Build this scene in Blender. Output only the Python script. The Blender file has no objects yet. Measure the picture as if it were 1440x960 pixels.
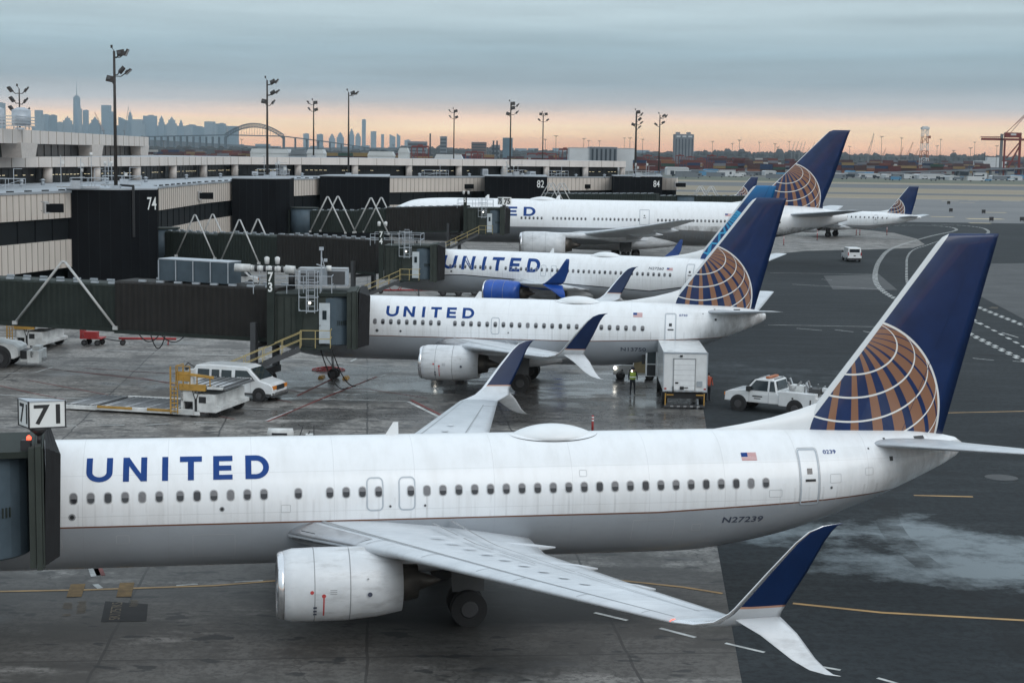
import bpy, bmesh, math, random
from mathutils import Vector, Matrix, Euler
random.seed(7)
PI = math.pi
SC = bpy.context.scene
COL = SC.collection

# ------------------------------------------------------------------ camera
F_PX, PITCH, CAM_H, ROLL = 2279.4, 0.1153, 14.562, 0.0145
cam_data = bpy.data.cameras.new("camera")
cam = bpy.data.objects.new("camera", cam_data)
COL.objects.link(cam)
cam_data.sensor_width = 36.0
cam_data.sensor_fit = 'HORIZONTAL'
cam_data.lens = 36.0 * F_PX / 1440.0
cam_data.clip_start = 0.5
cam_data.clip_end = 60000
_c, _s, _cr, _sr = math.cos(PITCH), math.sin(PITCH), math.cos(ROLL), math.sin(ROLL)
_ex, _fw, _up = Vector((1, 0, 0)), Vector((0, _c, -_s)), Vector((0, _s, _c))
_r = _ex * _cr + _up * _sr
_u = _up * _cr - _ex * _sr
cam.matrix_world = Matrix(((_r.x, _u.x, -_fw.x, 0), (_r.y, _u.y, -_fw.y, 0), (_r.z, _u.z, -_fw.z, CAM_H), (0, 0, 0, 1)))
SC.camera = cam

def ray(u, v):
    X, Y = u - 720, v - 480
    x, y = X * _cr + Y * _sr, -X * _sr + Y * _cr
    return _ex * (x / F_PX) + _fw - _up * (y / F_PX)
def G(u, v, z=0.0):
    d = ray(u, v); t = (z - CAM_H) / d.z
    return Vector((d.x * t, d.y * t, z))
def at(u, v, Y):
    d = ray(u, v); t = Y / d.y
    return Vector((d.x * t, Y, CAM_H + d.z * t))

def lin(r, g, b):
    f = lambda c: (c / 255 / 12.92) if c / 255 <= 0.04045 else ((c / 255 + 0.055) / 1.055) ** 2.4
    return (f(r), f(g), f(b), 1)

# ------------------------------------------------------------------ world
SUN_EL, SUN_AZ = math.radians(36), math.radians(145)     # azimuth counted clockwise from +Y
world = bpy.data.worlds.new("World"); SC.world = world
world.use_nodes = True
nt = world.node_tree; nt.nodes.clear()
def wn(t): return nt.nodes.new(t)
sky = wn('ShaderNodeTexSky'); sky.sky_type = 'NISHITA'; sky.sun_disc = False
sky.sun_elevation = SUN_EL; sky.sun_rotation = SUN_AZ; sky.dust_density = 3
tc = wn('ShaderNodeTexCoord')
sep = wn('ShaderNodeSeparateXYZ'); nt.links.new(tc.outputs['Generated'], sep.inputs[0])
mp = wn('ShaderNodeMapping'); mp.inputs['Scale'].default_value = (2.2, 2.2, 42)
nt.links.new(tc.outputs['Generated'], mp.inputs[0])
n1 = wn('ShaderNodeTexNoise'); n1.inputs['Scale'].default_value = 1.7; n1.inputs['Detail'].default_value = 7; n1.inputs['Roughness'].default_value = .55
nt.links.new(mp.outputs[0], n1.inputs['Vector'])
mp2 = wn('ShaderNodeMapping'); mp2.inputs['Scale'].default_value = (6, 6, 95); mp2.inputs['Rotation'].default_value = (0, 0.012, 0)
nt.links.new(tc.outputs['Generated'], mp2.inputs[0])
n2 = wn('ShaderNodeTexNoise'); n2.inputs['Scale'].default_value = 1.3; n2.inputs['Detail'].default_value = 8; n2.inputs['Roughness'].default_value = .6
nt.links.new(mp2.outputs[0], n2.inputs['Vector'])
def wm(op, a, b, c=None):
    n = wn('ShaderNodeMath'); n.operation = op
    for i, v in enumerate((a, b, c)):
        if v is None: continue
        if isinstance(v, (int, float)): n.inputs[i].default_value = v
        else: nt.links.new(v, n.inputs[i])
    return n.outputs[0]
e0 = wm('ADD', sep.outputs['Z'], wm('MULTIPLY', wm('SUBTRACT', n1.outputs['Fac'], .5), .012))
e1 = wm('ADD', e0, wm('MULTIPLY', sep.outputs['X'], .0))
t0 = wm('MULTIPLY', e1, 8.0)                      # 0.125 rad -> 1
rp = wn('ShaderNodeValToRGB'); nt.links.new(t0, rp.inputs[0])
# what the sky should look like through the haze, and the haze it is seen through
HAZE_D, HAZE_S = 4.4e-5, (.44, .53, .60)
look = [(0.0, (232, 190, 172)), (0.006, (246, 208, 186)), (0.012, (253, 225, 198)), (0.018, (254, 233, 208)), (0.0215, (250, 226, 208)), (0.0255, (226, 217, 213)), (0.031, (200, 206, 211)),
         (0.042, (175, 192, 202)), (0.062, (172, 194, 205)), (0.085, (194, 213, 221)), (0.12, (196, 212, 220))]
stops = []
for e, c in look:
    T_ = math.exp(-HAZE_D * min(15500, 620 / max(e, .001))); q = lin(*c)
    stops.append((e, tuple(max(.02, (q[k] - HAZE_S[k] * (1 - T_)) / T_) for k in range(3))))
el = rp.color_ramp.elements
while len(el) > 1: el.remove(el[0])
for i, (e, c) in enumerate(stops):
    q = el[0] if i == 0 else el.new(min(1, e * 8))
    q.position = min(1, e * 8); q.color = (c[0] / 2, c[1] / 2, c[2] / 2, 1)
# brightening cloud deck towards the zenith
rz = wn('ShaderNodeValToRGB'); nt.links.new(sep.outputs['Z'], rz.inputs[0])
el = rz.color_ramp.elements
el[0].position = 0.13; el[0].color = (0, 0, 0, 1); el[1].position = 0.50; el[1].color = (1, 1, 1, 1)
mx = wn('ShaderNodeMix'); mx.data_type = 'RGBA'
nt.links.new(rz.outputs[0], mx.inputs[0]); rp2 = wn('ShaderNodeVectorMath'); rp2.operation = 'SCALE'; rp2.inputs['Scale'].default_value = 2.0; nt.links.new(rp.outputs[0], rp2.inputs[0]); nt.links.new(rp2.outputs[0], mx.inputs[6])
mx.inputs[7].default_value = (.95, 1.09, 1.20, 1)
# wispy streaks
st = wm('MULTIPLY_ADD', wm('SUBTRACT', n2.outputs['Fac'], .5), .42, 1.0)
st = wm('MULTIPLY', st, wm('MULTIPLY_ADD', wm('SUBTRACT', n1.outputs['Fac'], .5), .5, 1.0))
mv = wn('ShaderNodeVectorMath'); mv.operation = 'SCALE'
nt.links.new(mx.outputs[2], mv.inputs[0]); nt.links.new(st, mv.inputs['Scale'])
# the clear-sky part that shines through the deck
m3 = wn('ShaderNodeMix'); m3.data_type = 'RGBA'; m3.inputs[0].default_value = .12
sc10 = wn('ShaderNodeVectorMath'); sc10.operation = 'SCALE'; sc10.inputs['Scale'].default_value = 10.0
nt.links.new(mv.outputs[0], sc10.inputs[0])
nt.links.new(sc10.outputs[0], m3.inputs[6]); nt.links.new(sky.outputs[0], m3.inputs[7])
bg = wn('ShaderNodeBackground'); bg.inputs['Strength'].default_value = 0.1
nt.links.new(m3.outputs[2], bg.inputs['Color'])
wo = wn('ShaderNodeOutputWorld'); nt.links.new(bg.outputs[0], wo.inputs['Surface'])

sun_d = bpy.data.lights.new("sun", 'SUN'); sun_d.energy = 0.85; sun_d.angle = math.radians(35); sun_d.color = (1.0, .98, .96)
sun = bpy.data.objects.new("sun", sun_d); COL.objects.link(sun)
sun.rotation_euler = Vector((math.sin(SUN_AZ) * math.cos(SUN_EL), math.cos(SUN_AZ) * math.cos(SUN_EL), math.sin(SUN_EL))).to_track_quat('Z', 'Y').to_euler()

SC.view_settings.view_transform = 'Standard'
SC.view_settings.look = 'None'
SC.view_settings.exposure = 0.0
SC.view_settings.gamma = 1.0
SC.render.engine = 'CYCLES'
SC.cycles.max_bounces = 6
SC.cycles.volume_bounces = 0
SC.cycles.use_denoising = True

# ------------------------------------------------------------------ node material helper
class E:
    """a socket that can be used in arithmetic"""
    def __init__(s, t, k): s.t, s.k = t, k
    def _m(s, op, *a):
        n = s.t.nodes.new('ShaderNodeMath'); n.operation = op
        for i, v in enumerate((s,) + a):
            if isinstance(v, E): s.t.links.new(v.k, n.inputs[i])
            else: n.inputs[i].default_value = v
        return E(s.t, n.outputs[0])
    def __add__(s, o): return s._m('ADD', o)
    __radd__ = __add__
    def __sub__(s, o): return s._m('SUBTRACT', o)
    def __rsub__(s, o): return (s * -1) + o
    def __mul__(s, o): return s._m('MULTIPLY', o)
    __rmul__ = __mul__
    def __truediv__(s, o): return s._m('DIVIDE', o)
    def gt(s, o): return s._m('GREATER_THAN', o)
    def lt(s, o): return s._m('LESS_THAN', o)
    def abs(s): return s._m('ABSOLUTE')
    def sqrt(s): return s._m('SQRT')
    def mx(s, o): return s._m('MAXIMUM', o)
    def mn(s, o): return s._m('MINIMUM', o)
    def mod(s, o): return s._m('FLOORED_MODULO', o)
    def atan2(s, o): return s._m('ARCTAN2', o)
    def acos(s): return s._m('ARCCOSINE')

class MT:
    """material under construction"""
    def __init__(s, name, col=(.5, .5, .5), rough=.6, metal=0, spec=.5):
        s.m = bpy.data.materials.new(name); s.m.use_nodes = True
        s.t = s.m.node_tree
        s.b = s.t.nodes['Principled BSDF']
        s.b.inputs['Base Color'].default_value = (*col[:3], 1)
        s.b.inputs['Roughness'].default_value = rough
        s.b.inputs['Metallic'].default_value = metal
        s.b.inputs['Specular IOR Level'].default_value = spec
        s.m.diffuse_color = (*col[:3], 1)
        s.col = None
    def xyz(s):
        n = s.t.nodes.new('ShaderNodeTexCoord'); q = s.t.nodes.new('ShaderNodeSeparateXYZ')
        s.t.links.new(n.outputs['Object'], q.inputs[0])
        return [E(s.t, q.outputs[i]) for i in range(3)]
    def noise(s, scale, detail=4, rough=.55, stretch=(1, 1, 1), space='Object', off=0):
        n = s.t.nodes.new('ShaderNodeTexCoord'); m = s.t.nodes.new('ShaderNodeMapping')
        m.inputs['Scale'].default_value = stretch; m.inputs['Location'].default_value = (off, off * .7, 0)
        s.t.links.new(n.outputs[space], m.inputs[0])
        q = s.t.nodes.new('ShaderNodeTexNoise'); q.inputs['Scale'].default_value = scale
        q.inputs['Detail'].default_value = detail; q.inputs['Roughness'].default_value = rough
        s.t.links.new(m.outputs[0], q.inputs['Vector'])
        return E(s.t, q.outputs['Fac'])
    def ramp(s, e, stops):
        n = s.t.nodes.new('ShaderNodeValToRGB'); s.t.links.new(e.k, n.inputs[0])
        el = n.color_ramp.elements
        while len(el) > 1: el.remove(el[0])
        for i, (p, c) in enumerate(stops):
            if isinstance(c, (int, float)): c = (c, c, c)
            q = el[0] if i == 0 else el.new(p)
            q.position = p; q.color = (*c[:3], 1)
        return E(s.t, n.outputs[0])
    def mix(s, f, a, b, mode='MIX'):
        n = s.t.nodes.new('ShaderNodeMix'); n.data_type = 'RGBA'; n.blend_type = mode
        for i, v in ((0, f), (6, a), (7, b)):
            if isinstance(v, E): s.t.links.new(v.k, n.inputs[i])
            elif isinstance(v, (int, float)): n.inputs[i].default_value = v if i == 0 else (v, v, v, 1)
            else: n.inputs[i].default_value = (*v[:3], 1)
        return E(s.t, n.outputs[2])
    def base(s, e): s.t.links.new(e.k, s.b.inputs['Base Color']); return s
    def rough(s, e): s.t.links.new(e.k, s.b.inputs['Roughness']); return s
    def bump(s, e, strength=.3, dist=.02):
        n = s.t.nodes.new('ShaderNodeBump'); n.inputs['Strength'].default_value = strength; n.inputs['Distance'].default_value = dist
        s.t.links.new(e.k, n.inputs['Height']); s.t.links.new(n.outputs[0], s.b.inputs['Normal']); return s

def simple(name, col, rough=.6, metal=0, var=.18, scale=2.0, spec=.5, bump=0):
    m = MT(name, col, rough, metal, spec)
    if var:
        n = m.noise(scale, 5)
        m.base(m.ramp(n, [(.25, tuple(c * (1 - var) for c in col)), (.75, tuple(min(1, c * (1 + var * .6)) for c in col))]))
        if bump: m.bump(n, bump)
    return m.m
def glow(name, col, strength):
    m = MT(name, col, .5)
    m.b.inputs['Emission Color'].default_value = (*col[:3], 1); m.b.inputs['Emission Strength'].default_value = strength
    return m.m

# ------------------------------------------------------------------ mesh builder
class MB:
    def __init__(s, mat=None): s.v, s.f, s.mi, s.sm, s.mats, s.cur = [], [], [], [], [], mat
    def _m(s, m):
        m = m or s.cur
        if m not in s.mats: s.mats.append(m)
        return s.mats.index(m)
    def add(s, vs, fs, m=None, smooth=False, M=None):
        o = len(s.v); k = s._m(m)
        s.v += [tuple(M @ Vector(p)) if M is not None else tuple(p) for p in vs]
        for f in fs: s.f.append([i + o for i in f]); s.mi.append(k); s.sm.append(smooth)
        return s
    def box(s, c, d, m=None, rz=0, ry=0, rx=0, taper=(1, 1)):
        x, y, z = d[0] / 2, d[1] / 2, d[2] / 2; a, b = taper
        vs = [(-x, -y, -z), (x, -y, -z), (x, y, -z), (-x, y, -z), (-x * a, -y * b, z), (x * a, -y * b, z), (x * a, y * b, z), (-x * a, y * b, z)]
        M = Matrix.Translation(c) @ Euler((rx, ry, rz)).to_matrix().to_4x4()
        return s.add(vs, [(0, 3, 2, 1), (4, 5, 6, 7), (0, 1, 5, 4), (1, 2, 6, 5), (2, 3, 7, 6), (3, 0, 4, 7)], m, False, M)
    def bx(s, x0, x1, y0, y1, z0, z1, m=None):
        return s.box(((x0 + x1) / 2, (y0 + y1) / 2, (z0 + z1) / 2), (abs(x1 - x0), abs(y1 - y0), abs(z1 - z0)), m)
    def cyl(s, p0, p1, r0, r1=None, n=12, m=None, cap=True, smooth=True):
        r1 = r0 if r1 is None else r1
        p0, p1 = Vector(p0), Vector(p1); q = (p1 - p0).to_track_quat('Z', 'Y').to_matrix()
        vs = []
        for p, r in ((p0, r0), (p1, r1)):
            for i in range(n):
                a = 2 * PI * i / n; vs.append(p + q @ Vector((r * math.cos(a), r * math.sin(a), 0)))
        s.add(vs, [(i, (i + 1) % n, n + (i + 1) % n, n + i) for i in range(n)], m, smooth)
        if cap: s.add(vs, [tuple(range(n))[::-1], tuple(range(n, 2 * n))], m)
        return s
    def bar(s, p0, p1, w, h=None, m=None):
        p0, p1 = Vector(p0), Vector(p1); h = h or w; d = p1 - p0
        q = d.to_track_quat('X', 'Z').to_matrix().to_4x4(); q.translation = (p0 + p1) / 2
        x, y, z = d.length / 2, w / 2, h / 2
        vs = [(-x, -y, -z), (x, -y, -z), (x, y, -z), (-x, y, -z), (-x, -y, z), (x, -y, z), (x, y, z), (-x, y, z)]
        return s.add(vs, [(0, 3, 2, 1), (4, 5, 6, 7), (0, 1, 5, 4), (1, 2, 6, 5), (2, 3, 7, 6), (3, 0, 4, 7)], m, False, q)
    def loft(s, rings, m=None, smooth=True, cap=True, close=True):
        n = len(rings[0]); vs = [p for r in rings for p in r]; fs = []
        for k in range(len(rings) - 1):
            for i in range(n if close else n - 1):
                j = (i + 1) % n; fs.append((k * n + i, k * n + j, (k + 1) * n + j, (k + 1) * n + i))
        s.add(vs, fs, m, smooth)
        if cap: s.add(vs, [tuple(range(n))[::-1], tuple(range((len(rings) - 1) * n, len(rings) * n))], m)
        return s
    def revolve(s, prof, axis_o=(0, 0, 0), n=24, m=None, ax='x', smooth=True, scl=(1, 1)):
        """profile of (along, radius) about the x or z axis"""
        rings = []
        for a, r in prof:
            ring = []
            for i in range(n):
                t = 2 * PI * i / n; c_, s_ = r * math.cos(t) * scl[0], r * math.sin(t) * scl[1]
                ring.append((axis_o[0] + a, axis_o[1] + c_, axis_o[2] + s_) if ax == 'x' else (axis_o[0] + c_, axis_o[1] + s_, axis_o[2] + a))
            rings.append(ring)
        return s.loft(rings, m, smooth, cap=True)
    def prism(s, poly, y0, y1, m=None, plane='xz', top=None):
        """polygon in xz pushed along y (or xy along z); top = optional y half-width function of z"""
        n = len(poly)
        if plane == 'xz':
            f = top or (lambda a, b: 1)
            vs = [(a, y0 * f(a, b), b) for a, b in poly] + [(a, y1 * f(a, b), b) for a, b in poly]
        else: vs = [(a, b, y0) for a, b in poly] + [(a, b, y1) for a, b in poly]
        s.add(vs, [tuple(range(n)), tuple(range(n, 2 * n))[::-1]], m)
        return s.add(vs, [(i, n + i, n + (i + 1) % n, (i + 1) % n) for i in range(n)], m)
    def strip(s, pts, w, m=None, z=0):
        """flat ribbon on the ground along pts"""
        L = []
        for i, p in enumerate(pts):
            a, b = Vector(pts[max(0, i - 1)][:2]), Vector(pts[min(len(pts) - 1, i + 1)][:2])
            d = (b - a).normalized(); nrm = Vector((-d.y, d.x)) * w / 2; p = Vector(p[:2])
            L += [(p.x + nrm.x, p.y + nrm.y, z), (p.x - nrm.x, p.y - nrm.y, z)]
        return s.add(L, [(2 * i + 1, 2 * i + 3, 2 * i + 2, 2 * i) for i in range(len(pts) - 1)], m)
    def build(s, name, parent=None, loc=(0, 0, 0), rz=0, bevel=0):
        me = bpy.data.meshes.new(name); me.from_pydata(s.v, [], s.f)
        for m in s.mats: me.materials.append(m)
        me.polygons.foreach_set('material_index', s.mi); me.polygons.foreach_set('use_smooth', s.sm)
        bm = bmesh.new(); bm.from_mesh(me); bmesh.ops.remove_doubles(bm, verts=bm.verts, dist=1e-5)
        bmesh.ops.recalc_face_normals(bm, faces=bm.faces); bm.to_mesh(me); bm.free(); me.update()
        o = bpy.data.objects.new(name, me); COL.objects.link(o)
        o.location = loc; o.rotation_euler.z = rz
        if parent: o.parent = parent
        if bevel:
            b = o.modifiers.new('bevel', 'BEVEL'); b.width = bevel; b.segments = 2; b.limit_method = 'ANGLE'; b.angle_limit = math.radians(40)
        return o

def tag(o, label=None, cat=None, group=None, kind=None):
    if label: o['label'] = label
    if cat: o['category'] = cat
    if group: o['group'] = group
    if kind: o['kind'] = kind
    return o
def empty(name, loc, rz=0, **k):
    o = bpy.data.objects.new(name, None); COL.objects.link(o); o.location = loc; o.rotation_euler.z = rz
    o.empty_display_size = .3
    return tag(o, **k)
def dup(o, loc=None, rz=None, parent=None, first=True, **k):
    c = o.copy(); COL.objects.link(c)
    if not first: c.parent = parent
    for ch in list(o.children): dup(ch, parent=c, first=False)
    if loc is not None: c.location = loc
    if rz is not None: c.rotation_euler.z = rz
    if first: tag(c, **k)
    return c

def text_verts(txt, size, spacing=1.0, bold=0.0):
    """verts, faces of a word: x from 0, y is up, size = cap height"""
    cu = bpy.data.curves.new('t', 'FONT'); cu.body = txt; cu.size = size / 0.72; cu.space_character = spacing; cu.offset = bold
    o = bpy.data.objects.new('t', cu); COL.objects.link(o)
    dg = bpy.context.evaluated_depsgraph_get(); me = o.evaluated_get(dg).to_mesh()
    v = [tuple(p.co) for p in me.vertices]; f = [tuple(p.vertices) for p in me.polygons]
    o.evaluated_get(dg).to_mesh_clear(); bpy.data.objects.remove(o); bpy.data.curves.remove(cu)
    return v, f
def text_on(mb, txt, size, org, right, up, m, spacing=1.0, bold=0.0, width=None, center=False):
    v, f = text_verts(txt, size, spacing, bold)
    w = max(p[0] for p in v) if v else 1
    k = (width / w) if width else 1
    org, right, up = Vector(org), Vector(right), Vector(up)
    if center: org = org - right * (w * k / 2)
    return mb.add([org + right * (p[0] * k) + up * p[1] for p in v], f, m)

# ------------------------------------------------------------------ shared materials
M = {}
M['rubber'] = simple('rubber', (.02, .02, .021), .85)
M['black'] = simple('black_metal', (.022, .023, .025), .55)
M['darkgrey'] = simple('dark_grey', (.06, .062, .065), .6)
M['steel'] = simple('steel', (.45, .46, .47), .38, .8)
M['alu'] = simple('brushed_aluminium', (.62, .63, .65), .3, .9, .1)
M['galv'] = simple('galvanised', (.42, .46, .50), .5, .4)
M['white'] = simple('white_paint', (.74, .76, .77), .4, 0, .12)
M['dirtywhite'] = simple('dirty_white_paint', (.62, .63, .62), .5, 0, .35, 1.5)
M['yellow'] = simple('safety_yellow', (.42, .24, .05), .55, 0, .3)
M['orange'] = simple('orange_paint', (.40, .13, .05), .5)
M['red'] = simple('red_paint', (.32, .03, .03), .5)
M['glass'] = MT('dark_glass', (.02, .03, .035), .08, 0, .6).m
M['hub'] = simple('wheel_hub', (.05, .05, .053), .7, 0)
M['lamp_w'] = glow('white_lamp', (1, .96, .85), 8)
M['lamp_r'] = glow('red_lamp', (1, .10, .05), 2.2)
# ------------------------------------------------------------------ aircraft
def cr(tab, x):
    """smooth interpolation in a table of (x, ...)"""
    if x <= tab[0][0]: return tab[0][1:]
    if x >= tab[-1][0]: return tab[-1][1:]
    for i in range(len(tab) - 1):
        if tab[i][0] <= x <= tab[i + 1][0]: break
    a, b = tab[i], tab[i + 1]; p = tab[max(0, i - 1)]; q = tab[min(len(tab) - 1, i + 2)]
    h = b[0] - a[0]; t = (x - a[0]) / h; out = []
    for k in range(1, len(a)):
        da, db = (b[k] - a[k]) / h, None
        m0 = 0 if i == 0 else (b[k] - p[k]) / (b[0] - p[0])
        m1 = (b[k] - a[k]) / h if i + 2 >= len(tab) else (q[k] - a[k]) / (q[0] - a[0])
        if i == 0: m0 = (b[k] - a[k]) / h
        if abs(b[k] - a[k]) < 1e-6: m0 = m1 = 0
        t2, t3 = t * t, t * t * t
        out.append((2 * t3 - 3 * t2 + 1) * a[k] + (t3 - 2 * t2 + t) * h * m0 + (-2 * t3 + 3 * t2) * b[k] + (t3 - t2) * h * m1)
    return out

NOSE737 = [(0, 2.80, 2.70, .04, 2.75), (.12, 3.02, 2.5, .26, 2.77), (.35, 3.22, 2.33, .46, 2.80), (1, 3.66, 1.98, .88, 2.95), (1.8, 4.1, 1.70, 1.25, 3.1), (2.6, 4.78, 1.55, 1.52, 3.3), (3.5, 5.2, 1.45, 1.73, 3.45), (5, 5.42, 1.40, 1.86, 3.53), (6.2, 5.46, 1.39, 1.88, 3.55)]
def tail737(d):
    return [(x - d, a, b, c, e) for x, a, b, c, e in [(27.0, 5.46, 1.39, 1.88, 3.55), (28.4, 5.46, 1.50, 1.88, 3.56), (29.6, 5.46, 1.70, 1.87, 3.60), (31, 5.45, 2.02, 1.82, 3.72), (32.5, 5.43, 2.50, 1.66, 3.92), (34, 5.39, 3.05, 1.38, 4.15), (35.3, 5.33, 3.58, 1.02, 4.4), (36.5, 5.18, 4.1, .58, 4.63), (37.1, 5.05, 4.42, .3, 4.74), (37.3, 4.9, 4.6, .12, 4.76)]]

def paint_fuselage(name, line, belly=(.34, .365, .395), linecol=(.16, .07, .04), lw=.05, a0w=7.285, tailx=37.3):
    """white upper fuselage, cheat line and grey belly; line = function of E x giving the line height"""
    m = MT(name, (.8, .8, .8), .32, 0, .4)
    x, y, z = m.xyz()
    zl = line(m, x)
    streak = m.noise(1.0, 6, .62, (2.4, 1, .5))
    blot = m.noise(.6, 4, .6, (1, 1, 1), off=9)
    white = m.mix(m.ramp(streak, [(.45, 0.), (.78, .4)]), (.80, .815, .83), (.60, .60, .59))
    # dirt runs below the window belt
    low = m.ramp((z * .5), [(.3, 1.), (.5, .0)]) if False else None
    run = m.noise(1.5, 5, .6, (2.6, 1, .12), off=4)
    runf = m.ramp(run, [(.50, 0.), (.74, .26)])
    white = m.mix(runf * (z.lt(3.95)), white, (.46, .45, .44))
    bel = m.mix(m.ramp(blot, [(.35, 0.), (.75, .5)]), belly, tuple(c * .72 for c in belly))
    col = m.mix(z.lt(zl), white, bel)
    col = m.mix((z - zl).abs().lt(lw / 2), col, linecol)
    # drip marks under each window, grime on the tail cone
    drip = ((x - a0w + .254).mod(.508) - .254).abs().lt(.035) * z.lt(3.80) * z.gt(3.12)
    col = m.mix(drip * m.ramp(m.noise(.8, 4, .7, (1.5, 1, .6), off=17), [(.40, .0), (.75, .5)]), col, (.40, .40, .40))
    tg = m.ramp((x - (tailx - 5.2)) / 5.0, [(.0, 0.), (1., 1.)]) * m.ramp(m.noise(1.1, 6, .7, (1.6, 1, .45), off=27), [(.38, 0.), (.68, .75)])
    col = m.mix(tg * z.lt(5.0), col, (.16, .15, .14))
    # skin joints
    seam = ((x - .3).mod(2.54)).lt(.018) * .22
    lap = ((z - 4.62).abs().lt(.006) + (z - 3.42).abs().lt(.008)) * .26
    col = m.mix(seam.mx(lap), col, (.22, .22, .22))
    m.base(col)
    m.b.inputs['Coat Weight'].default_value = .35; m.b.inputs['Coat Roughness'].default_value = .12
    return m.m

def paint_fin(name, cx, cz, R, le0, le1, navy=(.006, .019, .068), gold=(.25, .125, .075), lines=(.72, .72, .7), light=None, lw=.026, tilt=0.0, pole=37):
    """globe fin: le0 + le1*z is the leading edge"""
    m = MT(name, navy, .32, 0, .4)
    x, y, z = m.xyz()
    X0, Z0 = (x - cx) / R, (z - cz) / R
    ct, st_ = math.cos(tilt), math.sin(tilt)
    X = X0 * ct - Z0 * st_; Z = X0 * st_ + Z0 * ct
    r2 = X * X + Z * Z
    Y = ((1 - r2).mx(0.0)).sqrt()
    cp, sp = math.cos(math.radians(pole)), math.sin(math.radians(pole))
    P = Z * cp + Y * sp                       # cosine of colatitude
    Q = Y * cp - Z * sp
    lon = X.atan2(Q) * (180 / PI) + 360
    colat = P.mn(1.0).mx(-1.0).acos() * (180 / PI)
    inside = r2.lt(1.0)
    sinc = ((1 - P * P).mx(0.0)).sqrt()
    dl = lon - 360 - 2.6
    half = ((dl.mx(0.0)).mn(80.0)) * .055 + 2.8
    band = ((dl + 8.5).mod(17.0) - 8.5).abs().lt(half)
    pw = lw * 57.3 / 2
    dlat = ((colat + 7.25).mod(14.5) - 7.25).abs()
    par = dlat.lt(pw * .75) * colat.gt(22.0)
    rim = (r2.sqrt() - 1).abs().lt(lw * .45)
    n = m.noise(.9, 5)
    base = m.mix(m.ramp(n, [(.3, 0.), (.8, 1.)]), navy, tuple(c * 1.7 for c in navy))
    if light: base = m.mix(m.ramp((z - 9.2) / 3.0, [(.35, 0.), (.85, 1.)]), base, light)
    col = m.mix(inside * band, base, gold)
    # thin outline of each gold band
    col = m.mix((inside * par).mx(rim), col, lines)
    edge = (x - (z * le1 + le0)).lt(.05 * R)
    col = m.mix(edge, col, (.66, .68, .69))
    m.base(col)
    m.b.inputs['Coat Weight'].default_value = .25
    return m.m

M['gray_wing'] = None
def wing_paint():
    m = MT('wing_paint', (.5, .5, .5), .38, 0, .4)
    n = m.noise(.9, 6, .6); n2 = m.noise(3.2, 5, .6, (.4, 1.6, 1), off=3)
    c = m.ramp(n, [(.3, (.50, .53, .56)), (.7, (.62, .65, .68))])
    c = m.mix(m.ramp(n2, [(.5, 0.), (.75, .4)]), c, (.36, .37, .38))
    m.base(c); return m.m
M['wing'] = wing_paint()
_m = MT('nacelle_paint', (.66, .68, .70), .35)
_c = _m.ramp(_m.noise(1.4, 5), [(.3, (.56, .58, .60)), (.7, (.68, .70, .72))])
_c = _m.mix(_m.ramp(_m.noise(2.2, 6, .7, (.35, 1.4, 1.4), off=7), [(.50, 0.), (.70, .55)]), _c, (.33, .33, .33))
_m.base(_c); M['nacelle'] = _m.m
M['nacelle_blue'] = simple('nacelle_blue', (.02, .09, .40), .3, 0, .25, 1.2)
M['lip'] = simple('polished_lip', (.75, .76, .78), .18, .9, .08)
M['lip2'] = simple('bare_metal_edge', (.5, .51, .53), .3, .85, .12, 3)
M['hot'] = simple('exhaust_metal', (.10, .09, .08), .45, .7, .3)
M['navy'] = simple('navy_paint', (.006, .021, .075), .3, 0, .3, 1)
M['bluepaint'] = simple('bright_blue_paint', (.02, .085, .40), .3, 0, .3, 1)
M['midblue'] = simple('deep_blue_paint', (.010, .05, .21), .3, 0, .3, 1)
M['letter'] = simple('letter_blue', (.008, .048, .21), .5, 0, .12, 2, .2)
M['stripe_gold'] = simple('gold_stripe', (.45, .25, .18), .4)
M['seam'] = simple('seam_grey', (.26, .27, .28), .5, 0, 0)
M['hatchline'] = simple('hatch_outline', (.45, .46, .47), .4, 0, 0)
M['doorline'] = simple('door_outline', (.42, .46, .50), .4, 0, 0)
M['rim'] = simple('window_rim', (.40, .41, .42), .35, .3, 0)
M['pane'] = MT('window_pane', (.035, .035, .04), .07, 0, .6).m
M['shade'] = simple('window_shade', (.17, .17, .18), .35, 0, .2, 30)
M['flag_red'] = simple('flag_red', (.45, .05, .05), .5, 0, 0)
M['flag_white'] = simple('flag_white', (.75, .75, .75), .5, 0, 0)
M['ribbon'] = simple('registration_grey', (.06, .07, .1), .5, 0, 0)
M['patch'] = simple('access_panel', (.60, .63, .66), .40)

AF = [0, .006, .02, .05, .1, .18, .28, .4, .54, .68, .8, .9, 1]
def af(t): return 5 * (.2969 * math.sqrt(t) - .126 * t - .3516 * t * t + .2843 * t ** 3 - .1015 * t ** 4)
def section(xle, y, z, chord, tc, cant=0, side=1, twist=0):
    """closed ring of one aerofoil; cant in radians turns the section from flat (0) to upright (pi/2)"""
    ny, nz = -math.sin(cant), math.cos(cant); ring = []
    for t in AF: h = af(t) * tc * chord; ring.append((xle + t * chord, side * (y + ny * h), z + nz * h - twist * t * chord))
    for t in AF[::-1][1:-1]: h = -af(t) * tc * chord; ring.append((xle + t * chord, side * (y + ny * h), z + nz * h - twist * t * chord))
    return ring
def loft_sections(sts, side, m): return MB(m).loft([section(*s, side=side) if len(s) == 6 else section(*s[:6], side=side, twist=s[6]) for s in sts], m)

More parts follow.
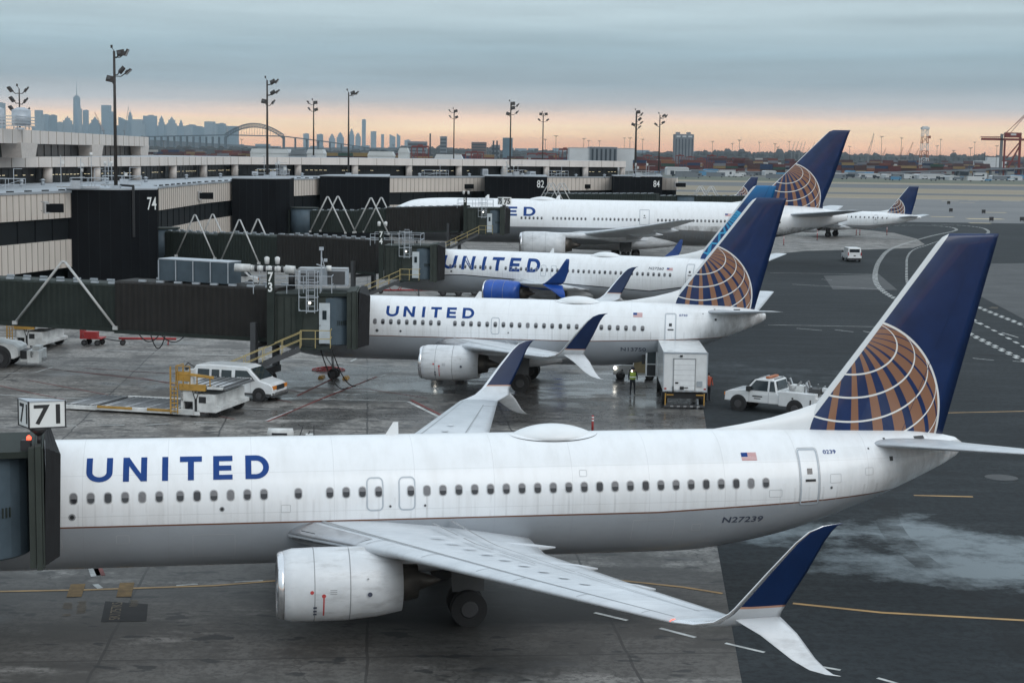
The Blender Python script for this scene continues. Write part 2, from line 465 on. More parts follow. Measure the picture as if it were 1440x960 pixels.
class Craft:
    def __init__(s, tab, ws=1.0): s.tab = tab
    def F(s, x): return cr(s.tab, x)
    def S(s, x, z, off=.006, sgn=-1):
        zt, zb, w, zm = s.F(x)
        k = (zt - zm) if z >= zm else (zm - zb)
        q = max(-1, min(1, (z - zm) / max(k, .01))); c = math.sqrt(max(0, 1 - q * q))
        return (x, sgn * (w * c + off * c), z + off * q)
    def fuselage(s, mat, n=56, step=.45):
        L = s.tab[-1][0]; b0 = s.tab[0][0]
        xs = [b0 + v for v in (0, .04, .12, .22, .35, .55, .8, 1.1)]
        x = b0 + 1.5
        while x < L: xs.append(x); x += step
        xs.append(L)
        rings = []
        for x in xs:
            zt, zb, w, zm = s.F(x); r = []
            for i in range(n):
                t = 2 * PI * i / n; sn = math.sin(t)
                r.append((x, w * math.cos(t), zm + sn * ((zt - zm) if sn >= 0 else (zm - zb))))
            rings.append(r)
        return MB(mat).loft(rings, mat)
    def patch(s, mb, quads, m, off=.008, sgn=-1, cell=.12):
        """quads in (x, z) laid on the skin, cut fine enough to follow the curve"""
        for q in quads:
            a, b, c, d = q
            nz = max(1, int(max(abs(a[1] - d[1]), abs(b[1] - c[1]), abs(a[1] - b[1])) / cell) + 1); nx = 1
            if abs(a[0] - b[0]) > 2: nx = int(abs(a[0] - b[0]) / .5)
            V = []
            for j in range(nz + 1):
                for i in range(nx + 1):
                    u, v = i / nx, j / nz
                    px = (a[0] * (1 - u) + b[0] * u) * (1 - v) + (d[0] * (1 - u) + c[0] * u) * v
                    pz = (a[1] * (1 - u) + b[1] * u) * (1 - v) + (d[1] * (1 - u) + c[1] * u) * v
                    V.append(s.S(px, pz, off, sgn))
            mb.add(V, [(j * (nx + 1) + i, j * (nx + 1) + i + 1, (j + 1) * (nx + 1) + i + 1, (j + 1) * (nx + 1) + i) for j in range(nz) for i in range(nx)], m)
        return mb
    def outline(s, mb, x0, x1, z0, z1, w, m, r=.12, off=.01, slant=0):
        """rounded rectangle frame on the skin"""
        pts = []
        for cx, cz, a0 in ((x1 - r, z1 - r, 0), (x0 + r, z1 - r, 90), (x0 + r, z0 + r, 180), (x1 - r, z0 + r, 270)):
            for k in range(5):
                a = math.radians(a0 + 22.5 * k); pts.append((cx + r * math.cos(a), cz + r * math.sin(a), math.cos(a), math.sin(a)))
        full = []
        for i, p in enumerate(pts):
            q = pts[(i + 1) % len(pts)]; d = math.hypot(q[0] - p[0], q[1] - p[1]); k = max(1, int(d / .15))
            for j in range(k): full.append(tuple(p[e] + (q[e] - p[e]) * j / k for e in range(4)))
        n = len(full); V = []
        for px, pz, a, b in full:
            V.append(s.S(px, pz, off)); V.append(s.S(px - a * w, pz - b * w, off))
        return mb.add(V, [(2 * i, 2 * ((i + 1) % n), 2 * ((i + 1) % n) + 1, 2 * i + 1) for i in range(n)], m)
    def text(s, mb, txt, x0, z0, h, m, width, slope=0, slant=0):
        v, f = text_verts(txt, h, 1.05, .012 * h * 2)
        w = max(p[0] for p in v); k = width / w
        return mb.add([s.S(x0 + p[0] * k + slant * p[1], z0 + p[1] + slope * p[0] * k, .01) for p in v], f, m)

def arc_quads(cx, cy, rx0, ry0, rx1, ry1, a0, a1, n=8):
    out = []
    for i in range(n):
        a, b = math.radians(a0 + (a1 - a0) * i / n), math.radians(a0 + (a1 - a0) * (i + 1) / n)
        out.append(((cx + rx0 * math.cos(a), cy + ry0 * math.sin(a)), (cx + rx1 * math.cos(a), cy + ry1 * math.sin(a)),
                    (cx + rx1 * math.cos(b), cy + ry1 * math.sin(b)), (cx + rx0 * math.cos(b), cy + ry0 * math.sin(b))))
    return out
def rq(x0, x1, y0, y1): return [((x0, y0), (x1, y0), (x1, y1), (x0, y1))]
def title_quads(ch, w, t, tv):
    """wide grotesque capitals in a w x 1 cell: t = upright stroke, tv = level stroke"""
    if ch == 'U': return rq(0, t, .42, 1) + rq(w - t, w, .42, 1) + arc_quads(w / 2, .42, w / 2 - t, .42 - tv, w / 2, .42, 180, 360, 12)
    if ch == 'N': return rq(0, t, 0, 1) + rq(w - t, w, 0, 1) + [((t, .66), (t, 1), (w - t, .34), (w - t, 0))]
    if ch == 'I': return rq(0, w, 0, 1)
    if ch == 'T': return rq(0, w, 1 - tv, 1) + rq(w / 2 - t / 2, w / 2 + t / 2, 0, 1 - tv)
    if ch == 'E': return rq(0, t, 0, 1) + rq(t, w, 1 - tv, 1) + rq(t, w * .94, .5 - tv / 2, .5 + tv / 2) + rq(t, w, 0, tv)
    if ch == 'D': return rq(0, t, 0, 1) + rq(t, w * .45, 1 - tv, 1) + rq(t, w * .45, 0, tv) + arc_quads(w * .45, .5, w * .55 - t, .5 - tv, w * .55, .5, -90, 90, 12)
    return []

def make_aircraft(name, sp, pos, yaw, label, group=None):
    P = empty(name, (pos[0], pos[1], 0), yaw, label=label, cat='airliner', group=group)
    c = Craft(sp['tab']); k = sp.get('k', 1.0)
    c.fuselage(sp['skin']).build('fuselage', P)
    # ---- wings
    for side in (-1, 1):
        o = loft_sections(sp['wing'], side, M['wing'])
        # panel gaps on the upper skin
        W = sp['wing']
        def wp(y, t, up=1, off=.004):
            for a, b in zip(W, W[1:]):
                if a[1] <= y <= b[1]: break
            u = (y - a[1]) / max(1e-6, b[1] - a[1]); L = [a[i] + (b[i] - a[i]) * u for i in range(5)]
            return (L[0] + t * L[3], side * y, L[2] + up * (af(t) * L[4] * L[3] + off))
        if sp.get('detail', 1):
            ys = [W[0][1] + .3 + (W[-1][1] - W[0][1] - .5) * i / 24 for i in range(25)]
            def line(y0, t0, y1, t1, w=.03, m=M['seam']):
                n = 14; V = []
                for i in range(n + 1):
                    y = y0 + (y1 - y0) * i / n; t = t0 + (t1 - t0) * i / n
                    if abs(y1 - y0) > abs(t1 - t0) * 2: dt = w / 2.2 * .5; V += [wp(y, t - dt), wp(y, t + dt)]
                    else: V += [wp(y - w / 2, t), wp(y + w / 2, t)]
                o.add(V, [(2 * i, 2 * i + 1, 2 * i + 3, 2 * i + 2) for i in range(n)], m)
            yt = W[-1][1]; y0 = W[1][1]
            line(y0, .13, yt - .3, .15); line(y0, .66, yt * .62, .68); line(yt * .62, .70, yt - .9, .70)
            for f in (.2, .36, .52, .62, .78, .93): line(y0 + (yt - y0) * f, .02, y0 + (yt - y0) * f, .13, .02)
            for f in (.22, .36, .50, .62, .93): line(y0 + (yt - y0) * f, .68, y0 + (yt - y0) * f, .98, .03)
            for f in (.05, .21, .36): line(y0 + (yt - y0) * f, .55, y0 + (yt - y0) * (f + .13), .55, .03)
            for i in range(9):
                f = .20 + i * .062; y = y0 + (yt - y0) * f; V = []
                for q in range(12): a = 2 * PI * q / 12; V.append(wp(y + .13 * math.cos(a) * k, .42 + .045 * math.sin(a)))
                o.add(V, [tuple(range(12))], M['patch'])
        w = o.build('wing', P)
        if sp.get('detail', 1):
            V = []; yy = [W[0][1] + (W[2][1] * .78 - W[0][1]) * i / 8 for i in range(9)]; ts = (.09, .05, .02, .006, 0)
            rr = [[wp(y, t, 1, .008) for t in ts] + [wp(y, t, -1, .008) for t in ts[::-1][1:]] for y in yy]
            MB(M['lip2']).loft(rr, M['lip2'], cap=False, close=False).build('leading_edge', w)
            ll = MB(); cc = [wp(W[0][1] + 2.1 * k, t, u, .015) for t, u in ((.03, 1), (.004, 1), (.004, -1))]
            p1, p2 = wp(W[0][1] + 1.9 * k, .015, 1, .02), wp(W[0][1] + 2.5 * k, .015, 1, .02)
            p3, p4 = wp(W[0][1] + 2.5 * k, .004, -1, .02), wp(W[0][1] + 1.9 * k, .004, -1, .02)
            ll.add([p1, p2, p3, p4], [(0, 1, 2, 3)], M['glass']).build('landing_light', w)
        for y in sp['tracks']:
            L = [wp(y, .45, -1), wp(y, 1.0, -1)]; x0, x1 = L[0][0], L[1][0] + .55 * k; zz = (L[0][2] + L[1][2]) / 2
            prof = [(0, .02), (.25, .13), (.7, .2), (1.3, .2), (1.9, .12), (2.4, .02)]; q = (x1 - x0) / 2.4
            MB(M['wing']).revolve([(a * q, r * k) for a, r in prof], (x0, side * y, zz - .12 * k), 10, M['wing'], scl=(.7, 1.2)).build('flap_track_fairing', w)
        if 'winglet' in sp:
            wl = sp['winglet']; ob = MB(); rings = [section(*q, side=side) for q in wl['up']]
            for i in range(len(rings) - 1):
                n = len(rings[0]); mm = wl['mats'][i]
                V = rings[i] + rings[i + 1]
                for j in range(n):
                    led = j < 4 or j >= n - 4
                    mq = M['lip'] if (led and wl.get('led', 1)) else mm
                    ob.add([V[j], V[(j + 1) % n], V[n + (j + 1) % n], V[n + j]], [(0, 1, 2, 3)], mq, True)
            ob.add(rings[-1], [tuple(range(len(rings[-1])))], wl['mats'][-1])
            g = ob.build('winglet', P)
            lo = MB(wl['lowmat']).loft([section(*q, side=side) for q in wl['low']], wl['lowmat']); lo.build('lower_blade', g)
        # navigation light
        yt, zt_, xt = W[-1][1], W[-1][2], W[-1][0]
        if side == -1 and sp.get('navlight'): MB(M['lamp_r']).revolve([(-.07, .01), (0, .05), (.12, .05), (.2, .01)], (xt + .02, side * (yt - .1), zt_ + .0), 8, M['lamp_r']).build('navigation_light', w)
        # ---- engine
        ex, ey, ez, er, el = sp['engine']; r = er; nm = sp.get('nacelle', M['nacelle'])
        s_ = el / 3.65
        prof = [(.95 * s_, r * .74), (.2 * s_, r * .76), (.07 * s_, r * .80)]
        n_ = MB(nm).revolve([(.10 * s_, r * .905), (.45 * s_, r * .985), (1.1 * s_, r * 1.0), (2.0 * s_, r * 1.0), (2.9 * s_, r * .93), (3.65 * s_, r * .80), (3.62 * s_, r * .77), (2.6 * s_, r * .7)], (ex, side * ey, ez), 40, nm)
        for q in (1.05, 2.08):
            n_.revolve([(q * s_, r * 1.003), (q * s_ + .012, r * 1.004), (q * s_ + .024, r * 1.003)], (ex, side * ey, ez), 40, M['seam'])
        g = n_.build('nacelle', P)
        MB(M['lip']).revolve([(.95 * s_, r * .74), (.25 * s_, r * .75), (.07 * s_, r * .79), (.0, r * .845), (.03 * s_, r * .885), (.11 * s_, r * .915), (.2 * s_, r * .935)], (ex, side * ey, ez), 40, M['lip']).build('intake_lip', g)
        fan = MB(M['black'])
        fan.revolve([(.9 * s_, r * .76), (.92 * s_, .02)], (ex, side * ey, ez), 40, M['black'])
        for b in range(24):
            a = 2 * PI * b / 24; d = Vector((0, math.cos(a), math.sin(a))); tq = Vector((.12, -math.sin(a) * .1, math.cos(a) * .1))
            p0 = Vector((ex + .8 * s_, side * ey, ez)) + d * r * .2; p1 = Vector((ex + .72 * s_, side * ey, ez)) + d * r * .73
            fan.add([p0, p1, p1 + tq, p0 + tq], [(0, 1, 2, 3)], M['hot'])
        fan.build('fan', g)
        MB(M['hot']).revolve([(3.0 * s_, r * .62), (3.6 * s_, r * .58), (4.15 * s_, r * .47), (4.1 * s_, r * .40), (4.1 * s_, r * .30), (4.5 * s_, r * .17), (4.85 * s_, r * .03)], (ex, side * ey, ez), 24, M['hot']).build('exhaust', g)
        # stencils on the near cowling
        if side == -1 and sp.get('stencil'):
            sb = MB()
            def onn(dx, th, off=.006):
                rr = (r * 1.0 if dx > .5 else r * .98) + off; a = math.radians(th)
                return Vector((ex + dx, -ey - rr * math.cos(a), ez + rr * math.sin(a)))
            def disc(dx, th, rad, m):
                cpt = onn(dx, th); a = math.radians(th); up = Vector((0, math.sin(a), math.cos(a)))
                sb.add([cpt + Vector((rad * math.cos(2 * PI * i / 14), 0, 0)) + up * rad * math.sin(2 * PI * i / 14) for i in range(14)], [tuple(range(14))], m)
            disc(.98, 2, .055, M['flag_red']); disc(1.32, -4, .06, M['flag_red']); disc(2.65, -4, .07, M['ribbon']); disc(2.6, 20, .03, M['seam'])
            for i in range(7): a0, a1 = -7 - i * 5, -12 - i * 5; sb.add([onn(1.30, a0), onn(1.34, a0), onn(1.34, a1), onn(1.30, a1)], [(0, 1, 2, 3)], M['flag_red'])
            for i in range(3): sb.add([onn(1.02, -22 - i * 7), onn(1.12, -22 - i * 7), onn(1.12, -26 - i * 7), onn(1.02, -26 - i * 7)], [(0, 1, 2, 3)], M['ribbon'])
            for i in range(3): sb.add([onn(1.5, 5 - i * 3), onn(1.7, 5 - i * 3), onn(1.7, 4 - i * 3), onn(1.5, 4 - i * 3)], [(0, 1, 2, 3)], M['seam'])
            sb.build('stencil', g)
        # pylon
        wz = wp(ey, .05, 0)[2]; wx = wp(ey, 0, 0)[0]
        py = []
        for x_, hw in ((ex + .75 * s_, .02), (ex + 1.3 * s_, .16), (ex + 2.3 * s_, .24), (ex + 3.6 * s_, .26), (wx + 2.4 * k, .2), (wx + 3.6 * k, .05)):
            top = ez + r * .98 + (wz + .06 - ez - r * .98) * min(1, max(0, (x_ - ex - .75 * s_) / (wx + .4 * k - ex - .75 * s_))); bot = ez + r * .55 if x_ < ex + 3.7 * s_ else wz - .5 * k
            hw *= k
            py.append([(x_, side * ey - hw, bot), (x_, side * ey - hw, top - hw * .6), (x_, side * ey - hw * .4, top), (x_, side * ey + hw * .4, top), (x_, side * ey + hw, top - hw * .6), (x_, side * ey + hw, bot)])
        MB(nm).loft(py, nm).build('pylon', P)
        # ---- tailplane
        t_ = MB(M['wing']); t_.loft([section(*q, side=side) for q in sp['stab']], M['wing'])
        t_.build('tailplane', P)
        # ---- main gear
        gx, gy, gr, gw = sp['gear']
        st = MB(M['steel']).cyl((gx, side * gy, gr), (gx - .1, side * gy, sp['bellyz'] + .9 * k), .12 * k, n=10).bar((gx, side * gy, gr + .3), (gx, side * (gy - 1.2 * k), sp['bellyz'] + .5 * k), .1 * k).bar((gx + .6 * k, side * gy, sp['bellyz'] + .7), (gx, side * gy, gr + .3), .06)
        gg = st.build('main_gear', P)
        for ax in sp.get('axles', (0,)):
            for dy in (-gw, gw):
                wh = MB(M['rubber']).cyl((gx + ax, side * gy + dy - gr * .33, gr), (gx + ax, side * gy + dy + gr * .33, gr), gr, n=28)
                for sgn in (-1, 1): wh.cyl((gx + ax, side * gy + dy + sgn * gr * .33, gr), (gx + ax, side * gy + dy + sgn * (gr * .36), gr), gr * .5, gr * .42, n=20, m=M['hub'])
                wh.build('wheel', gg)
        MB(M['darkgrey']).add([(gx - .5 * k, side * (gy + .32 * k), gr + .5 * k), (gx + .5 * k, side * (gy + .32 * k), gr + .5 * k), (gx + .55 * k, side * (gy + .1), sp['bellyz'] + 1.1 * k), (gx - .55 * k, side * (gy + .1), sp['bellyz'] + 1.1 * k)], [(0, 1, 2, 3)]).build('gear_door', gg)  # door coloured dark grey to stand in for the shadow under the wing
    nx, nr = sp['nosegear']
    gg = MB(M['steel']).cyl((nx, 0, nr), (nx - .15, 0, sp['bellyz'] + .5), .08 * k, n=10).bar((nx, 0, nr + .3), (nx - .7, 0, sp['bellyz'] + .3), .06).build('nose_gear', P)
    for dy in (-.24 * k, .24 * k):
        wh = MB(M['rubber']).cyl((nx, dy - .1 * k, nr), (nx, dy + .1 * k, nr), nr, n=24)
        for sgn in (-1, 1): wh.cyl((nx, dy + sgn * .1 * k, nr), (nx, dy + sgn * .12 * k, nr), nr * .55, nr * .4, n=16, m=M['hub'])
        wh.build('wheel', gg)
    # ---- belly fairing
    bf = sp['fairing']; rings = []
    for f_ in [0, .02, .06, .14, .28, .5, .7, .84, .93, .98, 1.0]:
        x_ = bf[0] + (bf[1] - bf[0]) * f_; q = math.sin(PI * (f_ ** .75)) ** .45 if 0 < f_ < 1 else .0
        q = max(q, .05); r_ = []
        for i in range(28):
            t = 2 * PI * i / 28; a, b = math.cos(t), math.sin(t)
            a = math.copysign(abs(a) ** .7, a); b = math.copysign(abs(b) ** .7, b)
            r_.append((x_, a * bf[2] * q, bf[3] + b * bf[4] * q))
        rings.append(r_)
    MB(M['nacelle']).loft(rings, M['nacelle']).build('belly_fairing', P)
    # ---- fin
    fz = sp['fin']
    rings = []
    for (z_, xl, ch, tcx) in fz:
        ring = []
        for t in AF: ring.append((xl + t * ch, -af(t) * tcx * ch, z_))
        for t in AF[::-1][1:-1]: ring.append((xl + t * ch, af(t) * tcx * ch, z_))
        rings.append(ring)
    fo = MB(sp['finmat']).loft(rings, sp['finmat']).build('fin', P)
    rb = MB(M['seam'])   # rudder gap
    for (a, b) in zip(fz, fz[1:]):
        for sg in (-1, 1):
            pp = []
            for (z_, xl, ch, tcx) in (a, b):
                for t in (.70, .70 + .02 / ch): pp.append((xl + t * ch, sg * (af(t) * tcx * ch + .004), z_))
            rb.add(pp, [(0, 1, 3, 2)], M['navy'])
    rb.build('rudder_gap', fo)
    d = sp['dorsal']
    rings = []
    for x_, z_, hw in d: rings.append([(x_, -hw, c.F(x_)[0] - .25), (x_, -hw * .75, (z_ + c.F(x_)[0]) / 2), (x_, -hw * .15, z_), (x_, hw * .15, z_), (x_, hw * .75, (z_ + c.F(x_)[0]) / 2), (x_, hw, c.F(x_)[0] - .25)])
    MB(M['finwhite']).loft(rings, M['finwhite']).build('dorsal_fin', P)
    # ---- roof radome and aerials
    for x0, x1, hh, hw in sp['domes']:
        rings = []
        for i in range(15):
            f_ = i / 14; q = max(.03, math.sin(PI * f_) ** .62); x_ = x0 + (x1 - x0) * f_; zt = c.F(x_)[0]
            rings.append([(x_, math.cos(2 * PI * j / 20) * hw * q, zt - .16 + (hh + .16) * q * max(0, math.sin(2 * PI * j / 20)) - (0 if math.sin(2 * PI * j / 20) >= 0 else .02)) for j in range(20)])
        dm = MB(M['finwhite']).loft(rings, M['finwhite'])
        # dark seal where the dome meets the roof
        V = []
        for i in range(41):
            a = PI * i / 40; xx = (x0 + x1) / 2 - (x1 - x0) / 2 * 1.01 * math.cos(a); 
            q = max(.0, math.sin(a)) ** .62; 
            for e in (0, .045):
                yy = (hw * .985 + e) * q; zt, zb, w, zm = c.F(xx); th = math.asin(min(1, yy / w)); V.append((xx, -w * math.sin(th) * 1.004, zm + (zt - zm) * math.cos(th) + .008))
        dm.add(V, [(2 * i, 2 * i + 1, 2 * i + 3, 2 * i + 2) for i in range(40)], M['black'])
        dm.build('radome', P)
    for x_, h_ in sp['aerials']:
        zt = c.F(x_)[0]
        MB(M['finwhite']).loft([[(x_, 0, zt - .02), (x_ + .22 * k, -.03, zt - .02), (x_ + .45 * k, 0, zt - .02), (x_ + .22 * k, .03, zt - .02)], [(x_ + .28 * k, 0, zt + h_), (x_ + .36 * k, -.012, zt + h_), (x_ + .44 * k, 0, zt + h_), (x_ + .36 * k, .012, zt + h_)]], M['finwhite'], smooth=False).build('blade_aerial', P)
    # ---- cabin windows: three kinds of blind, meshes shared
    ww, wh, wz = sp['win']; kinds = []
    for kk, sh in enumerate((.45, .55, 1.0, .12)):
        mb = MB(); x0r = 14.0
        pts = []
        r_ = ww * .42
        for cx, cz, a0 in ((ww / 2 - r_, wh / 2 - r_, 0), (-ww / 2 + r_, wh / 2 - r_, 90), (-ww / 2 + r_, -wh / 2 + r_, 180), (ww / 2 - r_, -wh / 2 + r_, 270)):
            for q in range(4): a = math.radians(a0 + 30 * q); pts.append((cx + r_ * math.cos(a), cz + r_ * math.sin(a)))
        def SS(dx, dz, off): p = c.S(x0r, wz + dz, off); return (dx, p[1], p[2])
        n = len(pts)
        mb.add([SS(a, b, .010) for a, b in pts] + [SS(a * .80, b * .84, .013) for a, b in pts], [(i, (i + 1) % n, n + (i + 1) % n, n + i) for i in range(n)], M['rim'])
        mb.add([SS(a * .80, b * .84, .006) for a, b in pts], [tuple(range(n))], M['pane'])
        if sh > 0:
            zc = wh * .42 - wh * .84 * sh
            up = [(a * .80, b * .84) for a, b in pts]; up = [(a, max(b, zc)) for a, b in up]
            mb.add([SS(a, b, .009) for a, b in up], [tuple(range(n))], M['shade'])
        if kk == 0: w0 = mb.build('window', P); me0 = w0
        else: w0 = mb.build('window', P)
        kinds.append(w0)
    rnd = random.Random(sp.get('seed', 3)); used = [0] * 4
    for x_ in sp['windows']:
        kk = rnd.choices((0, 1, 2, 3), sp.get('blinds', (9, 4, .9, 1)))[0]
        o = kinds[kk] if not used[kk] else kinds[kk].copy()
        if used[kk]: COL.objects.link(o); o.parent = P
        used[kk] = 1
        a, b = c.S(x_, wz, 0)[1], c.S(14.0, wz, 0)[1]
        o.location = (x_, a - b, 0)
    for kk in range(4):
        if not used[kk]: bpy.data.objects.remove(kinds[kk])
    # ---- doors
    for (x0, x1, z0, z1, kind) in sp['doors']:
        mb = MB(); c.outline(mb, x0, x1, z0, z1, .045 * k, M['doorline'], .1 if kind == 'door' else .16)
        if kind == 'door': c.outline(mb, x0 - .03, x1 + .03, z0 - .03, z1 + .03, .012, M['seam'], .12, .006)
        dr = mb.build('exit' if kind != 'door' else 'door', P)
        if kind == 'door':
            h = MB(); zc = z0 + (z1 - z0) * .46; c.patch(h, rq((x0 + x1) / 2 - .16, (x0 + x1) / 2 + .2, zc - .04, zc + .04), M['black'], .014)
            h.build('handle', dr)
            h = MB(); c.patch(h, [((x0 + x1) / 2 + .1 * math.cos(a) , zc + .27 + .1 * math.sin(a)) for a in (.8, 2.4, 3.9, 5.5)][0:0] or rq((x0 + x1) / 2 - .09, (x0 + x1) / 2 + .09, zc + .2, zc + .38), M['pane'], .012); h.build('porthole', dr)
    # ---- lettering
    if 'title' in sp:
        x0, x1, z0, z1 = sp['title']; W_ = x1 - x0; H_ = z1 - z0
        lay = [('U', 0, .142), ('N', .198, .328), ('I', .410, .443), ('T', .507, .628), ('E', .690, .797), ('D', .868, 1.0)]
        mb = MB(M['letter'])
        for ch, a, b in lay:
            if 'show' in sp and ch not in sp['show']: continue
            w = (b - a) * W_; qs = title_quads(ch, w, .033 * W_, .215)
            c.patch(mb, [tuple((x0 + a * W_ + px, z0 + pz * H_) for px, pz in q) for q in qs], M['letter'], .009, cell=.07 * k)
        mb.build('title_lettering', P)
    for (xa, xb, za, zb_) in sp.get('hatches', []):
        mb = MB(); c.outline(mb, xa, xb, za, zb_, .014, M['hatchline'], .04, .006); mb.build('access_hatch', P)
    for (txt, x0, z0, h, w, m, sl) in sp.get('texts', []):
        mb = MB(); c.text(mb, txt, x0, z0, h, m, w, slant=sl); mb.build('registration', P)
    if 'flag' in sp:
        x0, x1, z0, z1 = sp['flag']; mb = MB()
        c.patch(mb, rq(x0, x1, z0, z1), M['flag_white'], .006, cell=.08)
        for i in range(0, 7): c.patch(mb, rq(x0, x1, z0 + (z1 - z0) * (2 * i) / 13, z0 + (z1 - z0) * (2 * i + 1) / 13), M['flag_red'], .009)
        c.patch(mb, rq(x0, x0 + (x1 - x0) * .42, z0 + (z1 - z0) * 6 / 13, z1), M['letter'], .012, cell=.08)
        mb.build('flag_marking', P)
    for (x_, z_, r_) in sp.get('ports', []):
        mb = MB(); c.patch(mb, arc_quads(x_, z_, 0, 0, r_, r_, 0, 360, 10), M['seam'], .009); c.patch(mb, arc_quads(x_, z_, 0, 0, r_ * .6, r_ * .6, 0, 360, 10), M['black'], .012)
        mb.build('service_port', P)
    for (xa, xb, za, zb_) in sp.get('plates', []):
        mb = MB(); c.patch(mb, rq(xa, xb, za, zb_), M['darkgrey'], .009); mb.build('seal_plate', P)
    # ---- cockpit glass
    mb = MB()
    for sg in (-1, 1):
        for q in sp['cockpit']:
            c.patch(mb, [q], M['glass'], .01, sg, .1)
    mb.build('cockpit_glass', P)
    return P

M['finwhite'] = simple('fin_root_white', (.76, .78, .79), .35, 0, .08, .8)

def spec737(short=0, **kw):
    wd, td = (3.05, 5.84) if short else (0, 0)
    sp = dict(
        tab=NOSE737 + tail737(td) if not short else NOSE737 + tail737(td),
        wing=[(13.4 - wd, 0.3, 2.6, 8.4, .13, 0, .05), (14.2 - wd, 1.9, 2.70, 7.6, .125, 0, .05), (16.85 - wd, 5.9, 3.02, 4.6, .11, 0, .035), (19.65 - wd, 11.4, 3.46, 3.0, .10, 0, .02), (22.25 - wd, 16.7, 3.93, 1.68, .095, 0)],
        tracks=(4.0, 8.2, 11.6),
        winglet=dict(up=[(22.25 - wd, 16.7, 3.93, 1.68, .095, 0), (22.6 - wd, 17.1, 3.98, 1.64, .09, .30), (23.0 - wd, 17.36, 4.1, 1.56, .085, .85), (23.3 - wd, 17.5, 4.32, 1.26, .08, 1.25), (23.42 - wd, 17.54, 4.45, 1.2, .075, 1.32), (23.46 - wd, 17.55, 4.50, 1.18, .075, 1.32), (24.1 - wd, 17.73, 5.3, .96, .075, 1.36), (24.7 - wd, 17.86, 6.0, .68, .07, 1.38), (24.98 - wd, 17.9, 6.25, .56, .06, 1.38), (25.3 - wd, 17.92, 6.38, .36, .05, 1.38), (25.72 - wd, 17.93, 6.44, .08, .04, 1.38)],
                     mats=[M['wing']] * 4 + [M['stripe_gold']] + [M['navy']] * 5 + [M['navy']],
                     low=[(23.4 - wd, 17.42, 4.2, 1.15, .06, -.75), (24.0 - wd, 17.7, 3.86, .88, .055, -.8), (24.65 - wd, 18.05, 3.36, .56, .05, -.8), (25.0 - wd, 18.22, 3.17, .40, .045, -.75), (25.35 - wd, 18.32, 3.08, .18, .04, -.5), (25.65 - wd, 18.38, 3.05, .05, .04, -.4)], lowmat=M['nacelle']),
        engine=(13.65 - wd, 4.83, 1.90, 1.08, 3.65),
        stab=[(33.3 - td, .3, 4.98, 3.5, .1, 0), (33.85 - td, 1.2, 5.06, 3.1, .09, 0), (36.9 - td, 7.1, 5.72, 1.15, .08, 0), (37.35 - td, 7.2, 5.74, .6, .05, 0)],
        gear=(19.6 - wd, 2.86, .56, .43), nosegear=(4.1, .34), bellyz=1.4,
        fairing=(13.9 - wd, 23.3 - wd, 1.99, 2.2, 1.12),
        fin=[(5.0, 31.1 - td, 5.45, .10), (5.4, 31.35 - td, 5.30, .10), (6.4, 32.05 - td, 4.86, .10), (9.2, 34.2 - td, 3.42, .10), (11.7, 36.05 - td, 2.2, .10), (11.95, 36.28 - td, 2.03, .09), (12.08, 36.55 - td, 1.8, .05)],
        dorsal=[(28.3 - td, 5.47, .05), (29.3 - td, 5.62, .12), (30.4 - td, 5.83, .17), (31.4 - td, 6.1, .2), (32.15 - td, 6.36, .16), (32.6 - td, 5.5, .12)],
        plates=[(34.1 - td, 34.18 - td, 4.98, 5.2), (34.15 - td, 34.28 - td, 4.52, 4.66), (35.3 - td, 35.7 - td, 5.12, 5.2), (33.4 - td, 33.46 - td, 4.9, 4.95)],
        finmat=None, domes=[(21.35 - wd, 24.3 - wd, .28, .78)], aerials=[(17.3 - wd if not short else 13.2, .42)],
        win=(.255, .355, 3.985), cockpit=[((2.05, 4.1), (2.75, 4.12), (2.85, 4.55), (2.35, 4.5)), ((2.82, 4.12), (3.35, 4.14), (3.4, 4.5), (2.95, 4.55))])
    sp.update(kw); return sp

# cheat lines
def line_globe(d, rise=.0):
    def f(m, x): return ((x - (26.0 - d)).mx(0.0) * .042) * 1.0 + 3.09
    return f
def line_wave(m, x):
    a = (x - 9.5).mx(0.0); b = (x - 27.5).mx(0.0); cfar = (9.5 - x).mx(0.0)
    return 3.2 - cfar * cfar * .022 - a * .042 + b * .2
def line_777(m, x): return 4.45 - (x - 38).mx(0.0) * .036

M['skin_a'] = paint_fuselage('skin_front_airliner', line_globe(0))
M['skin_b'] = paint_fuselage('skin_second_airliner', line_globe(5.84), a0w=6.65, tailx=31.0)
M['skin_c'] = paint_fuselage('skin_third_airliner', line_wave, linecol=(.02, .022, .03), lw=.09)
M['skin_d'] = paint_fuselage('skin_widebody', line_777, belly=(.17, .185, .20), linecol=(.2, .2, .21), lw=.1)
M['fin_a'] = paint_fin('fin_front_airliner', 33.15, 5.97, 3.25, 32.05 - 6.4 * .745, .752)
M['fin_b'] = paint_fin('fin_second_airliner', 33.15 - 5.84, 5.97, 3.25, 32.05 - 5.84 - 6.4 * .745, .752)
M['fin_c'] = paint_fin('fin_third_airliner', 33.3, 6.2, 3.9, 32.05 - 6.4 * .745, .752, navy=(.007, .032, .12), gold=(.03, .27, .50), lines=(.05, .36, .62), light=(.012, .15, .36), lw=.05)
M['fin_d'] = paint_fin('fin_widebody', 53.9, 9.0, 4.9, 49.7 - 8.3 * .985, .985)
M['fin_e'] = paint_fin('fin_regional', 25.1, 5.2, 2.5, 24.3 - 4.8 * .78, .78, lw=.05)

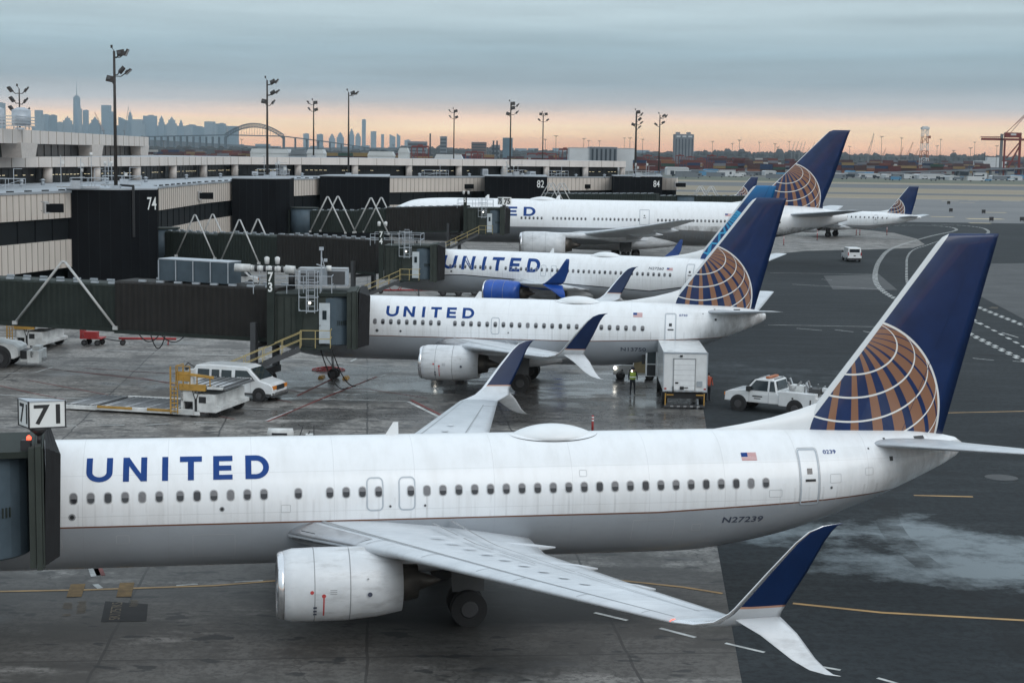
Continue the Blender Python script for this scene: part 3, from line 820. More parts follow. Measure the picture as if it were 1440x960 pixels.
a0 = 7.165
W1 = [a0 + .508 * n for n in list(range(0, 13)) + [14.08] + [16] + list(range(17, 20)) + list(range(21, 45))]
W1 = [x + .12 * (0 if x < 10.4 else 1) for x in W1]
make_aircraft('airliner', spec737(skin=M['skin_a'], finmat=M['fin_a'], windows=W1,
    doors=[(30.84, 31.52, 3.2, 4.98, 'door'), (16.55, 17.09, 3.38, 4.42, 'exit'), (17.56, 18.1, 3.38, 4.42, 'exit'), (4.6, 5.45, 2.95, 4.8, 'door')],
    title=(8.03, 13.55, 4.44, 5.08), texts=[('N27239', 28.19, 2.67, .2, 1.42, M['ribbon'], .15), ('0239', 31.75, 4.82, .11, .46, M['letter'], 0)],
    hatches=[(29.75, 30.2, 3.5, 3.75), (8.9, 9.3, 2.5, 2.8), (11.2, 12.5, 1.95, 2.75), (25.2, 26.6, 2.1, 2.85), (27.2, 27.5, 2.4, 2.65), (31.9, 32.3, 3.9, 4.2), (6.9, 7.3, 2.4, 2.7), (13.9, 14.2, 3.4, 3.65), (23.4, 23.65, 4.3, 4.5), (33.2, 33.5, 4.1, 4.35)],
    flag=(28.9, 29.42, 4.68, 4.9), ports=[(7.62, 3.42, .11), (12.1, 3.56, .08), (17.3, 3.52, .045), (18.4, 3.52, .045), (31.95, 3.75, .05)], navlight=1, stencil=1, seed=5),
    (-21.10, 48.68), .181, 'nearest airliner, white with navy globe tail, across the foreground at gate sign 71')
a1 = 6.65
W2 = [a1 + .508 * n for n in list(range(0, 10)) + list(range(11, 35))]
make_aircraft('airliner', spec737(1, skin=M['skin_b'], finmat=M['fin_b'], windows=W2,
    doors=[(25.29, 25.95, 3.15, 4.9, 'door'), (14.5, 15.04, 3.38, 4.42, 'exit')],
    title=(7.82, 13.41, 4.31, 4.93), texts=[('N13750', 22.57, 2.55, .24, 1.58, M['ribbon'], 0), ('0750', 26.14, 4.76, .12, .5, M['letter'], 0)],
    flag=(23.31, 23.88, 4.66, 4.90), ports=[(7.3, 3.42, .11), (8.8, 3.42, .08), (15.6, 3.5, .05)], seed=8, stencil=1, blinds=(6, 5, 1, .3)),
    (-15.51, 103.89), -.119, 'second airliner from the front, white with navy globe tail, behind the white box truck')
a2 = 9.6 - .508 * 3
W3 = [a2 + .508 * n for n in list(range(0, 43)) if n not in (9, 10)]
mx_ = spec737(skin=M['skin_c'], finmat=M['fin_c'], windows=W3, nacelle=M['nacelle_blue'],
    doors=[(30.84, 31.52, 3.2, 4.98, 'door'), (17.1, 17.64, 3.38, 4.42, 'exit'), (18.1, 18.64, 3.38, 4.42, 'exit')],
    title=(7.26, 17.02, 3.72, 4.95), texts=[('N27260', 27.34, 4.40, .22, 1.4, M['ribbon'], .2)], flag=(29.05, 29.6, 4.38, 4.6), ports=[(8.2, 3.5, .11)], seed=12, blinds=(5, 5, 4, .3))
b_ = M['bluepaint']
mx_['winglet'] = dict(up=[(22.25, 16.7, 3.93, 1.68, .095, 0), (22.8, 17.15, 3.98, 1.64, .09, .5), (23.1, 17.35, 4.1, 1.56, .085, 1.1), (23.25, 17.4, 4.2, 1.5, .08, 1.25), (23.4, 17.42, 4.3, 1.45, .08, 1.3), (23.45, 17.43, 4.35, 1.42, .08, 1.3), (24.3, 17.6, 5.1, .9, .07, 1.35), (24.85, 17.7, 5.9, .45, .06, 1.35), (25.05, 17.72, 6.15, .25, .05, 1.35)],
    mats=[M['wing'], M['midblue']] + [M['midblue']] * 7, low=[(22.9, 17.3, 3.95, 1.7, .07, -.9), (23.9, 17.6, 3.45, 1.0, .06, -1.0), (24.75, 17.85, 2.95, .32, .05, -1.0)], lowmat=b_, led=0)
mx_['engine'] = (12.85, 4.83, 2.05, 1.12, 3.65)
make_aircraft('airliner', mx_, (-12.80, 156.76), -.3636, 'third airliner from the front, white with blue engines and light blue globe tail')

# ---- wide-body
TAB7 = [(-3.4, 4.3, 4.1, .05, 4.2), (-3.1, 5.0, 3.6, .6, 4.25), (-2.5, 5.6, 3.15, 1.1, 4.35), (-1.4, 6.4, 2.7, 1.75, 4.5), (.2, 7.2, 2.4, 2.4, 4.8), (2.1, 7.9, 2.2, 2.85, 5.0), (5.5, 8.22, 2.1, 3.05, 5.12), (11, 8.27, 2.08, 3.1, 5.15), (42, 8.27, 2.08, 3.1, 5.15), (46, 8.25, 2.35, 3.05, 5.25), (50, 8.15, 2.95, 2.75, 5.5), (54, 8.0, 3.75, 2.2, 5.85), (58, 7.75, 4.7, 1.45, 6.2), (61, 7.3, 5.5, .75, 6.4), (62.6, 6.9, 6.0, .2, 6.45)]
W4 = [17.5 + .55 * n + (.55 if n > 5 else 0) + (.85 if n > 13 else 0) for n in range(27) if n not in (5,)]
W4 = [17.5 + .56 * n for n in range(6)] + [21.9 + .56 * n for n in range(9)] + [27.6 + .56 * n for n in range(12)] + [36.4 + .54 * n for n in range(32)]
sp4 = dict(tab=TAB7, k=1.6, skin=M['skin_d'], finmat=M['fin_d'], windows=W4, win=(.3, .42, 5.72),
    wing=[(19.5, .5, 2.9, 14.5, .12, 0, .03), (20.6, 3.1, 3.05, 12.8, .12, 0, .03), (27.0, 10.5, 4.1, 7.8, .11, 0, .02), (33.6, 21, 5.5, 4.4, .10, 0), (38.3, 29.6, 6.75, 2.1, .09, 0), (39.6, 30.45, 6.9, .7, .06, 0)],
    tracks=(7.0, 14.5, 20.5), engine=(17.75, 9.7, 2.45, 1.75, 6.2),
    stab=[(53.2, .6, 6.6, 7.2, .09, 0), (54.5, 1.8, 6.75, 6.4, .085, 0), (61.2, 10.5, 7.7, 2.2, .07, 0), (62.1, 10.8, 7.73, 1.0, .05, 0)],
    gear=(32.0, 5.4, .62, .7), axles=(-1.45, 0, 1.45), nosegear=(2.6, .5), bellyz=2.1, fairing=(19.5, 41.5, 3.25, 3.0, 1.75),
    fin=[(7.2, 48.6, 10.6, .09), (8.3, 49.7, 9.5, .09), (11.77, 53.3, 7.2, .09), (17.7, 59.1, 3.2, .09), (18.2, 59.7, 2.8, .08), (18.42, 60.3, 2.3, .05)],
    dorsal=[(46.5, 8.2, .1), (48, 8.45, .2), (49.6, 8.9, .25), (50.6, 8.6, .2)],
    domes=[(18.2, 22.4, .35, 1.0)], aerials=[(12.0, .5), (22.0, .6)],
    cockpit=[((-1.1, 5.9), (-.2, 6.0), (.2, 6.75), (-.7, 6.6)), ((-.1, 6.0), (.9, 6.05), (1.0, 6.7), (.3, 6.75))],
    doors=[(33.85, 35.2, 5.05, 7.1, 'door')], title=(3.4, 19.43, 5.98, 7.22), show='ED', flag=(45.6, 46.5, 6.4, 6.75), seed=4, blinds=(3, 4, 3, .3))
sp4['title'] = (17.75 + 1.68 - (1.68 / .132), 19.43, 5.98, 7.22)
make_aircraft('widebody_airliner', sp4, (-16.17, 229.96), -.0702, 'largest airliner, a wide-body with tall navy globe tail, behind the third airliner')

# ---- regional jets
TABE = [(0, 2.75, 2.65, .04, 2.7), (.3, 3.2, 2.35, .5, 2.8), (1.0, 3.75, 2.0, .95, 3.0), (2.2, 4.5, 1.7, 1.3, 3.2), (3.6, 4.85, 1.58, 1.48, 3.3), (5, 4.9, 1.55, 1.5, 3.35), (20.5, 4.9, 1.55, 1.5, 3.35), (23, 4.85, 1.95, 1.42, 3.5), (26, 4.72, 2.7, 1.08, 3.8), (28.8, 4.5, 3.45, .55, 4.0), (30.6, 4.3, 3.95, .12, 4.1)]
spe = dict(tab=TABE, k=.85, detail=0, skin=paint_fuselage('skin_regional', lambda m, x: (x - 21).mx(0.0) * .1 + 2.3, belly=(.4, .41, .43), linecol=(.1, .1, .12)), finmat=M['fin_e'],
    windows=[6 + .81 * n for n in range(24)], win=(.28, .38, 3.85), wing=[(10.6, .3, 1.85, 6.6, .13, 0), (11.2, 1.5, 1.9, 5.8, .13, 0), (13.2, 5, 2.35, 3.8, .11, 0), (16.6, 12.2, 3.3, 1.6, .1, 0), (17.4, 13.0, 4.3, .5, .07, 1.1)],
    tracks=(4, 8), engine=(9.6, 4.1, 1.7, .85, 3.1), stab=[(26.3, .3, 4.0, 3.6, .1, 0), (26.9, 1.0, 4.05, 3.2, .09, 0), (29.6, 5.0, 4.45, 1.5, .08, 0)],
    gear=(14.2, 2.6, .5, .3), nosegear=(2.6, .3), bellyz=1.55, fairing=(10, 19, 1.6, 2.0, .8),
    fin=[(4.3, 23.9, 4.9, .1), (4.8, 24.3, 4.6, .1), (7.2, 26.2, 3.3, .1), (9.4, 27.9, 2.0, .1), (9.65, 28.3, 1.7, .06)],
    dorsal=[(21.5, 4.85, .05), (23.2, 5.0, .1), (24.9, 5.35, .1), (25.3, 4.9, .1)], domes=[], aerials=[(9, .3)], cockpit=[((1.7, 3.75), (2.3, 3.8), (2.4, 4.2), (1.95, 4.15))],
    doors=[(22.3, 22.95, 2.7, 4.3, 'door')], texts=[], seed=2)
make_aircraft('regional_airliner', spe, (59.5 - 14.2 * math.cos(-.45), 303.5 - 14.2 * math.sin(-.45)), -.45, 'small regional airliner with navy globe tail, its nose behind the wide-body tail')
spf = dict(spe); spf['seed'] = 9; spf.pop('texts')
make_aircraft('regional_airliner', spf, (58 - 28, 402), -.05, 'distant small airliner, only its navy tail showing above the far boarding bridges')
# ------------------------------------------------------------------ ground
def concrete():
    m = MT('apron_concrete', (.15, .15, .15), .5, 0, .35)
    x, y, z = m.xyz()
    big = m.noise(.045, 6, .6); mid = m.noise(.35, 9, .70, off=11); fine = m.noise(4, 8, .72)
    c = m.ramp(big, [(.3, (.18, .168, .155)), (.5, (.26, .246, .228)), (.7, (.34, .325, .30))])
    c = m.mix(m.ramp(mid, [(.42, .8), (.52, 0.)]), c, (.085, .079, .073))
    c = m.mix(m.ramp(fine, [(.42, .72), (.53, 0.)]), c, (.065, .06, .056))
    # oily wear along the stands, long streaks across the picture
    stk = m.noise(.5, 7, .7, (.22, 1.6, 1), off=5)
    c = m.mix(m.ramp(stk, [(.50, 0.), (.66, .72)]), c, (.05, .049, .047))
    # slab joints, 7.6 m squares turned to the stand axis
    ca, sa = math.cos(.09), math.sin(.09)
    u = x * ca + y * sa; v = y * ca - x * sa
    wob = (m.noise(.5, 3, .5, off=2) - .5) * .25
    j = ((u + wob).mod(7.62)).lt(.09).mx(((v + wob).mod(7.62)).lt(.09))
    c = m.mix(j * .85, c, (.03, .03, .03))
    # thin wandering cracks
    vo = m.t.nodes.new('ShaderNodeTexVoronoi'); vo.feature = 'DISTANCE_TO_EDGE'; vo.inputs['Scale'].default_value = .22
    wv = m.t.nodes.new('ShaderNodeTexNoise'); wv.inputs['Scale'].default_value = .8; wv.inputs['Detail'].default_value = 6
    tcx = m.t.nodes.new('ShaderNodeTexCoord'); ad = m.t.nodes.new('ShaderNodeVectorMath'); ad.operation = 'MULTIPLY_ADD'
    ad.inputs[1].default_value = (2.5, 2.5, 0)
    m.t.links.new(tcx.outputs['Object'], wv.inputs['Vector']); m.t.links.new(wv.outputs['Color'], ad.inputs[0]); m.t.links.new(tcx.outputs['Object'], ad.inputs[2]); m.t.links.new(ad.outputs[0], vo.inputs['Vector'])
    cr_ = E(m.t, vo.outputs['Distance']).lt(.008)
    c = m.mix(cr_ * m.ramp(big, [(.4, 0.), (.55, .7)]), c, (.03, .03, .03))
    # soaked, oily zone under the nearest stand, then painted shade below the airliner
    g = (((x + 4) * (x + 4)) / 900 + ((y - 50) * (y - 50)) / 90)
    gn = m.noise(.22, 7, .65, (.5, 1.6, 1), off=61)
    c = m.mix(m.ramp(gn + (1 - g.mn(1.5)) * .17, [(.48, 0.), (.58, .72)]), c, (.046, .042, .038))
    g2 = ((x + 1) * (x + 1)) / 75 + ((y - 51.5) * (y - 51.5)) / 16  # core round gear and engine: airliner's shade painted into the concrete, over the oil
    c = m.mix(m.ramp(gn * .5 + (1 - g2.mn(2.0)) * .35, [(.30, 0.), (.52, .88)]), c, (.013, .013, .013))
    spots = m.noise(.9, 3, .5, (.8, 1.5, 1), off=71)
    c = m.mix(m.ramp(spots, [(.615, 0.), (.64, .8)]), c, (.028, .028, .028))
    # damp patches near the stands: darker and shinier
    d = (((x - 2) * (x - 2)) / 700 + ((y - 98) * (y - 98)) / 260)
    wetn = m.noise(.16, 6, .6, (1, 1.5, 1), off=21)
    wet = m.ramp(wetn + (1 - d.mn(1.6)) * .16, [(.50, 0.), (.60, 1.)])
    puddle = m.ramp(m.noise(.28, 6, .6, (.7, 1.8, 1), off=31) + (1 - d.mn(1.6)) * .14, [(.60, 0.), (.66, 1.)])
    c = m.mix(wet * .62, c, (.042, .042, .043)); m.base(c)
    m.rough((wet * -.32) + (puddle * -.14) + .60 + (fine - .5) * .15)
    m.bump((fine * .4 + mid) * (1 - puddle), .25, .03)
    return m.m
def asphalt():
    m = MT('apron_asphalt', (.04, .043, .046), .8, 0, .15)
    x, y, z = m.xyz()
    big = m.noise(.03, 6, .6); fine = m.noise(3, 9, .75); stk = m.noise(.4, 7, .7, (.35, 1.5, 1), off=8)
    c = m.ramp(big, [(.3, (.018, .022, .025)), (.7, (.036, .042, .046))])
    c = m.mix(m.ramp(stk, [(.5, 0.), (.75, .4)]), c, (.065, .075, .08))
    c = m.mix(m.ramp(fine, [(.42, .6), (.54, 0.)]), c, (.014, .015, .016))
    # pale chalky residue swept over the stand exit
    d = ((x - 17) * (x - 17)) / 90 + ((y - 59 + (x - 17) * .35) * (y - 59 + (x - 17) * .35)) / 34
    r = m.noise(.26, 9, .72, (.9, 1.0, 1), off=44)
    c = m.mix(m.ramp(r + (1 - d.mn(1.7)) * .2, [(.53, 0.), (.72, .75)]), c, (.26, .30, .32))
    d2 = ((x - 17) * (x - 17)) / 90 + ((y - 108) * (y - 108)) / 160
    c = m.mix(m.ramp(r + (1 - d2.mn(1.7)) * .15, [(.60, 0.), (.80, .4)]), c, (.13, .145, .155))
    # tyre sweeps
    for (cx, cy, R, w) in ((24, 47, 8.5, .35), (24.5, 47, 9.4, .3), (30, 100, 22, .5), (28, 98, 24.5, .45), (45, 60, 30, .5)):
        q = (((x - cx) * (x - cx) + (y - cy) * (y - cy)).sqrt() - R).abs()
        c = m.mix(q.lt(w) * m.ramp(m.noise(.6, 4, .6, off=cx), [(.4, 0.), (.6, .55)]), c, (.018, .019, .02))
    m.base(c)
    m.rough((stk * -.15) + .9)
    m.bump(fine, .3, .02)
    return m.m
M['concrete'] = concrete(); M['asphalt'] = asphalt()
def farground(name, a, b, s, st=(1, 1, 1)):
    m = MT(name, a, .9); n = m.noise(s, 6, .65, st); n2 = m.noise(s * 9, 4, .6, st)
    c = m.ramp(n, [(.3, a), (.7, b)]); c = m.mix(m.ramp(n2, [(.4, .25), (.6, 0.)]), c, tuple(q * .6 for q in a)); m.base(c); return m.m
M['field'] = farground('winter_field', (.055, .058, .05), (.11, .10, .085), .004, (.4, 1.5, 1))
M['drygrass'] = farground('dry_grass', (.20, .17, .115), (.32, .27, .20), .02, (.12, 2, 1))
M['greengrass'] = farground('dull_grass', (.07, .085, .06), (.12, .125, .09), .02, (.12, 2, 1))
M['runway'] = farground('runway_asphalt', (.10, .105, .11), (.14, .145, .15), .02, (.12, 2, 1))
M['taxi'] = farground('taxiway_concrete', (.13, .135, .14), (.19, .19, .19), .02, (.3, 1.2, 1))
M['paint_w'] = simple('road_paint_white', (.44, .45, .44), .7, 0, .6, 1.6)
M['paint_r'] = simple('road_paint_red', (.16, .035, .03), .7, 0, .4, .8)
M['paint_y'] = simple('road_paint_yellow', (.42, .25, .09), .6, 0, .5, .8)
M['paint_y2'] = simple('taxi_paint_yellow', (.5, .4, .22), .6, 0, .3, .1)

def sheet(name, poly, z, m, label=None):
    o = MB(m).add([(x, y, z) for x, y in poly], [tuple(range(len(poly)))], m).build(name)
    tag(o, kind='structure'); return o
sheet('ground', [(-15000, -300), (15000, -300), (15000, 15300), (-15000, 15300)], 0, M['field'])
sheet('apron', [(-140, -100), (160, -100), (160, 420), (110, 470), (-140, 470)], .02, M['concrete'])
bl = [(2, -100), (6.1, 38), (6.6, 44.5), (7.9, 60.6), (10.6, 86.8), (11.6, 98), (15, 128), (20, 160), (30, 205), (38, 243), (46, 255), (58, 262), (66, 268), (71, 280), (74.5, 300), (75.5, 322), (71, 338), (60, 345), (64, 420), (300, 420), (300, -100)]
sheet('asphalt_apron', bl, .024, M['asphalt'])
# strips of the airfield beyond
def band(name, y0, y1, x0, x1, z, m): return sheet(name, [(x0, y0), (x1, y0), (x1 * 1.3, y1), (x0, y1)], z, m)
band('taxiway', 380, 600, 40, 900, .03, M['taxi'])
band('grass_verge', 600, 668, 40, 1200, .012, M['drygrass'])
band('runway', 668, 705, -100, 1500, .014, M['runway'])
band('grass_verge', 705, 815, -100, 1500, .016, M['drygrass'])
band('runway', 815, 935, -100, 1600, .018, M['runway'])
band('grass_verge', 935, 1010, -100, 1700, .012, M['drygrass'])
band('grass_verge', 1010, 1200, -300, 1900, .012, M['greengrass'])
band('perimeter_road', 1200, 1235, -400, 2000, .016, M['runway'])
# ------------------------------------------------------------------ terminal pier
def ribbed(name, col, var=.1):
    m = MT(name, col, .7); n = m.noise(.7, 5, .6, (1, 1, .25)); m.base(m.ramp(n, [(.3, tuple(c * (1 - var) for c in col)), (.7, col)])); m.b.inputs['Specular IOR Level'].default_value = .06; return m.m
M['clad'] = ribbed('beige_cladding', (.62, .56, .505), .12)
M['clad2'] = ribbed('pale_fascia', (.64, .59, .55), .12)
M['joint'] = simple('cladding_joint', (.33, .30, .27), .9, 0, 0, 1, .1)
M['towerblk'] = ribbed('black_cladding', (.009, .010, .012), .3)
M['band'] = simple('dark_band', (.010, .012, .014), .6, 0, .3, 1, .2)
M['roof'] = simple('roof_membrane', (.34, .37, .40), .75, 0, .3, .25)
M['column'] = simple('concrete_column', (.55, .50, .46), .8, 0, .12)
M['winband'] = MT('terminal_glass', (.012, .014, .016), .35, 0, .3).m
M['warm'] = glow('ceiling_lamp', (1, .86, .55), 1.0)
M['sign_white'] = simple('sign_white', (.75, .77, .76), .5, 0, 0)
M['cream'] = simple('cream_paint', (.5, .47, .4), .7)

T = empty('terminal_building', (-45, 200, 0), label='long beige and black airport terminal pier with gate towers, curving away behind the airliners', cat='terminal')
def tb(mb, name, parent=T): return mb.build(name, parent, loc=(45, -200, 0) if parent is T else (0, 0, 0))
V2 = lambda *a: Vector(a)
wall = [V2(-56.0, 116), V2(-47.8, 151.2), V2(-44.8, 164.1), V2(-40.7, 185.1), V2(-40.5, 214), V2(-38.6, 238), V2(-31.4, 263.4), V2(-21.8, 284.3), V2(-5.5, 304.4), V2(5.8, 315.4), V2(19.9, 329.3), V2(30.6, 339.8), V2(33.6, 337.5)]
cols_ = [G(u, v, 10).to_2d() for u, v in [(67, 257), (135, 255), (192, 253), (243, 251), (286, 249), (330, 247.5), (419, 247), (575, 247.5), (645, 247.5), (709, 247.5), (768, 248), (823, 248.5), (875, 248.5)]]
cols_.insert(7, (cols_[6] + cols_[7]) / 2)
cols_ = [cols_[0] + (cols_[0] - cols_[1]) * 3, cols_[0] + (cols_[0] - cols_[1]) * 2, cols_[0] + (cols_[0] - cols_[1])] + cols_
def along(poly, step):
    """points every step metres along a polyline with outward normals (towards the apron)"""
    out = []
    for a, b in zip(poly, poly[1:]):
        L = (b - a).length; d = (b - a) / L; n = V2(d.y, -d.x); k = max(1, round(L / step))
        for i in range(k): out.append((a + d * (L * i / k), d, n, L / k))
    return out
def wallband(name, poly, z0, z1, thick, m, step=None, jm=None, jw=.035):
    mb = MB(m)
    n = len(poly); dirs = []
    for i in range(n):
        a, b = poly[max(0, i - 1)], poly[min(n - 1, i + 1)]; d = (b - a).normalized(); dirs.append(V2(d.y, -d.x))
    vs = []
    for p, nn in zip(poly, dirs): q = p - nn * thick; vs += [(p.x, p.y, z0), (p.x, p.y, z1), (q.x, q.y, z1), (q.x, q.y, z0)]
    fs = []
    for i in range(n - 1):
        for j in range(4): fs.append((4 * i + j, 4 * i + (j + 1) % 4, 4 * i + 4 + (j + 1) % 4, 4 * i + 4 + j))
    fs += [(0, 1, 2, 3), (4 * n - 4, 4 * n - 1, 4 * n - 2, 4 * n - 3)]
    mb.add(vs, fs, m)
    if step:
        for p, d, nn, L in along(poly, step):
            q = p + nn * .03
            mb.box((q.x, q.y, (z0 + z1) / 2), (jw, .07, z1 - z0 + .004), jm or M['joint'], rz=math.atan2(d.y, d.x))
    return tb(mb, name)
wallband('upper_cladding', wall, 7.5, 10, .5, M['clad'], 1.1)
wallband('window_band', [p - V2(.25, -.15) for p in wall], 5.3, 7.5, .5, M['band'], 3.3, M['towerblk'], .12)
wallband('lower_cladding', wall, 2.5, 5.3, .5, M['clad'], 1.1)
wallband('recessed_base', [p - V2(1.6, -1.0) for p in wall], 0, 2.5, .5, M['band'])
wallband('roof_kerb', [p + V2(.08, -.05) for p in wall], 10.0, 10.22, .4, M['roof'])
# roof slab between the facade and the set-back upper level
inner = [V2(-92, 122), V2(-88, 155), V2(-85, 170), V2(-82, 190), V2(-80, 225), V2(-76, 250), V2(-70, 290), V2(-45, 322), V2(-25, 340), V2(-12, 352), V2(2, 362), V2(18, 362), V2(27, 350)]
mb = MB(M['roof']); wl = wall
for i in range(12):
    a, b = wl[i], wl[i + 1]; c_, d_ = inner[min(i + 1, 12)], inner[i]
    mb.add([(a.x, a.y, 9.98), (b.x, b.y, 9.98), (c_.x, c_.y, 9.98), (d_.x, d_.y, 9.98)], [(0, 1, 2, 3)])
tb(mb, 'lower_roof')
# roof drains: a row of small dark scuppers along the edge
for i, (p, d, nn, L) in enumerate(along(wall[1:8], 3.4)[:44]):
    q = p - nn * .9
    o = tb(MB(M['black']).box((q.x, q.y, 10.16), (.9, .3, .34), rz=math.atan2(d.y, d.x)), 'roof_vent')

# gate towers (black boxes standing out from the facade)
def tower(poly, z1, num=None, face=None, pipe=None):
    mb = MB(M['towerblk']).prism([(p[0], p[1]) for p in poly], 0, z1, plane='xy')
    for a, b in zip(poly, poly[1:] + poly[:1]):
        a, b = Vector(a), Vector(b); L = (b - a).length; k = max(1, round(L / 1.1)); d = (b - a) / L
        for i in range(1, k): q = a + d * (L * i / k); mb.box((q.x, q.y, z1 / 2), (.05, .05, z1 - .1), M['band'], rz=math.atan2(d.y, d.x))
    o = tb(mb, 'gate_tower')
    c0 = [sum(p[i] for p in poly) / len(poly) for i in (0, 1)]
    mr = MB(M['roof']).prism([(c0[0] + (p[0] - c0[0]) * 1.01, c0[1] + (p[1] - c0[1]) * 1.01) for p in poly], z1 + .004, z1 + .16, plane='xy')
    mr.build('tower_roof', o)
    if num:
        a, b, z, h = face; a, b = Vector(a), Vector(b); d = (b - a).normalized(); n = Vector((d.y, -d.x))
        org = a + n * .07; mb = MB(M['sign_white'])
        text_on(mb, num, h, (org.x, org.y, z), (d.x * .72, d.y * .72, 0), (0, 0, 1), M['sign_white'], bold=.012)
        mb.build('gate_number', o)
    return o
tower([(-45.2, 164.2), (-39.9, 165), (-37.1, 169), (-38.7, 177), (-42, 186)], 10.3, '74', ((-37.95, 167.79), (-37.1, 169), 8.25, 1.35))
tower([(-39.2, 226), (-33.1, 226), (-31.6, 229), (-32.2, 238), (-37.5, 242)], 10.55)
tower([(-31.2, 261), (-20.1, 261.5), (-21.8, 285), (-31, 272)], 10.5)
tower([(-5.4, 296), (6.0, 296.5), (6.0, 316), (-5.4, 306)], 10.4, '82', ((4.1, 296.42), (6.0, 296.5), 8.5, 1.35))
tower([(19.7, 322), (29.3, 322.5), (30.6, 339.5), (19.7, 330)], 10.4, '84', ((27.5, 322.4), (29.3, 322.5), 8.4, 1.3))

# set-back upper level
up = cols_
wallband('upper_glazing_wall', [p - V2(1.5, -1.0) for p in up], 10.0, 12.05, .4, M['towerblk'])
wallband('upper_fascia', [p + V2(.7, -.5) for p in up], 12.0, 13.3, 1.0, M['clad2'], 3.6, M['joint'], .04)
mb = MB(M['roof'])
for a, b in zip(up, up[1:]):
    q1, q2 = a + V2(-26, 10), b + V2(-26, 10)
    if a.x > -45: q1, q2 = a + V2(-8, 22), b + V2(-8, 22)
    mb.add([(a.x, a.y, 13.28), (b.x, b.y, 13.28), (q2.x, q2.y, 13.28), (q1.x, q1.y, 13.28)], [(0, 1, 2, 3)])
tb(mb, 'upper_roof')
for p in up: tb(MB(M['column']).cyl((p.x, p.y, 10), (p.x, p.y, 12.0), .62, n=18), 'column')
rn = random.Random(5)
for i, (a, b) in enumerate(zip(up, up[1:])):
    off = V2(-.9, .6); a2, b2 = a + off, b + off; L = (b2 - a2).length; d = (b2 - a2) / L; mb = MB(M['winband']); rz_ = math.atan2(d.y, d.x)
    mid = (a2 + b2) / 2; mb.box((mid.x, mid.y, 11.0), (L - .3, .08, 1.9), M['winband'], rz=rz_)
    k = max(2, round(L / 1.6))
    for j in range(1, k): q = a2 + d * (L * j / k) + V2(d.y, -d.x) * .05; mb.box((q.x, q.y, 11.0), (.07, .06, 1.9), M['black'], rz=rz_)
    w = tb(mb, 'window')
    lm = MB(M['warm']); nn = V2(d.y, -d.x) * .06
    for j in range(int(L / 1.0)):
        if rn.random() < .62: q = a2 + d * (.8 + j * 1.0) + nn; lm.box((q.x, q.y, 10.98 + .02 * (j % 2)), (.6, .03, .045), rz=rz_)
    if lm.v: lm.build('lamp_row', w)
# top level block on the left
top = [V2(-56, 168), V2(-58.5, 190), V2(-61.5, 230), V2(-65.5, 292)]
wallband('penthouse_wall', [p - V2(2.0, 0) for p in top], 13.25, 15.0, 12, M['winband'], 4.5, M['black'], .15)
wallband('penthouse_fascia', top, 14.9, 16.55, 16, M['clad2'], 5.0, M['joint'], .05)
for p in ((-59.6, 196), (-66.6, 288), (-63.4, 243)): tb(MB(M['column']).box((p[0], p[1], 14.1), (2.4, 5.5, 1.8), taper=(1.1, 1.25)), 'roof_pier')
# rooftop plant
def roofplant(x, y, z, kind, i):
    mb = MB()
    if kind == 'tank': mb.cyl((x, y, z + .5), (x, y, z + 2.3), 1.1, n=20, m=M['galv']); mb.cyl((x, y, z + 2.3), (x, y, z + 2.6), 1.1, .4, n=20, m=M['galv']); [mb.bar((x + a, y + b, z), (x + a, y + b, z + .6), .1, m=M['steel']) for a in (-.7, .7) for b in (-.7, .7)]
    return mb
for i, (px_, py_, lab) in enumerate([(-60.5, 190, 'pale steel tank with domed top on the terminal roof, at the left picture edge'), (-58.6, 194, 'wider pale steel tank on the terminal roof, right of the small domed one')]):
    o = roofplant(0, 0, 0, 'tank', i).build('roof_tank', loc=(px_ - (0 if i == 0 else 0), py_, 16.55)); tag(o, lab, 'tank')
o = MB(M['galv'])
for i in range(7):
    o.bar((-4 + i * 1.3, 0, 0), (-4 + i * 1.3, 0, 1.5), .08)
for z in (.35, .7, 1.05, 1.4): o.bar((-4, 0, z), (4, 0, z), .07, .12)
for z in (.35, .7, 1.05, 1.4): o.bar((4, 0, z), (5, 9, z), .07, .12)
tag(o.build('louvre_screen', loc=(-60.5, 184.5, 16.55), rz=.15), 'low white slatted plant screen on the top terminal roof', 'screen')
def roof_unit(name, x, y, z, dx, dy, dz, rz, label):
    r = empty(name, (x, y, z), rz, label=label, cat='roof unit')
    MB(M['galv']).bx(-dx / 2, dx / 2, -dy / 2, dy / 2, .15, dz).build('casing', r, bevel=.03)
    f = MB(M['darkgrey']); [f.bx(-dx / 2 + .15, dx / 2 - .15, -dy / 2 - .02, -dy / 2 - .003, .3 + i * .22, .4 + i * .22) for i in range(int((dz - .5) / .22))]
    f.build('louvre', r); f = MB(M['steel']); f.bx(-dx / 2 + .2, -dx / 2 + .4, -dy / 2, dy / 2, 0, .15); f.build('skid', r); dup_ = MB(M['steel']).bx(dx / 2 - .4, dx / 2 - .2, -dy / 2, dy / 2, 0, .15).build('skid', r)
    return r
roof_unit('roof_unit', *(G(500, 246, 10).to_2d()), 10, 4.2, 2, 1.5, .3, 'long pale rooftop air unit on the terminal, beside the mast above the black gate block')
roof_unit('roof_unit', *(G(398, 247, 10).to_2d()), 10, 1.2, 1.2, 1.9, .3, 'narrow upright cabinet on the terminal roof, right of the second big mast')
roof_unit('roof_unit', *(G(358, 247.5, 10).to_2d()), 10, 1.1, 1.1, .8, .3, 'small pale box on the terminal roof, left of the second big mast')
roof_unit('roof_unit', *(G(513, 246, 10).to_2d()), 10, 1.0, 1.0, .7, .2, 'small squat box on the roof just right of the long air unit')
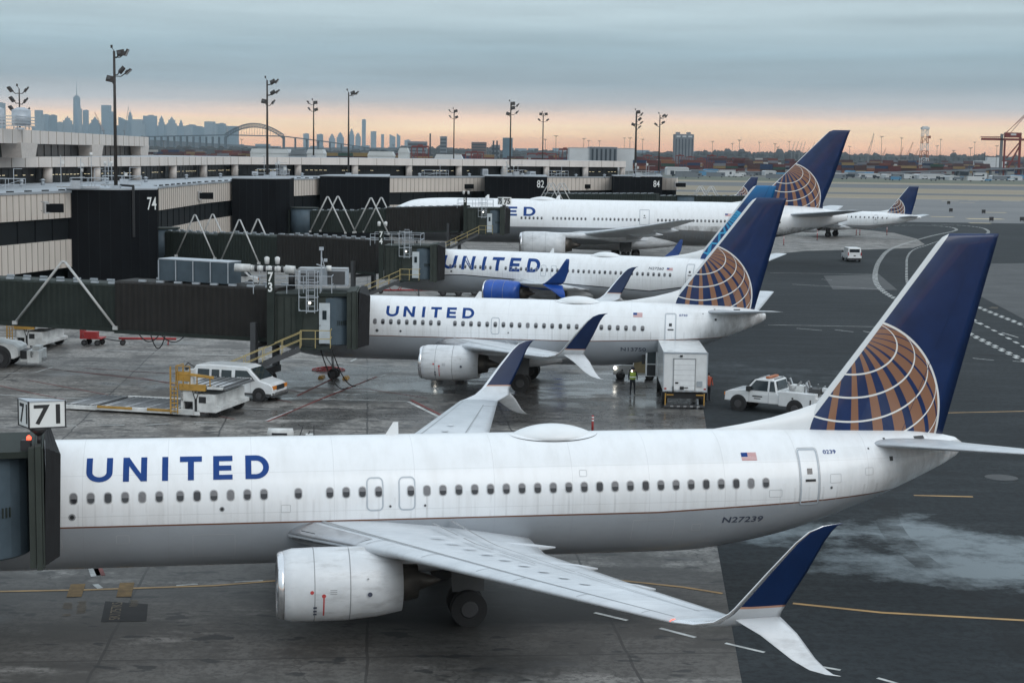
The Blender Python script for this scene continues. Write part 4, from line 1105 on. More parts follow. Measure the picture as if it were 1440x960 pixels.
roof_unit('roof_unit', *(G(681, 247.6, 10).to_2d()), 10, 1.2, 1.2, 1.4, .4, 'grey cabinet on the terminal roof left of the gate 82 block')
roof_unit('roof_unit', *(G(747, 248, 10).to_2d()), 10, 1.4, 1.2, 1.0, .6, 'blue grey box on the roof above gate number 82')

# flood / display boxes on brackets along the facade
def bracket_box(u, v, Y, w, label, rz=0):
    p = at(u, v, Y); r = empty('wall_display', tuple(p), rz, label=label, cat='display')
    MB(M['towerblk']).bx(-w * .5, w * .5, -1.5, -1.2, -.42, .42).build('screen_housing', r, bevel=.03)
    MB(M['towerblk']).bx(-w * .46, w * .46, -1.53, -1.503, -.36, .36).build('screen', r)
    a = MB(M['steel']).bar((-w * .3, -1.2, .45), (-w * .5, .35, .55), .08).bar((-w * .3, -1.2, -.45), (-w * .5, .35, -.3), .08).bx(-w * .55, -w * .3, -1.5, -.6, -.5, .6); a.build('bracket', r)
    return r
bracket_box(72, 292, 155.2, 1.7, 'black display box on a bracket, on the beige wall left of the gate 74 tower', .5)
bracket_box(285, 275, 210, 1.9, 'black display box on the beige wall right of gate number 74', .5)
bracket_box(655, 262, 301.5, 2.4, 'black display box on the wall left of the gate 82 block', .25)
bracket_box(820, 262, 325.0, 2.2, 'black display box on the wall between gate numbers 82 and 84', .25)
bracket_box(955, 260, 337.5, 2.2, 'black display box sticking out past the end of the terminal wall', .1)

# ------------------------------------------------------------------ floodlight masts
M['mast'] = simple('weathered_mast', (.042, .037, .034), .7, .2, .2)
M['lampglass'] = simple('lamp_glass', (.35, .37, .38), .2, 0, 0)
def mast(u, v0, v1, Y, heads, label, group='floodlight masts over the terminal', base=None, r=.17):
    b = at(u, v1, Y); t = at(u, v0, Y); z0 = b.z if base is None else base; h = t.z - z0
    R = empty('floodlight_mast', (b.x, b.y, z0), 0, label=label, cat='light mast')
    MB(M['mast']).cyl((0, 0, 0), (0, 0, h), r, r * .6, n=10).build('pole', R)
    MB(M['galv']).box((0, 0, .15), (.9, .9, .3)).build('base_plate', R)
    MB(M['mast']).cyl((0, 0, h), (-.25, 0, h + .35), .03).cyl((-.25, 0, h + .3), (-.25, 0, h + .6), .11, n=8).build('beacon', R)
    for (dx, dz, tilt, face) in heads:
        arm = MB(M['mast']).bar((0, 0, h - dz - .35), (dx * .55, 0, h - dz - .38), .09).bar((dx * .55, 0, h - dz - .38), (dx, 0, h - dz), .09).build('arm', R)
        s = 1 if dx > 0 else -1; hd = MB(M['mast'])
        hd.box((0, 0, 0), (.75, .62, .16), M['mast'], ry=0); hd.box((0, 0, -.10), (.68, .55, .05), M['lampglass']); hd.box((-.1, 0, .13), (.34, .3, .14), M['darkgrey'])
        o = hd.build('lamp_head', arm, loc=(dx + s * .2, 0, h - dz + .12)); o.rotation_euler = (face, -s * tilt, 0)
    return R
A4 = lambda: [(.55, .25, .35, 1.0), (1.05, .45, .95, 0), (.5, 2.0, .7, .6), (1.0, 2.1, .8, 0), (-.5, 2.7, .3, 0)]
mast(163, 72, 262, 166, [(.45, .3, .2, 1.3), (1.05, .25, 1.1, 0), (.55, 2.0, .9, .7), (1.2, 2.15, .75, 0), (-.25, 2.9, .2, 1.2)], 'tallest looking floodlight mast, standing on the gate 74 tower', base=10.46, r=.2)
mast(376, 113, 250, 234, [(.6, .3, .5, .9), (1.2, .25, .95, 0), (.6, 1.8, .6, .6), (1.3, 1.7, .8, 0), (-.25, 3.1, .2, 1.2), (.7, 3.2, 1.0, 0)], 'floodlight mast with three tiers of lamps, in front of the arch bridge', base=10.71, r=.19)
mast(441, 143, 225, 330, [(-.9, .3, .9, 0), (.2, .3, .1, 1.4), (-.7, 1.6, .9, 0), (.3, 1.7, .3, 1.0)], 'dark floodlight mast just right of the arch bridge', base=13.3)
mast(490, 130, 245, 272, [(.5, .2, .4, 1.0), (1.2, .2, .9, 0)], 'slim floodlight mast with two lamps at one level above the black gate block', base=10.66)
mast(638, 155, 225, 400, [(-.9, .3, .9, 0), (.25, .3, .2, 1.4), (-.8, 1.7, .9, 0), (.4, 1.8, .4, 1.0)], 'floodlight mast left of the gate 82 block, rising behind the roof', base=0, r=.2)
mast(717, 145, 247, 305, [(.2, .2, .1, 1.4), (1.1, .5, 1.0, 0), (.2, 1.0, .2, 1.2), (1.0, 1.8, .9, 0), (-.3, 2.1, .3, 1.0)], 'floodlight mast rising from the gate 82 block', base=10.56)
mast(763, 160, 222, 400, [(-.4, .2, .1, 1.4), (.5, .2, .1, 1.4), (-.8, 1.6, .7, .3), (.9, 1.6, .7, .3)], 'floodlight mast with square lamps on top, between gates 82 and 84', base=0, r=.2)
mast(893, 157, 250, 330, [(.2, .2, .1, 1.4), (.9, .6, 1.0, 0), (.5, 1.6, .8, .5), (.9, 2.3, .8, 0), (-.4, 2.7, .4, .8), (.5, 3.2, .8, 0)], 'thick floodlight mast crowded with lamps on the gate 84 block', base=10.56, r=.26)
mast(926, 162, 250, 334, [(.6, .2, .7, .3), (1.1, .3, 1.0, 0), (.5, 1.6, .6, .3), (-.6, 2.0, .6, .3)], 'slimmer floodlight mast at the right end of the terminal', base=10.56)
o = mast(28, 125, 180, 200, [(-.9, .2, .9, .3), (.7, .2, .9, .3), (-.7, 1.4, .9, .3), (.6, 1.5, .9, .3), (-.8, 2.5, .9, .3), (.8, 2.7, .9, .3)], 'short lamp tree with six lamps on the top terminal roof at far left', base=16.55, r=.12)
# handrail cages round the mast feet
def cage(u, v, z, w, d, label):
    p = G(u, v, z); mb = MB(M['galv']); h = 1.15
    for x in (-w / 2, 0, w / 2):
        for y in (-d / 2, d / 2): mb.bar((x, y, 0), (x, y, h), .05)
    for y in (-d / 2, d / 2):
        for zz in (.55, h): mb.bar((-w / 2, y, zz), (w / 2, y, zz), .045)
    for x in (-w / 2, w / 2):
        for zz in (.55, h): mb.bar((x, -d / 2, zz), (x, d / 2, zz), .045)
    mb.bar((-w / 2, -d / 2, 0), (w / 2, d / 2, h), .05).bar((w * .2, 0, 0), (w * .2, 0, 2.1), .06).bar((w * .2, 0, 2.1), (w * .45, 0, 2.1), .05)
    o = mb.build('roof_railing', loc=tuple(p), rz=.2); tag(o, label, 'railing'); return o
cage(172, 262, 10.3, 4.2, 3, 'pipe railing round the foot of the mast on the gate 74 tower')
cage(124, 266, 10.3, 3.4, 2.6, 'pipe railing near the left edge of the gate 74 tower roof')
cage(10, 268, 10.3, 3.2, 2.8, 'tall pipe railing on the lower terminal roof at the left picture edge')
cage(384, 249, 10.6, 4.6, 3, 'pipe railing on the black gate tower below the three-tier mast')
cage(612, 248, 10.1, 4.6, 3, 'scaffold-like railing on the roof left of gate 82')
cage(722, 248, 10.5, 4.0, 3, 'pipe railing at the foot of the mast above gate 82')
cage(785, 248.5, 10.1, 3.4, 3, 'pipe railing on the roof just right of gate number 82')
cage(905, 249, 10.5, 5.0, 3, 'pipe railing round the thick mast on the gate 84 block')

# small plant and aerials crowding the mast feet
def clutter(u, v, z, seed, label):
    p = G(u, v, z); R = empty('rooftop_aerials', tuple(p), .2, label=label, cat='aerials'); r = random.Random(seed)
    for i in range(4):
        x, y = r.uniform(-1.6, 1.6), r.uniform(-1, 1); h = r.uniform(1.4, 3.4); mb = MB(M['galv']).bar((x, y, 0), (x, y, h), .06).bar((x - .3, y, h * .7), (x + .3, y, h * .7), .04)
        if i % 2: mb.cyl((x, y, h), (x, y, h + .35), .14, n=8, m=M['dirtywhite'])
        else: mb.box((x + .2, y, h * .8), (.3, .2, .4), M['dirtywhite'])
        mb.build('aerial', R)
    MB(M['galv']).box((r.uniform(-1, 1), -.8, .4), (.9, .6, .8)).build('equipment_box', R); MB(M['steel']).bar((-2, .6, .12), (2.2, .6, .12), .1).bar((-2, .9, .12), (2.2, .9, .12), .08).build('pipe_run', R)
clutter(168, 262, 10.46, 1, 'cluster of small aerials and boxes round the mast foot on the gate 74 tower')
clutter(385, 249, 10.7, 2, 'cluster of small aerials at the foot of the three-tier mast')
clutter(720, 247.5, 10.56, 3, 'cluster of small aerials at the mast foot above gate 82')
clutter(900, 249, 10.56, 4, 'cluster of small aerials at the foot of the thick mast on gate 84')
clutter(108, 265, 10.46, 5, 'low aerials and pipes at the left corner of the gate 74 tower roof')
for i, (u, v) in enumerate([(30, 262), (60, 260), (150, 258), (205, 256), (262, 252), (310, 250), (425, 249), (590, 249), (660, 249), (735, 249), (810, 250), (850, 250)]):
    p = G(u, v, 10.0); R = empty('roof_ventilator', (p.x, p.y, 9.98), label='small pale mushroom vent on the lower terminal roof', cat='vent', group='mushroom vents on the lower terminal roof')
    MB(M['galv']).cyl((0, 0, 0), (0, 0, .55), .22, n=10).build('pipe', R); MB(M['galv']).cyl((0, 0, .55), (0, 0, .75), .42, .1, n=12).build('cowl', R)
# drain pipe down the front tower
tag(MB(M['black']).bar((-38.9, 166.2, 5.5), (-38.9, 166.2, 10.7), .22).bar((-38.9, 166.2, 10.7), (-40.5, 167.5, 10.75), .22).build('drain_pipe'), 'thick black pipe bending over the edge of the gate 74 tower', 'pipe')
# ------------------------------------------------------------------ boarding bridges
def flat(name, col, r=.7, var=.25, sc=1.2): return simple(name, col, r, 0, var, sc, .25)
M['tun_green'] = flat('bridge_green_grey', (.022, .029, .025))
M['tun_brown'] = flat('bridge_brown_grey', (.021, .0195, .018))
M['cab_green'] = flat('cab_green_grey', (.040, .048, .042))
M['shutter'] = flat('blue_grey_shutter', (.075, .105, .13), .5)
M['bellows'] = flat('black_bellows', (.020, .020, .021), .9)
M['rail_y'] = flat('pale_yellow_rail', (.42, .34, .16), .6)
M['frame_w'] = simple('frame_tube', (.46, .46, .45), .45, .2, .15)
M['ac_blue'] = flat('blue_grey_casing', (.065, .09, .11), .55)
M['cable'] = simple('black_cable', (.012, .012, .013), .7, 0, 0)
M['cabdoor'] = simple('cab_door_paint', (.50, .55, .58), .5, 0, .15)

def wb(mb, name, parent, root, **k): 
    o = mb.build(name, parent, **k)
    if parent is root: o.location = -root.location
    return o
def tunnel(p0, p1, w, h, m, z0, z1, pitch=.42):
    """corrugated tunnel from p0 to p1 (xy); z0, z1 floor levels"""
    p0, p1 = Vector((p0[0], p0[1])), Vector((p1[0], p1[1])); L = (p1 - p0).length; d = (p1 - p0) / L; n = Vector((-d.y, d.x))
    k = int(L / (pitch / 4)); rings = []
    for i in range(k + 1):
        q = p0 + d * (L * i / k); z = z0 + (z1 - z0) * i / k; ww = w / 2 + (.045 if (i % 4) in (1, 2) else 0)
        a, b = q + n * ww, q - n * ww
        rings.append([(b.x, b.y, z), (a.x, a.y, z), (a.x, a.y, z + h - .12), (a.x - n.x * .18, a.y - n.y * .18, z + h), (b.x + n.x * .18, b.y + n.y * .18, z + h), (b.x, b.y, z + h - .12)])
    mb = MB(m).loft(rings, m, smooth=False)
    for s in (1, -1):     # roof edge clips and bottom chord
        e = n * s * (w / 2 + .08)
        mb.bar((p0.x + e.x, p0.y + e.y, z0 + .04), (p1.x + e.x, p1.y + e.y, z1 + .04), .12, .22, M['tun_green'])
        for i in range(int(L / 1.26)):
            q = p0 + d * (.6 + i * 1.26) + n * s * (w / 2 - .2); mb.box((q.x, q.y, z0 + (z1 - z0) * i * 1.26 / L + h + .05), (.5, .16, .12), M['galv'], rz=math.atan2(d.y, d.x))
    return mb
def aframe(root, c0, half, ztop, zfoot, axis, n_off, r=.075, twin=True):
    """triangular stay frame: feet at +-half along axis, on both sides"""
    c0, d = Vector(c0), Vector(axis).normalized(); n = Vector((-d.y, d.x)); mb = MB(M['frame_w'])
    n = n if n.y < 0 else -n
    for s in ((1, -1) if twin else (1,)):
        o_ = n * s * n_off; a = c0 - d * half + o_; b = c0 + d * half + o_; t = c0 + o_
        tl, tr_ = t - d * .12, t + d * .12
        mb.cyl((a.x, a.y, zfoot), (tl.x, tl.y, ztop), r, n=8); mb.cyl((tl.x, tl.y, ztop), (tr_.x, tr_.y, ztop), r, n=8); mb.cyl((tr_.x, tr_.y, ztop), (b.x, b.y, zfoot), r, n=8)
        for q in (a, b): mb.box((q.x, q.y, zfoot), (.3, .3, .22))
    if False: mb.cyl((c0.x + n.x * n_off, c0.y + n.y * n_off, ztop), (c0.x - n.x * n_off, c0.y - n.y * n_off, ztop), r * .8, n=8)
    wb(mb, 'stay_frame', root, root)
def cab(root, ex, ey, z, h, rz, depth=3.6, door=True, stair=True, pillar=None, stairlen=5.2, lad=True, hs=1.0):
    """operator cab; ex, ey = right end of the canopy, built to the left along local x, away along local y"""
    R_ = Matrix.Translation((ex, ey, z)) @ Matrix.Rotation(rz, 4, 'Z')
    def put(mb, name, parent=root):
        mb.v = [tuple(R_ @ Vector(p)) for p in mb.v]; return wb(mb, name, parent, root)
    c = put(MB(M['cab_green']).prism([(-5.6, 0), (-2.1, 0), (-2.1, h - .35), (-5.6, h - .15)], 0, depth).box((-3.85, depth / 2, h - .22), (3.5, depth + .12, .1), M['tun_green']), 'cab')
    mb = MB(M['cab_green']); [mb.bx(-5.5 + i * .42, -5.44 + i * .42, -.035, -.001, .1, h - .4, M['tun_green']) for i in range(4)]; mb.bx(-4.35, -3.95, -.1, -.001, .75, h - .6, M['tun_green']); put(mb, 'cab_ribs', c)
    rings = []
    for zz in (0, .06, h - .45, h - .3):
        rr = 1.58 if zz in (.06, h - .45) else 1.5
        rings.append([(-2.3 + rr * math.cos(a), 1.55 + rr * math.sin(a), zz) for a in [PI + PI * i / 14 for i in range(15)]] + [(-.72, 2.9, zz), (-3.88, 2.9, zz)])
    dr = MB(M['shutter']).loft(rings, M['shutter'], smooth=False)
    put(dr, 'rotating_drum')
    put(MB(M['tun_green']).prism([(-4.0 + 3.3 * i / 8, 0) for i in range(0)] or [(-3.95, -.1), (-.65, -.1), (-.65, depth), (-3.95, depth)], h - .3, h - .12, plane='xy'), 'drum_roof')
    mb = MB(M['shutter']); 
    for i in range(6):
        a = PI * 1.5 + .05 + i * .07; mb.box((-2.3 + 1.6 * math.cos(a + .25), 1.55 + 1.6 * math.sin(a + .25), h * .42), (.05, .04, .28), M['tun_green'], rz=a)
    put(mb, 'vent', c)
    # hood frames
    mb = MB(M['cab_green']); mb.bx(-1.28 * hs, -1.0 * hs, -.25, depth, -.15, h); mb.bx(-.98 * hs, -.72 * hs, -.32, depth, -.2, h + .05); mb.bx(-.7 * hs, -.62 * hs, -.28, depth, -.15, h)
    put(mb, 'hood_frame')
    rings = []
    for i in range(7):
        x0 = (-.6 + .11 * i) * hs; dx = .02 if i % 2 else -.02; g = .05 if i % 2 else 0
        rings.append([(x0 + dx, -.22 + g + i * .10, -.1 + i * .02), (x0 + dx - .05 * i, depth + 1.0, -.1), (x0 + dx - .05 * i, depth + 1.0, h - .02), (x0 + dx + .07, -.22 + g + i * .10, h - .02 - i * .05)])
    put(MB(M['bellows']).loft(rings, M['bellows'], smooth=False), 'bellows')
    if door:
        d = put(MB(M['cabdoor']).bx(-2.95, -2.3, -.16, -.1, .15, 2.6), 'service_door')
        put(MB(M['glass']).bx(-2.75, -2.5, -.19, -.165, 1.6, 2.15), 'pane', d)
        put(MB(M['steel']).bx(-2.93, -2.85, -.2, -.165, 1.2, 1.3), 'handle', d)
        if stair:
            mb = MB(M['tun_green']).bx(-4.0, -2.2, -1.25, -.05, -.12, -.02)
            put(mb, 'landing'); mb = MB(M['rail_y'])
            for x in (-4.0, -3.1, -2.2): mb.bar((x, -1.25, 0), (x, -1.25, 1.05), .045)
            for zz in (.55, 1.05): mb.bar((-4.0, -1.25, zz), (-2.2, -1.25, zz), .045).bar((-2.2, -1.25, zz), (-2.2, -.1, zz), .045)
            put(mb, 'landing_rail')
            x0, x1, z1_ = -4.0, -4.0 - stairlen, -(z - .35)
            mb = MB(M['darkgrey'])
            for y in (-1.2, -.35): mb.bar((x0, y, -.1), (x1, y, z1_), .08, .3)
            for i in range(13): f_ = (i + .5) / 13; mb.box((x0 + (x1 - x0) * f_, -.78, -.05 + (z1_ + .05) * f_), (.28, .8, .04), M['galv'])
            st = put(mb, 'stairs'); mb = MB(M['rail_y'])
            for y in (-1.22, -.33):
                for dz in (.5, .95): mb.bar((x0, y, -.05 + dz), (x1, y, z1_ + dz), .04)
                for i in range(6): f_ = i / 5; xx, zz = x0 + (x1 - x0) * f_, -.05 + (z1_ + .05) * f_; mb.bar((xx, y, zz), (xx, y, zz + .95), .035)
            put(mb, 'stair_rail', st)
            wh = MB(M['rubber']); [wh.cyl((x1 + .2, y, .2 - z), (x1 + .2, y + .12, .2 - z), .2, n=14) for y in (-1.25,)]; put(wh, 'caster', st)
    if lad:
        mb = MB(M['galv'])
        for x in (-3.7, -3.2): mb.bar((x, -.35, 2.0), (x, -.35, h + 1.25), .05)
        for i in range(9): mb.bar((-3.7, -.35, 2.1 + i * .32), (-3.2, -.35, 2.1 + i * .32), .04)
        for zz in (2.2, 3.0, h + .6, h + 1.2): mb.bar((-4.1, -.9, zz), (-3.0, -.9, zz), .05).bar((-4.1, -.9, zz), (-4.1, -.2, zz), .05).bar((-3.0, -.9, zz), (-3.0, -.2, zz), .05)
        for x in (-4.1, -3.55, -3.0): mb.bar((x, -.9, 2.2), (x, -.9, h + 1.2), .04)
        put(mb, 'caged_ladder'); put(MB(M['lamp_w']).revolve([(-.07, .01), (0, .08), (.07, .01)], (-3.45, -.97, h - .62), 8, M['lamp_w']), 'cab_lamp', c)
        mb = MB(M['galv']) 
        for x in (-6.9, -5.9, -4.9, -3.9, -2.9, -2.2): mb.bar((x, -.0, h - .2), (x, -.0, h + .9), .045)
        for zz in (h + .35, h + .9): mb.bar((-6.9, 0, zz), (-2.2, 0, zz), .045).bar((-6.9, depth, zz), (-2.2, depth, zz), .045).bar((-2.2, 0, zz), (-2.2, depth, zz), .045)
        for x in (-6.9, -4.6, -2.2): mb.bar((x, depth, h - .2), (x, depth, h + .9), .045)
        put(mb, 'roof_railing')
    if pillar:
        mb = MB(M['tun_green']).bx(-6.05, -5.62, -.45, -.1, .0, h + 1.25); o = put(mb, 'number_post')
        for i, chx in enumerate(pillar):
            mb = MB(M['sign_white']); v, f = text_verts(chx, .55, 1, .02)
            mb.add([R_ @ Vector((-6.0 + p[0] * .8, -.46, h + .62 - i * .62 + p[1])) for p in v], f, M['sign_white']); wb(mb, 'gate_digit', o, root)
        for dx in (-.0, .62):
            mb = MB(M['dirtywhite']).revolve([(0, .02), (.02, .13), (.4, .16), (.46, .05)], (-6.05 + dx, -.3, h + 1.62), 12, M['dirtywhite'], ax='z'); put(mb, 'floodlight', o)
def bogie(root, x, y, z, rz=0, w=1.5):
    M_ = Matrix.Translation((x, y, 0)) @ Matrix.Rotation(rz, 4, 'Z')
    mb = MB(M['darkgrey'])
    for s in (-w, w): mb.bx(-.18, .18, s - .18, s + .18, .9, z + 1.2)
    mb.bx(-.25, .25, -w - .2, w + .2, .75, 1.15).bx(-.35, .35, -.6, .6, .4, .8).bx(-.2, .2, -w, w, z - .35, z - .1)
    mb.v = [tuple(M_ @ Vector(p)) for p in mb.v]; g = wb(mb, 'lift_column', root, root)
    for s in (-.55, .55):
        wm_ = MB(M['rubber']).cyl((0, s - .16, .45), (0, s + .16, .45), .45, n=20).cyl((0, s - .17, .45), (0, s - .165, .45), .25, .22, n=14, m=M['hub'])
        wm_.v = [tuple(M_ @ Vector(p)) for p in wm_.v]; wb(wm_, 'wheel', g, root)
def rotunda(root, x, y, z, h, r=1.7, col=True):
    o = wb(MB(M['shutter']).cyl((x, y, z), (x, y, z + h), r, n=28).cyl((x, y, z + h), (x, y, z + h + .12), r + .15, n=28, m=M['tun_green']).cyl((x, y, z - .12), (x, y, z), r + .1, n=28, m=M['tun_green']), 'rotunda', root, root)
    wb(MB(M['darkgrey']).cyl((x, y, 0), (x, y, z - .1), .45, n=16).cyl((x, y, z - .8), (x, y, z - .1), .45, 1.2, n=16), 'support_column', root, root)
def cables(root, pts):
    for p, q, sag in pts:
        mb = MB(M['cable']); p, q = Vector(p), Vector(q); prev = p
        for i in range(1, 9): t = i / 8; c = p.lerp(q, t) - Vector((0, 0, sag * 4 * t * (1 - t))); mb.cyl(prev, c, .035, n=6); prev = c
        wb(mb, 'hanging_cable', root, root)

# bridge at gate 73 (second airliner)
def rootb(x, y, label): return empty('boarding_bridge', (x, y, 0), label=label, cat='jet bridge')
B = rootb(-14.2, 99.4, 'boarding bridge with post number 73 and roof air unit, docked to the second airliner')
d2 = (Vector((-33.0, 106.0)) - Vector((-14.0, 99.9))).normalized(); s2 = Vector((-14.0, 99.9))
wb(tunnel(s2, s2 + d2 * 11.3, 2.6, 3.25, M['tun_brown'], 2.95, 2.98), 'outer_tunnel', B, B)
wb(tunnel(s2 + d2 * 11.1, s2 + d2 * 24.5, 2.3, 2.95, M['tun_green'], 3.05, 3.1), 'inner_tunnel', B, B)
wb(tunnel(s2 + d2 * 24.3, s2 + d2 * 33, 2.0, 2.7, M['tun_green'], 3.15, 3.3), 'inner_tunnel', B, B)
q = s2 + d2 * 35; rotunda(B, q.x, q.y, 3.3, 3.0)
cab(B, -8.72, 97.6, 2.85, 3.3, .05, pillar='73', stairlen=5.6)
bogie(B, -15.3, 99.8, 2.9, math.atan2(d2.y, d2.x))
aframe(B, s2 + d2 * 14.9, 3.7, 7.3, 3.25, d2, 1.45, r=.085, twin=False)
cables(B, [((-23.5, 101.3, 3.0), (-22.1, 100.9, 3.0), .5), ((-22.0, 100.9, 3.0), (-20.4, 100.5, 3.0), .45), ((-22.7, 101.1, 3.0), (-21.7, 100.8, 3.0), .9), ((-11.6, 97.6, 2.6), (-10.0, 98.4, .2), .9), ((-10.9, 97.6, 2.6), (-9.6, 98.8, .2), .6)])
# roof air unit, duct and pump
u0 = at(233, 376, 102.5); u1 = at(330, 378, 100.6)
A_ = wb(MB(M['ac_blue']).bar((u0.x, u0.y, 7.0), (u1.x, u1.y, 6.95), 1.5, 1.32), 'air_unit', B, B)
mb = MB(M['galv']); dv = (u1 - u0); 
for i in range(5):
    p = u0 + dv * (i / 4); mb.box((p.x + dv.normalized().y * .76 * 1, p.y - .765, 6.98), (.06, .05, 1.26), rz=math.atan2(dv.y, dv.x))
mb.bar((u0.x, u0.y, 7.68), (u1.x, u1.y, 7.63), 1.56, .06); wb(mb, 'casing_frame', A_, B)
mb = MB(M['black']); 
for i in (.25, .6, .9):
    p = u0 + dv * i; mb.box((p.x, p.y, 6.25), (.25, 1.0, .45))
wb(mb, 'unit_stand', B, B)
mb = MB(M['dirtywhite']); y_ = 99.5; pA, pB, pC = at(330, 376, y_), at(352, 377, y_), at(408, 379, y_)
for a, b, r in ((pA, pB, .25),): mb.cyl(a, b, r, n=14)
mb.cyl(pB, pC, .17, n=14); k = 9
for i in range(k): p = pB.lerp(pC, i / k); mb.cyl(p, p + Vector((.16, 0, 0)), .20, n=14, m=M['black'] if i % 2 else M['dirtywhite'])
mb.cyl(pC - Vector((.3, 0, 0)), pC + Vector((.3, 0, -.05)), .27, n=14).cyl(pC + Vector((.1, 0, 0)), pC + Vector((.1, 0, -1.1)), .2, n=12, m=M['black'])
wb(mb, 'air_duct', B, B)
p0_, p1_ = at(421, 400, 99.5), at(489, 400, 99.5)
A_ = wb(MB(M['galv']).bx(p0_.x, p1_.x, 99, 100.2, 6.35, 7.35).bx(p0_.x, p1_.x, 99, 100.2, 7.36, 7.42, M['steel']), 'cabinet', B, B)
w_ = p1_.x - p0_.x
wb(MB(M['darkgrey']).bx(p0_.x + .15, p0_.x + w_ * .42, 98.96, 98.997, 6.45, 7.25), 'grille', A_, B); wb(MB(M['darkgrey']).bx(p0_.x + w_ * .6, p1_.x - .12, 98.96, 98.997, 6.45, 7.25), 'grille', A_, B)
mb = MB(M['galv']); pm = at(452, 400, 98.6); mb.bar((pm.x, 98.6, 6), (pm.x, 98.6, 8.6), .07).bar((pm.x - .3, 98.6, 7.7), (pm.x + .35, 98.6, 7.5), .06).bar((pm.x, 98.6, 8.2), (pm.x + .3, 98.6, 7.2), .05).box((pm.x, 98.6, 8.65), (.25, .2, .2)).box((pm.x + .25, 98.6, 7.95), (.2, .2, .18)).cyl((pm.x + .45, 98.6, 7.3), (pm.x + .45, 98.6, 7.62), .16, n=10, m=M['dirtywhite'])
wb(mb, 'sensor_mast', B, B)

# bridge at gate 71 (nearest airliner)
B = rootb(-17, 45.6, 'boarding bridge at the left edge carrying the illuminated number 71 box')
wb(tunnel((-16.2, 46.4), (-30, 50.5), 2.6, 3.25, M['tun_brown'], 3.0, 3.0), 'outer_tunnel', B, B); wb(tunnel((-29.9, 50.5), (-44, 54.7), 2.3, 2.95, M['tun_green'], 3.1, 3.2), 'inner_tunnel', B, B)
rotunda(B, -45.6, 55.2, 3.2, 3.0)
cab(B, -12.85, 45.3, 2.85, 3.3, .27, depth=3.2, stair=False, door=False, lad=False, hs=.62); bogie(B, -19, 47.4, 2.9, -.29)
# number box: triangular lantern on a funnel
pn = at(62, 610, 45.6); zt = at(62, 600, 45.6).z
S_ = empty('gate_number_sign', (pn.x - .05, pn.y, 6.28), label='white triangular box sign reading 71 with black digits, beside the nearest airliner', cat='sign')
tri = [(-.72, -.05), (-.28, -.62), (.74, -.30), (.1, .5)]
tri = [(-.70, .12), (-.22, -.50), (.72, -.12)]
z0_, z1_ = .38, 1.16
body = MB(M['sign_white']).prism(tri, z0_ + .03, z1_ - .03, plane='xy').build('sign_face', S_)
MB(M['galv']).prism([(a * 1.04, b * 1.04) for a, b in tri], z1_ - .03, z1_ + .01, plane='xy').build('lid', S_)
MB(M['black']).prism([(a * 1.04, b * 1.04) for a, b in tri], z0_, z0_ + .03, plane='xy').build('rim', S_)
for a, b in ((tri[0], tri[1]), (tri[1], tri[2])):
    a, b = Vector(a), Vector(b); d = (b - a); L = d.length; d /= L; n = Vector((d.y, -d.x)); mb = MB(M['black'])
    v, f = text_verts('71', .56, 1.0, .012); w = max(p[0] for p in v); kk = L * .74 / w
    mb.add([(a.x + d.x * (L * .1 + p[0] * kk) + n.x * .008, a.y + d.y * (L * .1 + p[0] * kk) + n.y * .008, z0_ + .13 + p[1]) for p in v], f, M['black'])
    for t in (.0, .985): q = a + d * L * t + n * .01; mb.box((q.x, q.y, (z0_ + z1_) / 2), (.03, .03, z1_ - z0_))
    mb.build('number', body)
MB(M['black']).cyl((-.05, -.15, .38), (-.05, -.15, .14), .34, .07, n=12).cyl((-.05, -.15, .14), (-.05, -.15, -.1), .06, n=10).build('funnel', S_)
pr = at(40, 609, 45.2)
r_ = empty('warning_beacon', (pr.x, pr.y, 6.28), label='small red warning beacon below the number 71 sign', cat='beacon')
MB(M['black']).bx(-.2, .06, -.12, .12, -.25, .05).build('base', r_); MB(M['lamp_r']).revolve([(-.06, .02), (-.05, .07), (.03, .07), (.08, .02)], (.02, -.04, .11), 12, M['lamp_r'], ax='z').build('lens', r_)

# bridge at gate 74 (third airliner)
B = rootb(-24, 164, 'boarding bridge with post number 74 running from the gate 74 tower to the third airliner')
a_, b_ = Vector((-37.9, 175)), Vector((-12.4, 156.4)); d = (b_ - a_).normalized(); L = (b_ - a_).length
wb(tunnel((-42.5, 178), (-39.5, 176), 2.4, 3.05, M['tun_green'], 3.0, 3.0), 'link_corridor', B, B)
rotunda(B, a_.x, a_.y, 3.0, 3.0, 1.75)
wb(tunnel(a_ + d * 1.6, a_ + d * 10, 2.1, 2.75, M['tun_green'], 3.1, 3.05), 'inner_tunnel', B, B)
wb(tunnel(a_ + d * 9.8, a_ + d * 18.6, 2.35, 3.0, M['tun_green'], 3.0, 2.98), 'middle_tunnel', B, B)
wb(tunnel(a_ + d * 18.4, b_, 2.6, 3.25, M['tun_brown'], 2.92, 2.9), 'outer_tunnel', B, B)
cab(B, -6.45, 150.9, 2.75, 3.3, -.04, pillar='74', depth=3.4)
bogie(B, -14.6, 158, 2.8, math.atan2(d.y, d.x))
aframe(B, at(287, 330, 169.5).to_2d(), 2.9, 7.75, 3.4, d, 1.25); aframe(B, at(350, 330, 164.8).to_2d(), 2.7, 7.5, 3.3, d, 1.3)

